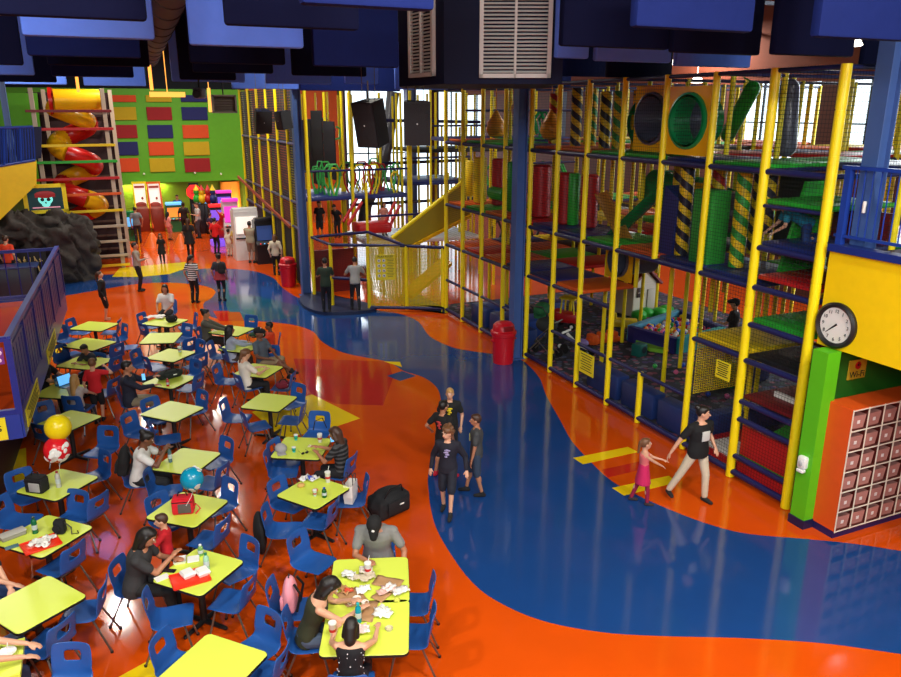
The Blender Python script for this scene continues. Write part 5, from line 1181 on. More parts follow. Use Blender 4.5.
person(443, 478, 55, 'boy in black tee and red shoes seen from behind in the group', 1.42, fl_=(-.16, .0, 0), fr_=(.16, .08, 0), hl=(-.3, .05, .82), top=(16, 16, 18), bottom=(30, 40, 58), leg='short', hair=('k', 'short'), skin=1, shoe=(200, 20, 50), head=(15, 0), print_=((190, 60, 60), 'back', 'blot'))
person(450, 462, -95, 'blond boy in black tee with yellow print facing the group', 1.42, top=(22, 24, 24), bottom=(30, 30, 36), leg='short', hair=('y', 'short'), skin=0, print_=((230, 205, 30), 'front', 'blot'))
# standing farther off
person(195, 303, 75, 'woman in black and white striped top watching the games', 1.6, top=(20, 20, 22), stripes=(225, 225, 225), bottom=(20, 20, 22), hair=('k', 'pony'), skin=1, near=False, head=(30, 0))
person(222, 301, 85, 'woman in dark top with backpack and red shorts hem', 1.58, top=(40, 42, 52), bottom=(24, 24, 28), leg='tight', hair=('k', 'bun'), skin=1, near=False, head=(-60, 0), dress=((150, 50, 60), .3))
person(140, 291, 15, 'man in grey hoodie and black trousers standing by the tower', 1.72, top=(150, 140, 128), sleeve='long', bottom=(18, 18, 22), hair=('k', 'short'), skin=1, near=False, hr=(.1, .3, 1.15), head=(0, -10))
person(106, 320, 20, 'woman in short black outfit standing beside the left table row', 1.5, top=(15, 15, 17), sleeve='long', bottom=(15, 15, 17), leg='short', hair=('b', 'pony'), skin=0, near=False, head=(0, -15), shoe=None)
person(95, 274, 80, 'man in navy top and shorts standing at the slide tower', 1.7, top=(22, 34, 56), bottom=(16, 16, 20), leg='short', hair=('k', 'short'), skin=1, near=False, cap=(20, 20, 22))
person(13, 291, 85, 'person in orange shirt seen behind the platform end railing', 1.75, top=(238, 70, 34), bottom=(20, 20, 22), leg='short', hair=('b', 'short'), skin=0, near=False, pos=tuple(camp(13, 287, 25.5)))
person(163, 263, -80, 'small child in long dark dress near the yellow floor star', 1.2, top=(20, 18, 24), bottom=(20, 18, 24), hair=('b', 'long'), skin=1, near=False, dress=((20, 18, 24), .9))
person(139, 243, 120, 'man in grey shirt leaning at the yellow-framed games', 1.72, top=(110, 112, 118), bottom=(40, 42, 50), hair=('k', 'short'), near=False, lean=15, skin=1)
person(170, 240, 60, 'girl in pink shirt playing at the yellow-framed games', 1.35, top=(235, 150, 140), bottom=(200, 120, 120), leg='short', hair=('k', 'long'), near=False, skin=1)
person(191, 257, 95, 'woman in black dress with long hair before the games', 1.66, top=(16, 14, 18), bottom=(16, 14, 18), hair=('b', 'long'), near=False, dress=((16, 14, 18), .8), skin=1)
person(200, 238, -140, 'man in pale grey shirt turning beside the black panel', 1.75, top=(190, 190, 190), bottom=(60, 60, 70), hair=('b', 'short'), near=False, skin=0, hl=(-.1, .3, 1.2))
person(217, 254, 70, 'person in bright red shirt at the claw machines', 1.6, top=(215, 20, 24), bottom=(20, 18, 22), hair=('k', 'short'), near=False, skin=1, hr=(.2, .35, 1.1))
person(230, 256, 80, 'small child in white top near the claw machines', 1.15, top=(225, 220, 200), bottom=(200, 190, 170), hair=('k', 'short'), near=False, skin=1)
person(237, 258, 88, 'teen in yellowish top beside the lit cabinet', 1.4, top=(200, 170, 90), bottom=(190, 180, 150), hair=('k', 'short'), near=False, skin=1)
person(252, 263, 85, 'man in beige shirt and shorts playing the white-topped machine', 1.74, top=(165, 155, 130), bottom=(150, 135, 115), leg='short', hair=('k', 'short'), near=False, skin=1, hl=(-.15, .4, 1.1), hr=(.15, .4, 1.1), bodyw=1.1)
person(277, 275, 90, 'woman in white top and black trousers beside the dark fence', 1.58, top=(220, 208, 180), sleeve='long', bottom=(18, 18, 20), hair=('c', 'bob'), near=False, skin=0)
person(180, 226, -90, 'person in blue shirt behind the far games', 1.7, top=(30, 60, 140), bottom=(30, 30, 40), hair=('k', 'short'), near=False, skin=1)
person(212, 240, 60, 'child in dark top at the pink-lit machines', 1.3, top=(50, 40, 80), bottom=(30, 30, 40), hair=('b', 'short'), near=False, skin=0)
person(186, 236, 100, 'tall person in black behind the woman in the black dress', 1.7, top=(40, 24, 22), bottom=(24, 20, 20), hair=('k', 'short'), near=False, skin=2)
person(327, 312, 100, 'person in dark green shirt leaning on the entry fence', 1.68, top=(34, 52, 40), bottom=(14, 16, 26), hair=('k', 'short'), near=False, lean=8, hr=(.1, .38, 1.12), hl=(-.12, .38, 1.12), skin=1, vz=.1)
person(356, 309, 95, 'person in grey and black top leaning far over the entry fence', 1.66, top=(150, 150, 150), bottom=(24, 24, 34), hair=('k', 'short'), near=False, lean=22, hr=(.2, .42, 1.12), hl=(-.2, .42, 1.12), fl_=(-.12, -.1, 0), fr_=(.12, -.28, 0), skin=1, vz=.1)
# inside the structures
person(320, 213, -90, 'child in black shirt standing on the far white floor', 1.35, top=(18, 18, 22), bottom=(30, 30, 36), leg='short', hair=('k', 'short'), near=False, skin=1, pos=tuple(onY(320, 229, 20.2)[:2]) + (1.52,))
person(383, 222, -60, 'girl in pink dress standing high behind the red slide tub', 1.25, top=(215, 140, 120), bottom=(215, 140, 120), hair=('b', 'long'), near=False, dress=((215, 140, 120), .8), skin=1, pos=tuple(onY(384, 217, 19.8)[:2]) + (1.52,))
person(326, 150, -80, 'child in teal shirt on the far climbing deck between flower climbers', 1.2, top=(60, 120, 140), bottom=(40, 50, 80), hair=('b', 'short'), near=False, skin=1, pos=tuple(onY(327, 156, 28.2)[:2]) + (4.78,))
person(337, 225, -110, 'child in dark clothes climbing the red slide rail', 1.3, top=(24, 24, 28), bottom=(24, 24, 28), hair=('k', 'short'), near=False, lean=25, skin=1, pos=tuple(onY(338, 232, 20.0)[:2]) + (1.52,))
q = onX(518, 140, .9)
person(517, 140, -75, 'girl in beige dress standing on the top deck of the structure', 1.25, top=(190, 150, 120), bottom=(190, 150, 120), hair=('b', 'long'), near=False, skin=0, pos=(q.x, q.y, 5.31), dress=((200, 170, 140), .8), head=(0, 0))
q = onX(800, 262, .7)
person(800, 262, 165, 'child in teal checked shirt crawling on a deck by the mezzanine', 1.4, seat=False, lean=60, crouch=.5, hl=(-.14, .5, .1), hr=(.14, .55, .1), fl_=(-.12, -.25, 0), fr_=(.12, -.32, 0), top=(20, 130, 160), bottom=(30, 60, 120), hair=('b', 'short'), skin=0, pos=(q.x + .1, q.y + .05, 4.13), head=(0, -10))
q = at(729, 366, .06)
person(729, 348, 150, 'person in black cap and shirt standing deep in the toddler area', 1.7, top=(18, 20, 24), bottom=(26, 26, 32), hair=('k', 'short'), near=False, cap=(14, 14, 16), skin=0, pos=(q.x, q.y, .06), hl=(-.1, .35, 1.1))
# seated at the tables
def sit(u, v, f, lab, **k): return person(u, v, f, lab, seat=True, **k)
sit(167, 314, -90, 'woman in white top seated behind bags at the far table', top=(225, 220, 215), bottom=(30, 30, 36), hair=('k', 'long'), skin=1, near=False)
sit(210, 342, 2, 'woman in grey hoodie with topknot seated at the left of a table', top=(86, 84, 74), sleeve='long', bottom=(40, 34, 32), hair=('k', 'bun'), skin=1, hr=(.12, .55, .78), hl=(-.12, .45, .78), near=False)
sit(234, 360, 42, 'woman with long black hair and pale grey shirt, back to the camera', top=(165, 175, 195), sleeve='long', bottom=(70, 60, 55), hair=('k', 'long'), skin=1, hr=(.14, .42, .8), hl=(-.1, .42, .8), near=False)
sit(269, 350, 195, 'boy in orange shirt seated sideways at the table edge', h=1.35, top=(225, 70, 30), bottom=(40, 40, 50), hair=('k', 'short'), skin=2, hr=(.1, .3, .8), near=False)
sit(266, 366, -22, 'man in grey polo and cap lounging with one leg stretched right', h=1.76, top=(82, 92, 104), bottom=(150, 130, 100), leg='short', hair=('k', 'short'), cap=(20, 22, 28), skin=2, fr_=(.08, .75, .40), fl_=(-.1, .55, .18), hr=(.24, .25, .74), hl=(-.05, .32, .66), lean=-8, near=False, shoe=(20, 20, 22))
sit(249, 387, 42, 'woman in white tee with brown hair, seen from behind', top=(232, 225, 210), bottom=(22, 22, 26), hair=('c', 'pony'), skin=0, hr=(.12, .35, .8), hl=(-.12, .35, .8), head=(0, 15), near=False)
sit(134, 404, 14, 'man in dark navy long-sleeved shirt looking at a phone', h=1.78, top=(26, 30, 48), sleeve='long', bottom=(130, 118, 95), hair=('k', 'short'), skin=1, hr=(.05, .42, .84), hl=(-.16, .40, .95), bodyw=1.1)
sit(45, 394, 0, 'man in black tee seated against the blue platform fascia', h=1.76, top=(16, 16, 20), bottom=(70, 66, 58), hair=('k', 'short'), skin=0, hr=(.1, .5, .79), hl=(-.1, .5, .79), lean=12, bodyw=1.1)
sit(94, 372, -115, 'dark-haired boy leaning over a laptop', h=1.45, top=(50, 52, 60), bottom=(40, 40, 46), hair=('k', 'short'), skin=1, lean=22, hr=(.1, .4, .78), hl=(-.1, .4, .78), near=False)
sit(80, 408, 85, 'blond long-haired girl seated with her back to the camera', h=1.35, top=(190, 180, 175), bottom=(50, 50, 60), hair=('y', 'long'), skin=0)
person(100, 421, 100, 'boy in red tee standing with a raised hand behind a table', 1.32, top=(205, 26, 36), bottom=(24, 24, 28), leg='short', hair=('c', 'short'), skin=0, hr=(.22, .12, 1.12))
sit(143, 482, 12, 'person in white tee with hair bun wearing a black backpack', h=1.72, top=(222, 220, 215), bottom=(24, 24, 28), hair=('k', 'bun'), skin=2, hr=(.06, .38, .98), hl=(-.04, .42, .98), lean=14, head=(0, 8))
sit(141, 590, 8, 'woman in charcoal tee with long dark ponytail feeding a child', h=1.72, top=(48, 48, 50), bottom=(18, 18, 20), hair=('k', 'long'), skin=1, hr=(-.02, .40, .88), hl=(-.12, .40, .80), lean=14, head=(0, 14), bodyw=1.12)
person(172, 590, -160, 'small boy in red long-sleeved shirt beside the woman in charcoal', 1.05, top=(190, 20, 34), sleeve='long', bottom=(40, 40, 60), hair=('b', 'short'), skin=0, hl=(-.12, .28, .76), hr=(.16, .22, .76), head=(0, 5), pos=tuple(at(171, 585, .2)[:2]) + (.15,))
bpy.data.objects[-1] if False else None
sit(378, 566, -92, 'man in grey tee and black cap looking down at the messy table', h=1.8, top=(128, 128, 126), bottom=(36, 44, 62), hair=('k', 'short'), cap=(14, 14, 16), skin=1, hl=(-.34, .22, .52), hr=(.08, .40, .80), head=(0, 42), lean=14, bodyw=1.12, fl_=(-.28, .38, 0))
sit(313, 640, 12, 'woman in olive tank top with dark hair at the messy table', h=1.66, top=(42, 46, 24), sleeve='none', bottom=(70, 84, 104), hair=('k', 'long'), skin=0, hr=(.06, .52, .82), hl=(-.10, .44, .84), lean=20, head=(0, 25))
sit(352, 682, 88, 'girl in black sparkly sleeveless top, back to the camera', h=1.42, top=(14, 14, 20), sleeve='none', bottom=(30, 30, 40), hair=('k', 'bob'), skin=0, hl=(-.22, .40, .80), hr=(.22, .42, .80), lean=10, head=(0, 20), print_=((220, 220, 225), 'back', 'dots'))
sit(340, 474, 165, 'woman in black striped top with brown hair holding a phone', h=1.62, top=(20, 20, 22), stripes=(70, 70, 72), bottom=(24, 24, 28), hair=('b', 'long'), skin=1, hr=(.04, .36, .88), hl=(-.08, .34, .82), lean=6, head=(0, 15))
sit(-10, 600, -10, 'person with crossed bare arms cut off by the left edge', h=1.7, top=(28, 30, 40), bottom=(40, 60, 100), hair=('b', 'short'), skin=0, hr=(-.05, .42, .66), hl=(.06, .40, .62))
sit(-18, 690, 20, 'person in white striped sleeve at the bottom left corner', h=1.7, top=(225, 225, 225), stripes=(60, 60, 70), bottom=(40, 50, 80), hair=('b', 'short'), skin=0, hr=(.1, .55, .79), hl=(-.1, .5, .8))
# ------------------------------------------------------------------ big clock, wi-fi sign, dispenser, cubbies
q = onX(835, 325, -.02)
t = thing('wall_clock', 'large round black-framed clock on the yellow mezzanine wall', 'clock', (-.0, q.y - .02, q.z), 0)
Mx = Matrix.Rotation(-pi / 2, 4, 'Y')
m = MB(); m.lathe((0, 0, 0), [(.001, 0), (.33, 0), (.335, .05), (.30, .075), (.262, .05), (.26, .03), (.001, .03)], 48, Mx); m.build('frame', BLACK, t)
m = MB(); m.lathe((0, 0, 0), [(.001, .03), (.26, .03), (.258, .036), (.001, .036)], 48, Mx); m.build('dial', mat('dial_white', (232, 232, 228), .4), t)
def cp(r, a): return V((-.042, -r * sin(a), r * cos(a)))
for k in range(12):
    a = 2 * pi * k / 12
    text_mesh('numeral', str(k or 12), .07, INK, t, face_mat(tuple(cp(.205, a)), (0, -1, 0), (0, 0, 1)))
for a, l_, w_ in ((2 * pi * (7 + 38 / 60) / 12, .12, .016), (2 * pi * 38 / 60, .19, .01)):
    m = MB(); m.tube(cp(-.03, a), cp(l_, a), w_, w_ * .5, 6); m.build('hand', BLACK, t)
q = onY(857, 369, -.45)
t = thing('sign', 'small yellow Wi-Fi sign with red emblem on the green wall', 'sign', (q.x, -.45, q.z))
m = MB(); m.box((0, 0, 0), (.36, .02, .30)); m.build('board', mat('sign_gold', (200, 170, 40), .5), t, smooth=False)
text_mesh('lettering', 'Wi-Fi', .14, INK, t, face_mat((0, -.014, -.08), (1, 0, 0), (0, 0, 1)))
m = MB(); m.lathe((0, -.012, .06), [(.001, -.002), (.06, -.002), (.06, .004), (.001, .004)], 20, Matrix.Rotation(pi / 2, 4, 'X')); e_ = m.build('emblem', PADS['r'], t)
m = MB()
for r in (.02, .04): m.path([(r * cos(a), -.02, .045 + r * sin(a)) for a in [pi * (.2 + .6 * j / 6) for j in range(7)]], .005, seg=6)
m.build('emblem_arc', INK, e_)
m = MB(); m.tube((.16, -.44, 2.15), (.16, -.44, 2.78), .012, seg=6); solo('conduit', m, WHITE, 'thin white conduit pipe on the green wall beside the pillar', 'pipe')
q = onX(798, 463, -.29)
t = thing('sanitizer_dispenser', 'white wall-mounted hand sanitizer dispenser on the green pillar', 'dispenser', (-.31, -.46, q.z))
m = MB(); m.box((0, 0, .06), (.1, .14, .2), None, .03); m.build('housing', WHITE, t); m = MB(); m.box((-.02, 0, -.07), (.08, .12, .05), None, .015); m.build('tray', WHITE, t); m = MB(); m.ell((-.05, 0, .05), (.015, .035, .05)); m.build('push_button', mat('soft_grey', (190, 190, 190), .4), t)
m = MB(); m.box((-.29, -.46, 1.15 - 0), (.02, .1, .05)); m.bm.free()
# cubby cabinet
t = thing('cubby_cabinet', 'orange cubby shelf unit with white-edged square openings beside the green pillar', 'cabinet', (-.08, -.98, .0))
CUBO = mat('cubby_orange', (226, 84, 24), .4); CUBW = mat('cubby_edge', (235, 225, 205), .5); CUBIN = mat('cubby_inside', (84, 24, 18), .5)
NC, NR, cs_, H0, dpt = 7, 6, .32, .12, .42; W_ = NC * cs_; Ht = NR * cs_
m = MB(); m.box((W_ / 2, dpt / 2, .06), (W_, dpt - .04, .12)); m.build('plinth', NAVY, t, smooth=False)
m = MB()
m.box((.01, dpt / 2, H0 + Ht / 2), (.03, dpt, Ht)); m.box((W_ - .01, dpt / 2, H0 + Ht / 2), (.03, dpt, Ht)); m.box((W_ / 2, dpt / 2, H0 + Ht), (W_, dpt, .03)); m.box((W_ / 2, dpt - .01, H0 + Ht / 2), (W_, .02, Ht)); m.build('case', CUBO, t, smooth=False)
for k in range(1, NC): m = MB(); m.box((k * cs_, dpt / 2, H0 + Ht / 2), (.022, dpt - .02, Ht)); m.build('divider', CUBIN, t, smooth=False)
for k in range(0, NR): m = MB(); m.box((W_ / 2, dpt / 2, H0 + k * cs_ + .01), (W_, dpt - .02, .022)); m.build('shelf', CUBIN, t, smooth=False)
m = MB()
for k in range(NC + 1): m.box((k * cs_, -.004, H0 + Ht / 2), (.014, .012, Ht + .03))
for k in range(NR + 1): m.box((W_ / 2, -.005, H0 + k * cs_), (W_ + .02, .012, .014))
m.build('edge_trim', CUBW, t, smooth=False)
BIN = mat('bin_clear', (196, 136, 126), .25, alpha=.85); BINL = mat('bin_label', (230, 220, 215), .5)
proto_b = None
ORD_C = ['first', 'second', 'third', 'fourth', 'fifth', 'sixth', 'seventh']; ORD_R = ['bottom', 'second', 'third', 'fourth', 'fifth', 'top']
for r in range(NR):
    for c_ in range(NC):
        if proto_b is None:
            b_ = thing('storage_bin', 'bin', 'bin', (0, 0, 0), 0, 'clear shoe bins in the cubbies'); m = MB(); w1, w2, hh, dd = .12, .135, .2, .34
            for (a_, b2) in (((-w1, 0), (w1, 0)),): pass
            m.prism([(-w1, 0, 0), (w1, 0, 0), (w1, dd, 0), (-w1, dd, 0)], .008)
            for s in (-1, 1): m.prism([(s * w1, 0, 0), (s * w1, dd, 0), (s * w2, dd, hh), (s * w2, -.01, hh)], .006, V((-s, 0, 0)))
            m.prism([(-w1, 0, 0), (w1, 0, 0), (w2, -.012, hh), (-w2, -.012, hh)], .006, V((0, 1, 0))); m.prism([(-w1, dd, 0), (w1, dd, 0), (w2, dd, hh), (-w2, dd, hh)], -.006, V((0, 1, 0))); m.build('tub', BIN, b_, smooth=False)
            m = MB(); m.box((0, -.012, .1), (.05, .006, .05)); m.build('label_card', BINL, b_, smooth=False); proto_b = b_
        else: b_ = copy_tree(proto_b)
        b_.location = (-.08 + (c_ + .5) * cs_, -.98 + .03, H0 + r * cs_ + .022 + .0)
        b_.rotation_euler = (0, 0, R(random.uniform(-3, 3)))
        b_['label'] = 'clear plastic shoe bin in the cubby shelf, %s row, %s from the left' % (ORD_R[r], ORD_C[c_])
# ------------------------------------------------------------------ trash bins
RED = mat('bin_red', (200, 16, 34), .35)
def trash(p, lab, h=1.0):
    t = thing('trash_can', lab, 'trash can', (p.x, p.y, 0.002))
    m = MB(); m.lathe((0, 0, 0), [(.001, 0), (.25, 0), (.29, .70), (.31, .72), (.31, .76), (.001, .76)], 28); m.build('barrel', RED, t)
    m = MB(); m.lathe((0, 0, .76), [(.001, 0), (.325, 0), (.325, .06), (.28, .09), (.26, .22), (.2, .28), (.08, .31), (.001, .31)], 28); li = m.build('lid', RED, t)
    m = MB(); m.box((0, -.25, .93), (.26, .06, .13), None, .01); m.build('flap', mat('flap_dark_red', (130, 8, 20), .4), li)
    for s in (-1, 1): m = MB(); m.box((s * .31, 0, .6), (.05, .14, .05), None, .015); m.build('handle', RED, t)
trash(at(503, 362, 0), 'red domed trash can beside the near blue column'); trash(at(289, 286, 0), 'red domed trash can at the far column by the entry')
# ------------------------------------------------------------------ speakers and projector
def speaker(u, v, D, sz, rz, tilt, lab):
    p = camp(u, v, D); t = thing('speaker', lab, 'speaker', tuple(p), rz); t.rotation_euler = (tilt, 0, rz)
    w_, h_, d_ = sz; m = MB(); P_ = [(-w_ / 2, -d_ / 2), (w_ / 2, -d_ / 2), (w_ * .36, d_ / 2), (-w_ * .36, d_ / 2)]
    m.prism([(x, y, -h_ / 2) for x, y in P_], h_); m.build('cabinet', mat('speaker_black', (24, 24, 28), .5), t, smooth=False)
    m = MB(); m.box((0, -d_ / 2 - .008, 0), (w_ * .92, .015, h_ * .94), None, .005); g_ = m.build('grille', mat('speaker_grille', (38, 38, 42), .6, bump=.8, bscale=90), t)
    m = MB(); m.ell((0, -d_ / 2 - .02, 0), (.014, .006, .014)); m.build('badge', mat('soft_grey', (190, 190, 190), .4), g_)
    m = MB(); hk = 1.0
    m.path([(0, 0, h_ / 2), (0, .05, h_ / 2 + .3)], .012, seg=6); m.build('bracket', CHROME, t)
    Mi = (Matrix.Translation(p) @ Euler((tilt, 0, rz)).to_matrix().to_4x4()).inverted()
    for s in (-1, 1):
        m = MB(); a_ = V((s * w_ * .3, 0, h_ / 2)); wv = Mi.inverted() @ a_; m.tube(a_, Mi @ V((wv.x, wv.y, 9.69)), .006, seg=5); m.build('cable', CHROME, t)
speaker(372, 123, 13.0, (.44, .72, .38), -YAW + R(-32), R(12), 'large black hanging speaker angled left, beside its twin'); speaker(416, 123, 13.2, (.44, .70, .38), -YAW + R(8), R(4), 'large black hanging speaker facing the camera, right of its twin')
speaker(262, 121, 22.5, (.46, .62, .4), -YAW + R(30), R(14), 'smaller black speaker at the far left of the hanging pair'); speaker(284, 120, 23.5, (.42, .52, .36), -YAW + R(-50), R(8), 'smallest black hanging speaker just left of the blue column')
p = camp(198, 93, 16); t = thing('projector', 'small grey round-nosed projector hanging under the ceiling baffles', 'projector', tuple(p), -YAW)
m = MB(); m.box((0, .1, 0), (.2, .3, .2), None, .04); m.build('housing', mat('proj_grey', (90, 90, 96), .4), t); m = MB(); m.tube((0, -.05, -.02), (0, -.12, -.02), .08, seg=16); m.build('lens', BLACK, t); m = MB(); m.tube((0, .1, .1), (0, .1, 3), .02, seg=6); m.build('pole', BLACK, t)
p = camp(224, 104, 24); t = thing('window_fan', 'grey louvred vent box high on the green wall corner', 'vent', tuple(p), 0)
m = MB()
for s in (-1, 1): m.box((s * .33, 0, 0), (.05, .3, .5)); m.box((0, 0, s * .24), (.7, .3, .05))
m.box((0, .1, 0), (.66, .02, .5)); m.build('frame', mat('vent_grey', (120, 112, 104), .5), t, smooth=False)
m = MB()
for k in range(9): m.box((0, -.08, -.19 + k * .048), (.6, .05, .012), Euler((.5, 0, 0)))
m.build('louvre', mat('vent_grey', (120, 112, 104), .5), t, smooth=False); m = MB(); m.tube((0, .05, .24), (0, .05, 3), .02, seg=6); m.build('hanger', BLACK, t)
# warm lit sign boards under the baffles
for k, (u0, v0, u1, v1, D) in enumerate(((76, 76, 79, 92, 20), (149, 65, 152, 90, 19), (149, 92, 186, 97, 19), (207, 88, 212, 112, 22))):
    a_, b_ = camp(u0, v0, D), camp(u1, v1, D); m = MB(); m.box(((a_.x + b_.x) / 2, (a_.y + b_.y) / 2, (a_.z + b_.z) / 2), (max(abs(b_.x - a_.x), .07), .08, abs(a_.z - b_.z)))
    m.tube(((a_.x + b_.x) / 2, (a_.y + b_.y) / 2, a_.z), ((a_.x + b_.x) / 2, (a_.y + b_.y) / 2, 9.7), .01, seg=5)
    solo('light_strip', m, mat('strip_amber', (255, 190, 110), .5, emit=(255, 170, 70), estr=1.6), 'amber lit hanging strip, ' + ['above the spiral slide', 'tall one beside the duct', 'long level one by the projector', 'upright by the vent box'][k], 'lamp', smooth=False)
# ------------------------------------------------------------------ arcade
def emi(n, c, s=1.2): return mat(n, c, .4, emit=c, estr=s)
MAG = emi('glow_magenta', (225, 60, 190), .8); CYA = emi('glow_cyan', (100, 180, 240), .9); WGL = emi('glow_white', (235, 225, 215), .75); OGL = emi('glow_orange', (255, 130, 40), .9); RGL = emi('glow_red', (240, 40, 40), 1.0); VIO = emi('glow_violet', (120, 80, 220), .8)
def cabinet(u, v, w_, d_, h_, body, lab, rz=0, scr=WGL, marq=None, style='upright'):
    q = at(u, v, 0); t = thing('arcade_machine', lab, 'arcade machine', (q.x, q.y, 0), rz)
    m = MB(); P_ = [(-d_ / 2, 0), (d_ / 2, 0), (d_ / 2, h_), (-d_ * .2, h_), (-d_ * .3, h_ * .55), (-d_ / 2, h_ * .45)]
    if style == 'box': P_ = [(-d_ / 2, 0), (d_ / 2, 0), (d_ / 2, h_), (-d_ / 2, h_), (-d_ / 2, h_ * .5)]
    m.prism([(-w_ / 2, y, z) for y, z in P_], w_, V((1, 0, 0))); m.build('cabinet', body, t, smooth=False)
    y0_ = -d_ * .27 if style != 'box' else -d_ / 2 - .01
    m = MB(); m.box((0, y0_ - .02, h_ * .72), (w_ * .84, .03, h_ * .34), Euler((R(-8), 0, 0)) if style != 'box' else None); m.build('screen', scr, t, smooth=False)
    m = MB(); m.box((0, (-d_ * .45), h_ * .46), (w_ * .9, .2, .05), Euler((R(15), 0, 0)), .01); cpn = m.build('control_panel', BLACK, t)
    for k in range(4): m = MB(); m.ell((-w_ * .3 + k * w_ * .2, -d_ * .45 - .02, h_ * .46 + .04), (.03, .03, .02)); m.build('button', [RGL, CYA, OGL, MAG][k], cpn)
    m = MB(); m.box((0, -d_ * .2, h_ + .06), (w_, d_ * .5, .14), None, .02); m.build('marquee', marq or body, t)
    return t
DKB = mat('cab_black', (22, 20, 30), .4); WHB = mat('cab_white', (222, 218, 215), .4)
# two tall lit basketball cages behind yellow frames
for k, (u, lab) in enumerate(((145, 'left tall arcade game with bright white lit board and yellow frame'), (159.5, 'right tall arcade game with bright white lit board and orange frame'))):
    q = at(u, 231, 0); w_ = .62; t = thing('arcade_machine', lab, 'arcade machine', (q.x, q.y, 0))
    m = MB(); m.box((0, .5, .6), (w_, 1.4, 1.2), None, .05); m.build('cabinet', mat('cab_red_brown', (130, 40, 20), .4), t); m = MB(); m.box((0, 1.2, 1.7), (w_ * .92, .06, 1.3)); bd_ = m.build('lit_board', WGL, t, smooth=False)
    m = MB()
    for s in (-1, 1): m.box((s * w_ / 2, 1.15, 1.6), (.06, .1, 1.7)); m.tube((s * w_ / 2, -.3, .2), (s * w_ * .5, 1.1, 2.4), .035, seg=8)
    m.box((0, 1.15, 2.42), (w_ + .1, .14, .1)); m.build('frame', YEL if k == 0 else PADS['o'], t, smooth=False)
    m = MB(); m.ell((0, 1.12, 1.25), (.28, .03, .16)); m.box((0, 1.12, 2.2), (.5, .03, .12)); m.ell((.1, 1.12, 1.6), (.06, .03, .08)); m.build('board_print', mat('print_muted', (170, 70, 60), .5), bd_)
# black panel with red octagon
a_, b_ = onY(188, 183, 37.1), onY(202, 228, 37.1)
t = thing('display_board', 'tall black panel with a red octagonal sign at the back wall', 'sign', ((a_.x + b_.x) / 2, 37.1, 0)); w_ = b_.x - a_.x
m = MB(); m.box((0, 0, a_.z / 2), (w_, .12, a_.z)); m.build('panel', DKB, t, smooth=False)
oc = onY(195, 192, 37.0).z; m = MB(); m.lathe((0, -.06, oc), [(.001, 0), (.42, 0), (.42, .04), (.001, .04)], 8, Matrix.Rotation(pi / 2, 4, 'X') @ Matrix.Rotation(pi / 8, 4, 'Z')); o = m.build('octagon', RGL, t, smooth=False)
m = MB(); m.lathe((0, -.11, oc), [(.001, 0), (.02, 0), (.02, .01), (.001, .01)], 24, Matrix.Rotation(pi / 2, 4, 'X')); 
for dz in (-.08, 0, .08): m.box((0, -.115, oc + dz), (.36, .01, .035))
m.build('printed_mark', mat('print_dark_red', (60, 8, 8), .5), o, smooth=False)
cabinet(128, 240, .9, .9, 1.3, TUBEG, 'low green-lit machine left of the yellow-framed games', style='box', scr=CYA)
cabinet(247, 258, 1.0, .9, 2.05, WHB, 'white-topped arcade machine with bright screen before the man in beige', scr=WGL, marq=WHB, style='box', rz=R(0))
cabinet(266, 262, .8, .9, 1.75, DKB, 'dark narrow arcade cabinet right of the white-topped machine', scr=emi('scr_dim', (40, 60, 110), .6))
cabinet(233, 246, .7, .7, 2.1, WHB, 'tall cabinet glowing magenta left of the white-topped machine', scr=MAG, marq=MAG)
cabinet(219, 236, .8, .8, 1.5, DKB, 'arcade machine with violet screen in the middle of the row', scr=VIO, marq=RGL)
cabinet(207, 229, .8, .8, 1.7, mat('cab_purple', (60, 40, 110), .4), 'purple arcade machine below the black panel', scr=CYA, marq=OGL)
cabinet(176, 231, .8, .8, 1.4, mat('cab_green', (30, 110, 60), .4), 'green arcade machine right of the tall lit games', scr=OGL, marq=CYA)
cabinet(118, 232, .8, .8, 1.5, mat('cab_teal', (20, 90, 110), .4), 'teal arcade machine at the left beside the tower', scr=CYA, marq=MAG)
cabinet(226, 228, .8, .8, 1.9, mat('cab_navy', (26, 30, 100), .4), 'navy arcade machine close to the fluted orange wall', scr=VIO, marq=MAG)
# orange cones skirt, red dragon ride, small colourful figures on stands
for k, (u, v) in enumerate(((124, 250), (153, 247), (182, 248))):
    q = at(u, v, 0); m = MB(); m.lathe(q, [(.001, 0), (.42, 0), (.36, .1), (.1, .62), (.05, .66), (.001, .66)], 18); solo('cone_stool', m, mat('cone_orange', (240, 110, 30), .4), 'bright orange flared cone stool before the games, ' + ['left', 'middle', 'right'][k] + ' of three', 'stool')
q = at(219, 250, 0); q = V((q.x + .3, q.y + 1.2, 0)); t = thing('ride_figure', 'red coin-operated dragon-like ride with yellow eyes', 'kiddie ride', tuple(q), R(10))
m = MB(); m.box((0, 0, .15), (.9, .7, .3), None, .05); m.build('base', VIO, t); m = MB(); m.ell((0, 0, .75), (.35, .3, .42)); m.cap((0, -.1, 1.0), (.05, -.3, 1.35), .16, .13); m.ell((.05, -.38, 1.45), (.18, .24, .17))
for s in (-1, 1): m.cap((s * .12, -.3, 1.55), (s * .25, -.2, 1.8), .05, .02); m.cap((s * .3, 0, .8), (s * .55, -.1, 1.15), .07, .05)
m.build('figure', PADS['r'], t, remesh=.04)
for s in (-1, 1): m = MB(); m.ell((.05 + s * .09, -.56, 1.5), (.035, .03, .04)); m.build('eye', YEL, t)
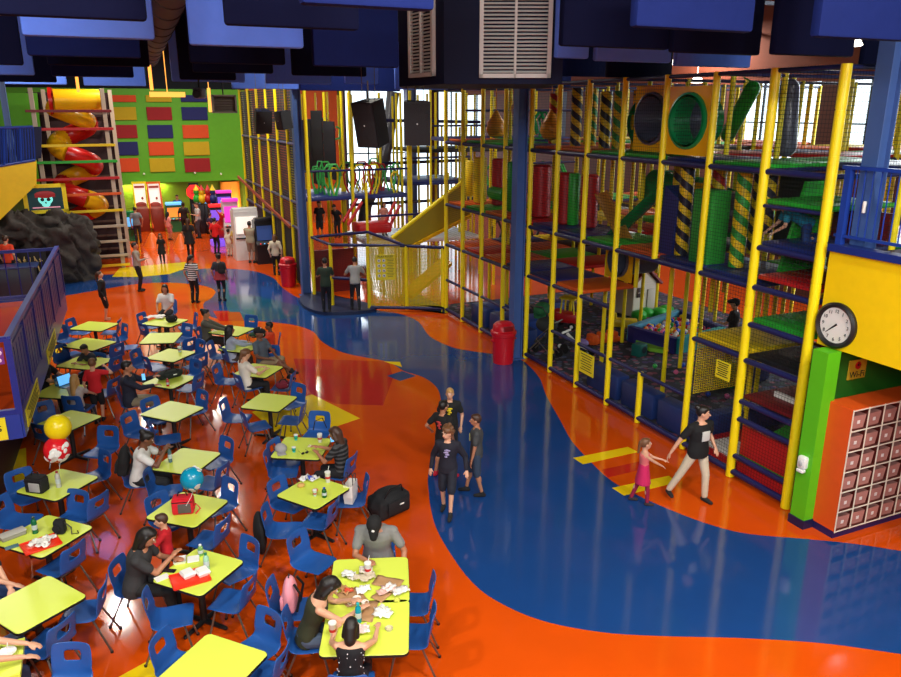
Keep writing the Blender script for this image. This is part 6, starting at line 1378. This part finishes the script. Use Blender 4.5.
for k, (u, v, c1, c2, lab) in enumerate(((206, 222, 'g', 'y', 'green'), (211.5, 219, 'y', 'r', 'yellow-hatted'), (218, 220, 'r', 'r', 'red'), (223, 224, 'b', 'y', 'blue'))):
    q = at(u, 240, 0); q = V((q.x, q.y + 2.4, 0)); t = thing('prize_figure', '%s plush prize figure on a dark stand in the arcade' % lab, 'toy', tuple(q))
    m = MB(); m.box((0, 0, .75), (.5, .5, 1.5), None, .02); m.build('stand', DKB, t); m = MB(); m.ell((0, 0, 1.75), (.2, .18, .25)); m.ell((0, 0, 2.1), (.15, .15, .15)); m.build('figure', PADS[c1], t, remesh=.04)
    m = MB(); m.lathe((0, 0, 2.2), [(.15, 0), (.08, .12), (.001, .3)], 14); m.build('hat', PADS[c2], t)
# ------------------------------------------------------------------ things on and around the tables
def on_tab(u, v): return at(u, v, .75)
def bottle(u, v, col, capc, lab, r=.035, h=.2, kind='bottle', alpha=.85, liquid=None):
    p = on_tab(u, v); t = thing(kind.replace(' ', '_'), lab, kind, tuple(p))
    m = MB(); m.lathe((0, 0, 0), [(.001, .001), (r, .001), (r, h * .68), (r * .85, h * .78), (r * .42, h * .86), (r * .42, h * .92), (.001, h * .92)], 16); m.build('body', mat('bottle_' + '%02x%02x%02x' % col, col, .2, alpha=alpha), t)
    m = MB(); m.lathe((0, 0, 0), [(.001, h * .9), (r * .52, h * .9), (r * .52, h), (.001, h)], 12); m.build('cap', mat('capc_' + '%02x%02x%02x' % capc, capc, .4), t)
    m = MB(); m.lathe((0, 0, 0), [(r * 1.01, h * .25), (r * 1.02, h * .26), (r * 1.02, h * .52), (r * 1.01, h * .53)], 16); m.build('wrap', liquid or mat('wrapc', (190, 200, 205), .4), t)
    return t
def cup(u, v, col, lab, straw=True, h=.16, r=.042, liq=None):
    p = on_tab(u, v); t = thing('cup', lab, 'cup', tuple(p))
    m = MB(); m.lathe((0, 0, 0), [(.001, .001), (r * .75, .001), (r, h), (r * .92, h), (r * .7, .01), (.001, .01)], 16); m.build('cup_body', mat('cupc_' + '%02x%02x%02x' % col, col, .3, alpha=.85), t)
    m = MB(); m.lathe((0, 0, 0), [(.001, h), (r * 1.08, h), (r * 1.05, h + .012), (.001, h + .014)], 16); m.build('lid', WHITE, t)
    if straw: m = MB(); m.tube((0, 0, h * .9), (.03, .02, h + .09), .004, seg=6); m.build('straw', WHITE, t)
    m = MB(); m.lathe((0, 0, 0), [(r * .9, h * .4), (r * .98, h * .6), (r * .97, h * .62)], 16); m.build('print_band', liq or PADS['r'], t)
bottle(168 + 2.5, 466 - 4, (90, 120, 130), (20, 20, 24), 'slim clear bottle beside the arm of the person with the backpack', .03, .26)
bottle(59, 487, (200, 200, 190), (150, 20, 40), 'clear bottle with maroon cap beside the black lunch bag', .036, .26)
bottle(35.5, 533, (14, 100, 60), (30, 60, 50), 'green flask with loop cap beside the red tray at the left', .036, .24, alpha=1)
bottle(201, 555, (120, 170, 90), (235, 235, 235), 'short green can-like bottle at the corner near the woman in charcoal', .034, .15)
bottle(207, 569, (170, 220, 190), (20, 130, 90), 'clear soda bottle with green cap and white wrap near the red tray', .035, .22)
bottle(357 + 1.5, 622, (20, 140, 160), (30, 170, 180), 'teal bottle between the two diners at the messy table', .035, .24, alpha=1)
bottle(322 + 2.5, 497, (20, 90, 30), (20, 60, 190), 'green shaker bottle with blue cap on its table', .036, .15, alpha=1)
bottle(168, 386, (190, 20, 40), (190, 20, 40), 'small red bottle in front of the black duffel bag', .03, .16, alpha=1)
cup(234 - 54, 352, (190, 215, 210), 'clear tumbler standing alone on its lime table', True, .12)
cup(368, 575, (225, 225, 220), 'white soda cup with lid by the arm of the man in the cap'); cup(333, 636, (225, 200, 190), 'pink-printed white cup at the near left corner of the messy table', False); cup(328, 482, (225, 225, 215), 'white cup with straw at the far corner of the shaker table')
cup(320, 442, (230, 225, 220), 'white and red cup on the table with the grey cap', False, .14); cup(296, 440, (30, 170, 180), 'teal drink cup at the far side of the grey cap table', False, .09, .032, liq=TUBEG); cup(294, 452, (30, 170, 190), 'teal drink cup at the middle of the grey cap table', False, .08, .032, liq=TUBEG)
cup(495 - 180, 474 + 22, (200, 220, 210), 'clear small cup left of the shaker bottle', False, .09, .03)
def tray(u, v, rz, lab, w_=.42, d_=.32):
    p = on_tab(u, v); t = thing('tray', lab, 'tray', tuple(p), rz); TR = mat('tray_red', (232, 50, 24), .35)
    m = MB(); m.box((0, 0, .006), (w_, d_, .01), None, .004); m.build('base', TR, t); m = MB()
    for s in (-1, 1): m.box((s * w_ / 2, 0, .015), (.016, d_, .022), None, .005); m.box((0, s * d_ / 2, .015), (w_, .016, .022), None, .005)
    m.build('rim', TR, t); return p
def papers(p, n, lab, seed=1, spread=.15, cols=((235, 232, 225),), grp=None, z=.02, sz=.07):
    rr = random.Random(seed)
    for k in range(n):
        x, y = rr.uniform(-spread, spread), rr.uniform(-spread * .7, spread * .7); m = MB(); a = rr.uniform(0, pi); c_ = cols[k % len(cols)]; s = sz * rr.uniform(.7, 1.2)
        g = []
        for i in range(6): g.append([(s * (j / 5 - .5) * 2 * cos(a) - s * (i / 5 - .5) * 1.4 * sin(a), s * (j / 5 - .5) * 2 * sin(a) + s * (i / 5 - .5) * 1.4 * cos(a), rr.uniform(.0, .035)) for j in range(6)])
        m.rings(g, closed=False, cap=False); o = m.build('crumpled_paper', mat('paper_%02x%02x' % (c_[0], c_[2]), c_, .7), None)
        sd = o.modifiers.new('s', 'SOLIDIFY'); sd.thickness = .003; o.location = (p.x + x, p.y + y, p.z + z + .006 * k)
        tag(o, lab, 'paper', grp or lab)
p = tray(41, 545, R(18), 'red tray with crumpled paper on the left edge table'); papers(p, 7, 'crumpled white paper on the red tray at the left edge', 2, .14)
p = tray(187 + 3, 579, R(6), 'red tray with white food boxes beside the woman in charcoal'); 
def foodbox(u, v, lab, z=0, open_=False, food=None):
    p = on_tab(u, v); t = thing('food_box', lab, 'takeout box', (p.x, p.y, .752 + z), random.uniform(-.3, .5)); m = MB(); s = .075
    m.rings([[(x * q, y * q, zz) for x, y in ((-s, -s), (s, -s), (s, s), (-s, s))] for q, zz in ((.8, 0), (1, .04), (.95, .04), (.75, .006))]); m.build('base', WHITE, t, smooth=False)
    m = MB()
    if open_: m.box((2.1 * s, 0, .01), (1.9 * s, 1.9 * s, .015), None, .005)
    else: m.rings([[(x * q, y * q, zz) for x, y in ((-s, -s), (s, -s), (s, s), (-s, s))] for q, zz in ((1, .041), (.8, .07))])
    m.build('lid', WHITE, t, smooth=False)
    if food: m = MB(); m.ell((0, 0, .03), (s * .7, s * .6, .02)); m.build('food', food, t)
foodbox(184 + 4, 577, 'white closed food box on the tray, left one', .012); foodbox(203, 575, 'white closed food box on the tray, right one', .012); foodbox(179 + 1, 562, 'open white food box with orange meal near the child', 0, True, mat('food_orange', (220, 130, 50), .6))
m = MB(); m.box((0, 0, .004), (.16, .11, .008)); o = solo('napkin', m, WHITE, 'white folded napkin at the table corner before the woman in charcoal', 'napkin', loc=tuple(on_tab(160 + 2, 578)), rz=.3)
def phone(u, v, lab, z=.752, rz=0., tilt=0):
    p = at(u, v, z); t = thing('phone', lab, 'phone', tuple(p), rz); t.rotation_euler = (tilt, 0, rz)
    m = MB(); m.box((0, 0, .005), (.07, .14, .009), None, .003); m.build('body', BLACK, t); m = MB(); m.box((0, 0, .0102), (.062, .13, .002)); m.build('screen', mat('phone_screen', (20, 24, 34), .2) if not tilt else CYA, t, smooth=False)
phone(170, 571, 'black phone lying between napkin and tray', rz=R(60)); phone(143.5, 377, 'glowing phone held by the man in navy', 1.0, 0, R(60)); phone(332, 438, 'phone held by the woman in the striped top', .93, 0, R(60))
# lunch bags
def lunchbag(u, v, c1, c2, lab, rz=0., s=1.0):
    p = on_tab(u, v); t = thing('lunch_bag', lab, 'lunch bag', tuple(p), rz); m = MB(); m.box((0, 0, .1 * s), (.25 * s, .16 * s, .2 * s), None, .03); m.build('body', cloth(c1), t)
    m = MB(); m.box((0, 0, .205 * s), (.22 * s, .13 * s, .03), None, .012); m.build('lid', cloth(c1), t); m = MB(); m.path([(-.06 * s, 0, .21 * s), (-.04 * s, 0, .27 * s), (.04 * s, 0, .27 * s), (.06 * s, 0, .21 * s)], .008, seg=6); m.build('handle', BLACK, t)
    m = MB(); m.box((.03, -.085 * s, .09 * s), (.15 * s, .015, .12 * s), None, .005); m.build('side_pocket', cloth(c2), t)
    m = MB(); m.box((0, -.082 * s, .17 * s), (.24 * s, .006, .012)); m.build('zipper', BLACK, t, smooth=False)
lunchbag(184, 512, (215, 20, 40), (90, 80, 80), 'red lunch bag with mesh pocket and strap on the lime table', R(-15), 1.15); lunchbag(38, 491, (24, 24, 26), (170, 170, 165), 'black lunch bag with silver side on the lime table', R(-35), 1.15)
p = on_tab(193, 513); m = MB(); m.path([p + V((-.02, 0, .02)), p + V((.05, 0, .14)), p + V((.1, -.02, .06)), p + V((.03, -.05, .01))], .011, seg=6); solo('bag_strap', m, cloth((215, 20, 40)), 'loose red strap beside the red lunch bag', 'strap')
# backpacks and duffels
def duffel(p, c_, lab, s=1.0, rz=0., shape=(.32, .22, .2)):
    t = thing('bag', lab, 'bag', tuple(p), rz); m = MB(); a, b_, c2 = (x * s for x in shape); m.ell((0, 0, c2 * .95), (a, b_, c2)); m.box((0, 0, c2 * .8), (a * 1.7, b_ * 1.5, c2 * 1.5), None, .06); m.build('body', cloth(c_), t, remesh=.02)
    m = MB(); m.path([(-a * .5, -b_ * .5, c2 * 1.6), (-a * .3, -b_ * .7, c2 * 2.3), (a * .3, -b_ * .7, c2 * 2.3), (a * .5, -b_ * .5, c2 * 1.6)], .012, seg=6); m.build('handle', BLACK, t); m = MB(); m.box((0, -b_ * .97, c2), (a * 1.1, .03, c2 * .9), None, .01); m.build('pocket', cloth(c_), t); m = MB(); m.box((.05, -b_ * 1.05, c2 * 1.1), (.08, .01, .02)); m.build('badge', WHITE, t)
duffel(at(392 - 3, 513, 0), (20, 20, 24), 'large black bag with white mark on the floor by the man in the cap', 1.15, R(20)); duffel(on_tab(170, 378), (26, 34, 30), 'black and green duffel bag lying on a lime table', .75, R(20), (.4, .2, .13)); duffel(on_tab(172, 322), (20, 20, 22), 'small black bag on the far table', .5); duffel(on_tab(259, 337), (16, 60, 34), 'dark green jacket bundle between two far tables', .8, 0, (.3, .2, .1))
papers(on_tab(156, 319), 5, 'white plastic bag on the far table', 5, .16, z=.03, sz=.13)
def backpack(p, rz, c1, lab, s=1.0, tilt=0):
    t = thing('backpack', lab, 'backpack', tuple(p), rz); t.rotation_euler = (tilt, 0, rz); m = MB(); m.ell((0, 0, .24 * s), (.16 * s, .09 * s, .24 * s)); m.box((0, 0, .17 * s), (.28 * s, .15 * s, .32 * s), None, .05); m.build('body', c1, t, remesh=.016)
    m = MB(); m.box((0, -.09 * s, .13 * s), (.2 * s, .05, .17 * s), None, .02); m.build('pocket', c1, t); m = MB()
    for sx in (-1, 1): m.path([(sx * .08, .07, .42 * s), (sx * .1, .14, .3 * s), (sx * .1, .09, .05 * s)], .016, seg=6)
    m.build('strap', BLACK, t); m = MB(); m.path([(-.03, 0, .47 * s), (0, 0, .51 * s), (.03, 0, .47 * s)], .008, seg=6); m.build('handle', BLACK, t)
fa = ang(12) - pi / 2; cpos = at(143, 482, .46); bk = V((sin(fa), -cos(fa), 0))
backpack((cpos.x + bk.x * .28, cpos.y + bk.y * .28, .62), fa, cloth((18, 18, 20)), 'black backpack worn by the person in the white tee', 1.05, R(-10))
cpos = at(293, 610, .46); backpack((cpos.x - .02, cpos.y, .47), ang(0) - pi / 2, cloth((236, 150, 165)), 'light pink backpack set on a chair beside the woman in olive', .95)
cpos = at(222, 301, 0); backpack((cpos.x + .05, cpos.y - .2, .95), 0, cloth((24, 24, 28)), 'black backpack on the woman with red shorts hem', .8)
cpos = at(351, 501, .45); m = MB(); m.rings([[(x * q, y * q, z) for x, y in ((-.15, -.07), (.15, -.07), (.15, .07), (-.15, .07))] for q, z in ((.85, 0), (1, .12), (.95, .30), (.9, .30), (.9, .02))]); t = thing('tote_bag', 'white tote bag with long handles on the right chair of the shaker table', 'bag', (cpos.x, cpos.y, .46), 1.0); m.build('body', mat('tote_white', (228, 222, 215), .7), t, smooth=False)
for s in (-1, 1): m = MB(); m.path([(-.08, s * .06, .29), (-.07, s * .06, .42), (0, s * .06, .46), (.07, s * .06, .42), (.08, s * .06, .29)], .007, seg=6); m.build('handle', cloth((60, 50, 50)), t)
cpos = at(284, 531, .45); m = MB(); fb = ang(0); m.ell((cpos.x - cos(fb) * .34, cpos.y - sin(fb) * .34, .42), (.09, .2, .33)); solo('jacket', m, cloth((16, 16, 18)), 'black jacket hanging on the back of a chair near the pink backpack', 'jacket')
cpos = at(283, 389, .45); duffel(V((cpos.x, cpos.y, .46)), (110, 18, 40), 'maroon bag on the chair right of the woman in the white tee', .5)
m = MB(); cpos = at(320, 429, .8); m.path([cpos + V((-.12, 0, 0)), cpos + V((-.08, 0, .16)), cpos + V((.05, 0, .2)), cpos + V((.12, 0, 0))], .009, seg=6); solo('bag_strap', m, cloth((20, 20, 24)), 'dark handbag strap arching over the chair behind the grey cap table', 'strap')
# laptop and small items at the family table
p = on_tab(69, 386); t = thing('laptop', 'open laptop with pale blue screen at the family table', 'laptop', tuple(p), R(40)); m = MB(); m.box((0, 0, .008), (.32, .22, .015), None, .004); m.build('base', CHROME, t); m = MB(); m.box((0, .12, .12), (.32, .01, .22), Euler((R(-12), 0, 0)), .003); l_ = m.build('lid', BLACK, t); m = MB(); m.box((0, .112, .12), (.29, .006, .19), Euler((R(-12), 0, 0))); m.build('screen', CYA, l_, smooth=False)
bottle(57, 386, (60, 150, 190), (20, 60, 80), 'blue water bottle at the family table', .035, .2)
# grey cap, sunglasses, snack, lid, shaker table mess
p = on_tab(281, 451); m = MB(); m.ell(p + V((0, 0, .05)), (.1, .12, .08)); m.box(p + V((-.02, -.14, .012)), (.14, .12, .012), None, .005); solo('baseball_cap', m, cloth((165, 162, 165)), 'light grey baseball cap lying on the lime table', 'cap')
t = thing('sunglasses', 'black sunglasses on the grey cap table', 'sunglasses', tuple(on_tab(305, 454)), .2)
for s in (-1, 1): m = MB(); m.ell((s * .035, 0, .02), (.03, .006, .022)); m.build('glass_lens', BLACK, t); m = MB(); m.path([(s * .065, 0, .03), (s * .06, .12, .025)], .003, seg=5); m.build('temple', BLACK, t)
papers(on_tab(311, 448), 1, 'small open snack wrapper on the grey cap table', 3, .02, ((240, 230, 190),), sz=.05)
papers(on_tab(310, 481), 4, 'white and blue crumpled plastic bag on the shaker table', 8, .10, ((235, 232, 228), (60, 80, 180)), z=.02, sz=.09)
m = MB(); m.lathe(on_tab(315, 491), [(.001, 0), (.04, 0), (.042, .02), (.03, .03), (.001, .03)], 16); solo('jar_lid', m, mat('lid_red', (220, 70, 50), .4), 'round red and white pot beside the shaker bottle', 'pot')
m = MB(); m.ell(on_tab(301, 487) + V((0, 0, .03)), (.06, .05, .035)); solo('bread_roll', m, mat('bread', (205, 160, 90), .6), 'small bread roll before the crumpled plastic bag', 'bread')
# left edge table
p = on_tab(13, 537); t = thing('food_container', 'long grey lunch container on the left edge table', 'container', tuple(p), R(25)); m = MB(); m.box((0, 0, .03), (.3, .14, .06), None, .02); m.build('box', mat('cont_grey', (150, 146, 138), .4), t); m = MB(); m.box((0, 0, .067), (.31, .15, .014), None, .006); m.build('lid', mat('cont_lid', (190, 188, 180), .4), t)
m = MB(); m.box((0, 0, .003), (.16, .09, .005)); solo('leaflet', m, mat('leaflet_blue', (60, 110, 130), .5), 'small blue leaflet at the edge of the left table', 'leaflet', loc=tuple(on_tab(12, 547)), rz=.3)
p = on_tab(61, 533); t = thing('camera_bag', 'black camera case with strap on the left edge table', 'case', tuple(p), R(-20)); m = MB(); m.box((0, 0, .1), (.14, .12, .2), None, .03); m.tube((-.02, -.08, .1), (-.02, -.04, .1), .05, seg=14); m.build('case', cloth((16, 18, 24)), t); m = MB(); m.path([(.06, 0, .16), (.14, 0, .08), (.16, -.05, .01), (.24, -.03, .008), (.2, .03, .008)], .008, seg=6); m.build('strap', BLACK, t)
# messy table: paper bags, wrappers, food
def kraft(u, v, sx, sy, rz, lab):
    m = MB(); rr = random.Random(int(u)); g = [[((j / 6 - .5) * sx, (i / 5 - .5) * sy, rr.uniform(0, .018) + .004) for j in range(7)] for i in range(6)]; m.rings(g, closed=False, cap=False); o = m.build('paper_bag', mat('kraft', (176, 134, 92), .8), None); sd = o.modifiers.new('s', 'SOLIDIFY'); sd.thickness = .003; p = on_tab(u, v); o.location = tuple(p); o.rotation_euler = (0, 0, rz); tag(o, lab, 'paper bag')
kraft(388, 583, .34, .2, R(-40), 'flattened brown paper bag at the far right of the messy table'); kraft(352, 598, .26, .3, R(10), 'flattened brown paper bag before the woman in olive'); kraft(369, 612, .15, .36, R(-30), 'long torn brown paper bag in the middle of the messy table'); kraft(382, 596, .22, .16, R(30), 'small torn brown paper bag beside the white wrappers')
pm = on_tab(360, 578); papers(pm, 7, 'crumpled white and brown wrapper on the far half of the messy table', 21, .14, ((225, 215, 200), (205, 190, 165), (235, 235, 235)), sz=.08)
papers(on_tab(392, 592), 5, 'crumpled printed wrapper at the right edge of the messy table', 22, .11, ((232, 225, 220), (215, 170, 160)), sz=.07); papers(on_tab(362, 592), 3, 'white paper napkin at the centre of the messy table', 23, .05, ((240, 240, 238),), sz=.08); papers(on_tab(380, 616), 3, 'crumpled white paper on the near half of the messy table', 24, .06, ((238, 236, 230),), sz=.08)
papers(on_tab(366, 632), 3, 'pink-stained wrapper before the girl in black', 25, .05, ((235, 205, 200), (238, 236, 230)), sz=.07); papers(on_tab(343, 593), 3, 'brown burger wrapper by the hand of the woman in olive', 26, .08, ((190, 140, 90), (200, 70, 40)), sz=.06)
for k, (u, v, r_, c_) in enumerate(((350, 605, .03, (225, 215, 200)), (357, 600, .05, (232, 226, 215)), (365, 604, .045, (232, 226, 215)), (389, 630, .045, (200, 190, 150)), (397, 602, .04, (200, 200, 90)), (380, 612, .02, (170, 50, 40)))):
    m = MB(); m.lathe(on_tab(u, v), [(.001, .001), (r_ * .8, .001), (r_, .03), (r_ * .92, .03), (r_ * .7, .008), (.001, .008)], 16); solo('sauce_cup', m, mat('sc_%02x%02x' % (c_[0], c_[1]), c_, .4), 'small round food pot on the messy table, ' + ['beside the white napkin', 'largest near the centre', 'right of the largest', 'near the girl in black', 'at the right edge', 'smallest, red'][k], 'food pot')
p = at(10, 668, .6); m = MB(); m.lathe((p.x, p.y, .752), [(.001, 0), (.05, 0), (.09, .05), (.085, .05), (.05, .01), (.001, .01)], 18); m.tube((p.x, p.y, .79), (p.x + .02, p.y, .9), .006, seg=6); solo('bowl', m, WHITE, 'white bowl with stick at the bottom left corner', 'bowl')
m = MB(); m.prism([(p.x - .9, p.y - .35, .70), (p.x + .14, p.y - .35, .70), (p.x + .14, p.y + .25, .70), (p.x - .9, p.y + .25, .70)], .05); m.tube((p.x - .4, p.y - .1, 0), (p.x - .4, p.y - .1, .7), .05); solo('side_table', m, TABLEY, 'sliver of a lime table at the bottom left corner', 'table', smooth=False)
# ------------------------------------------------------------------ balloons
def zfor(x, y, v):
    lo, hi = 0, 6
    for _ in range(40):
        mm = (lo + hi) / 2
        if proj((x, y, mm))[1] > v: lo = mm
        else: hi = mm
    return lo
def balloon(u, v, D, r, c1, c2, lab, anchor, blots):
    p = camp(u, v, D); t = thing('balloon', lab, 'balloon', tuple(p)); m = MB(); m.ell((0, 0, 0), (r, r, r * 1.05), None, 28, 18); m.build('skin', c1, t)
    rr = random.Random(int(u + v))
    m = MB()
    for k in range(blots):
        a, z = rr.uniform(0, 2 * pi), rr.uniform(-.8, .9); q = V((cos(a) * math.sqrt(1 - z * z), sin(a) * math.sqrt(1 - z * z), z)); x = q.orthogonal().normalized(); y = q.cross(x); M = Matrix((x, y, q)).transposed().to_4x4()
        for j in range(3): m.ell(q * (r * .985) + (x * rr.uniform(-.3, .3) + y * rr.uniform(-.3, .3)) * r, (r * rr.uniform(.18, .34), r * rr.uniform(.12, .24), r * .05), M, 12, 6)
    m.build('printed_blotch', c2, t); m = MB(); m.lathe((0, 0, -r * 1.05), [(.006, .01), (.018, -.015), (.001, -.012)], 8); m.build('knot', c1, t)
    m = MB(); a_ = V(anchor) - p; m.path([(0, 0, -r * 1.06), tuple(V((0, 0, -r)).lerp(a_, .5) + V((.02, .01, 0))), tuple(a_)], .003, seg=5); m.build('string', WHITE, t)
tc_ = TBL[11][0]; D12 = 12.6
FDc = lambda p: (p.x - CAMX) * sin(YAW) + (p.y - CAMY) * cos(YAW)
print('D', FDc(TBL[11][0]), FDc(TBL[10][0]))
balloon(58, 427.5, FDc(tc_) + .0, .185, mat('bal_yellow', (240, 215, 20), .25), mat('bal_cream', (235, 225, 150), .4), 'yellow balloon above the red one over the lime table', (tc_.x, tc_.y, .76), 2)
balloon(57, 449.5, FDc(tc_) - .1, .185, mat('bal_red', (220, 30, 40), .25), WHITE, 'red balloon with white palm print below the yellow one', (tc_.x, tc_.y, .76), 7)
tc_ = at(186, 506, .98); balloon(192, 479, FDc(tc_) + .1, .155, mat('bal_teal', (10, 140, 175), .25), WHITE, 'teal balloon with white world map print behind the red lunch bag', tuple(tc_), 6)
bake_all()
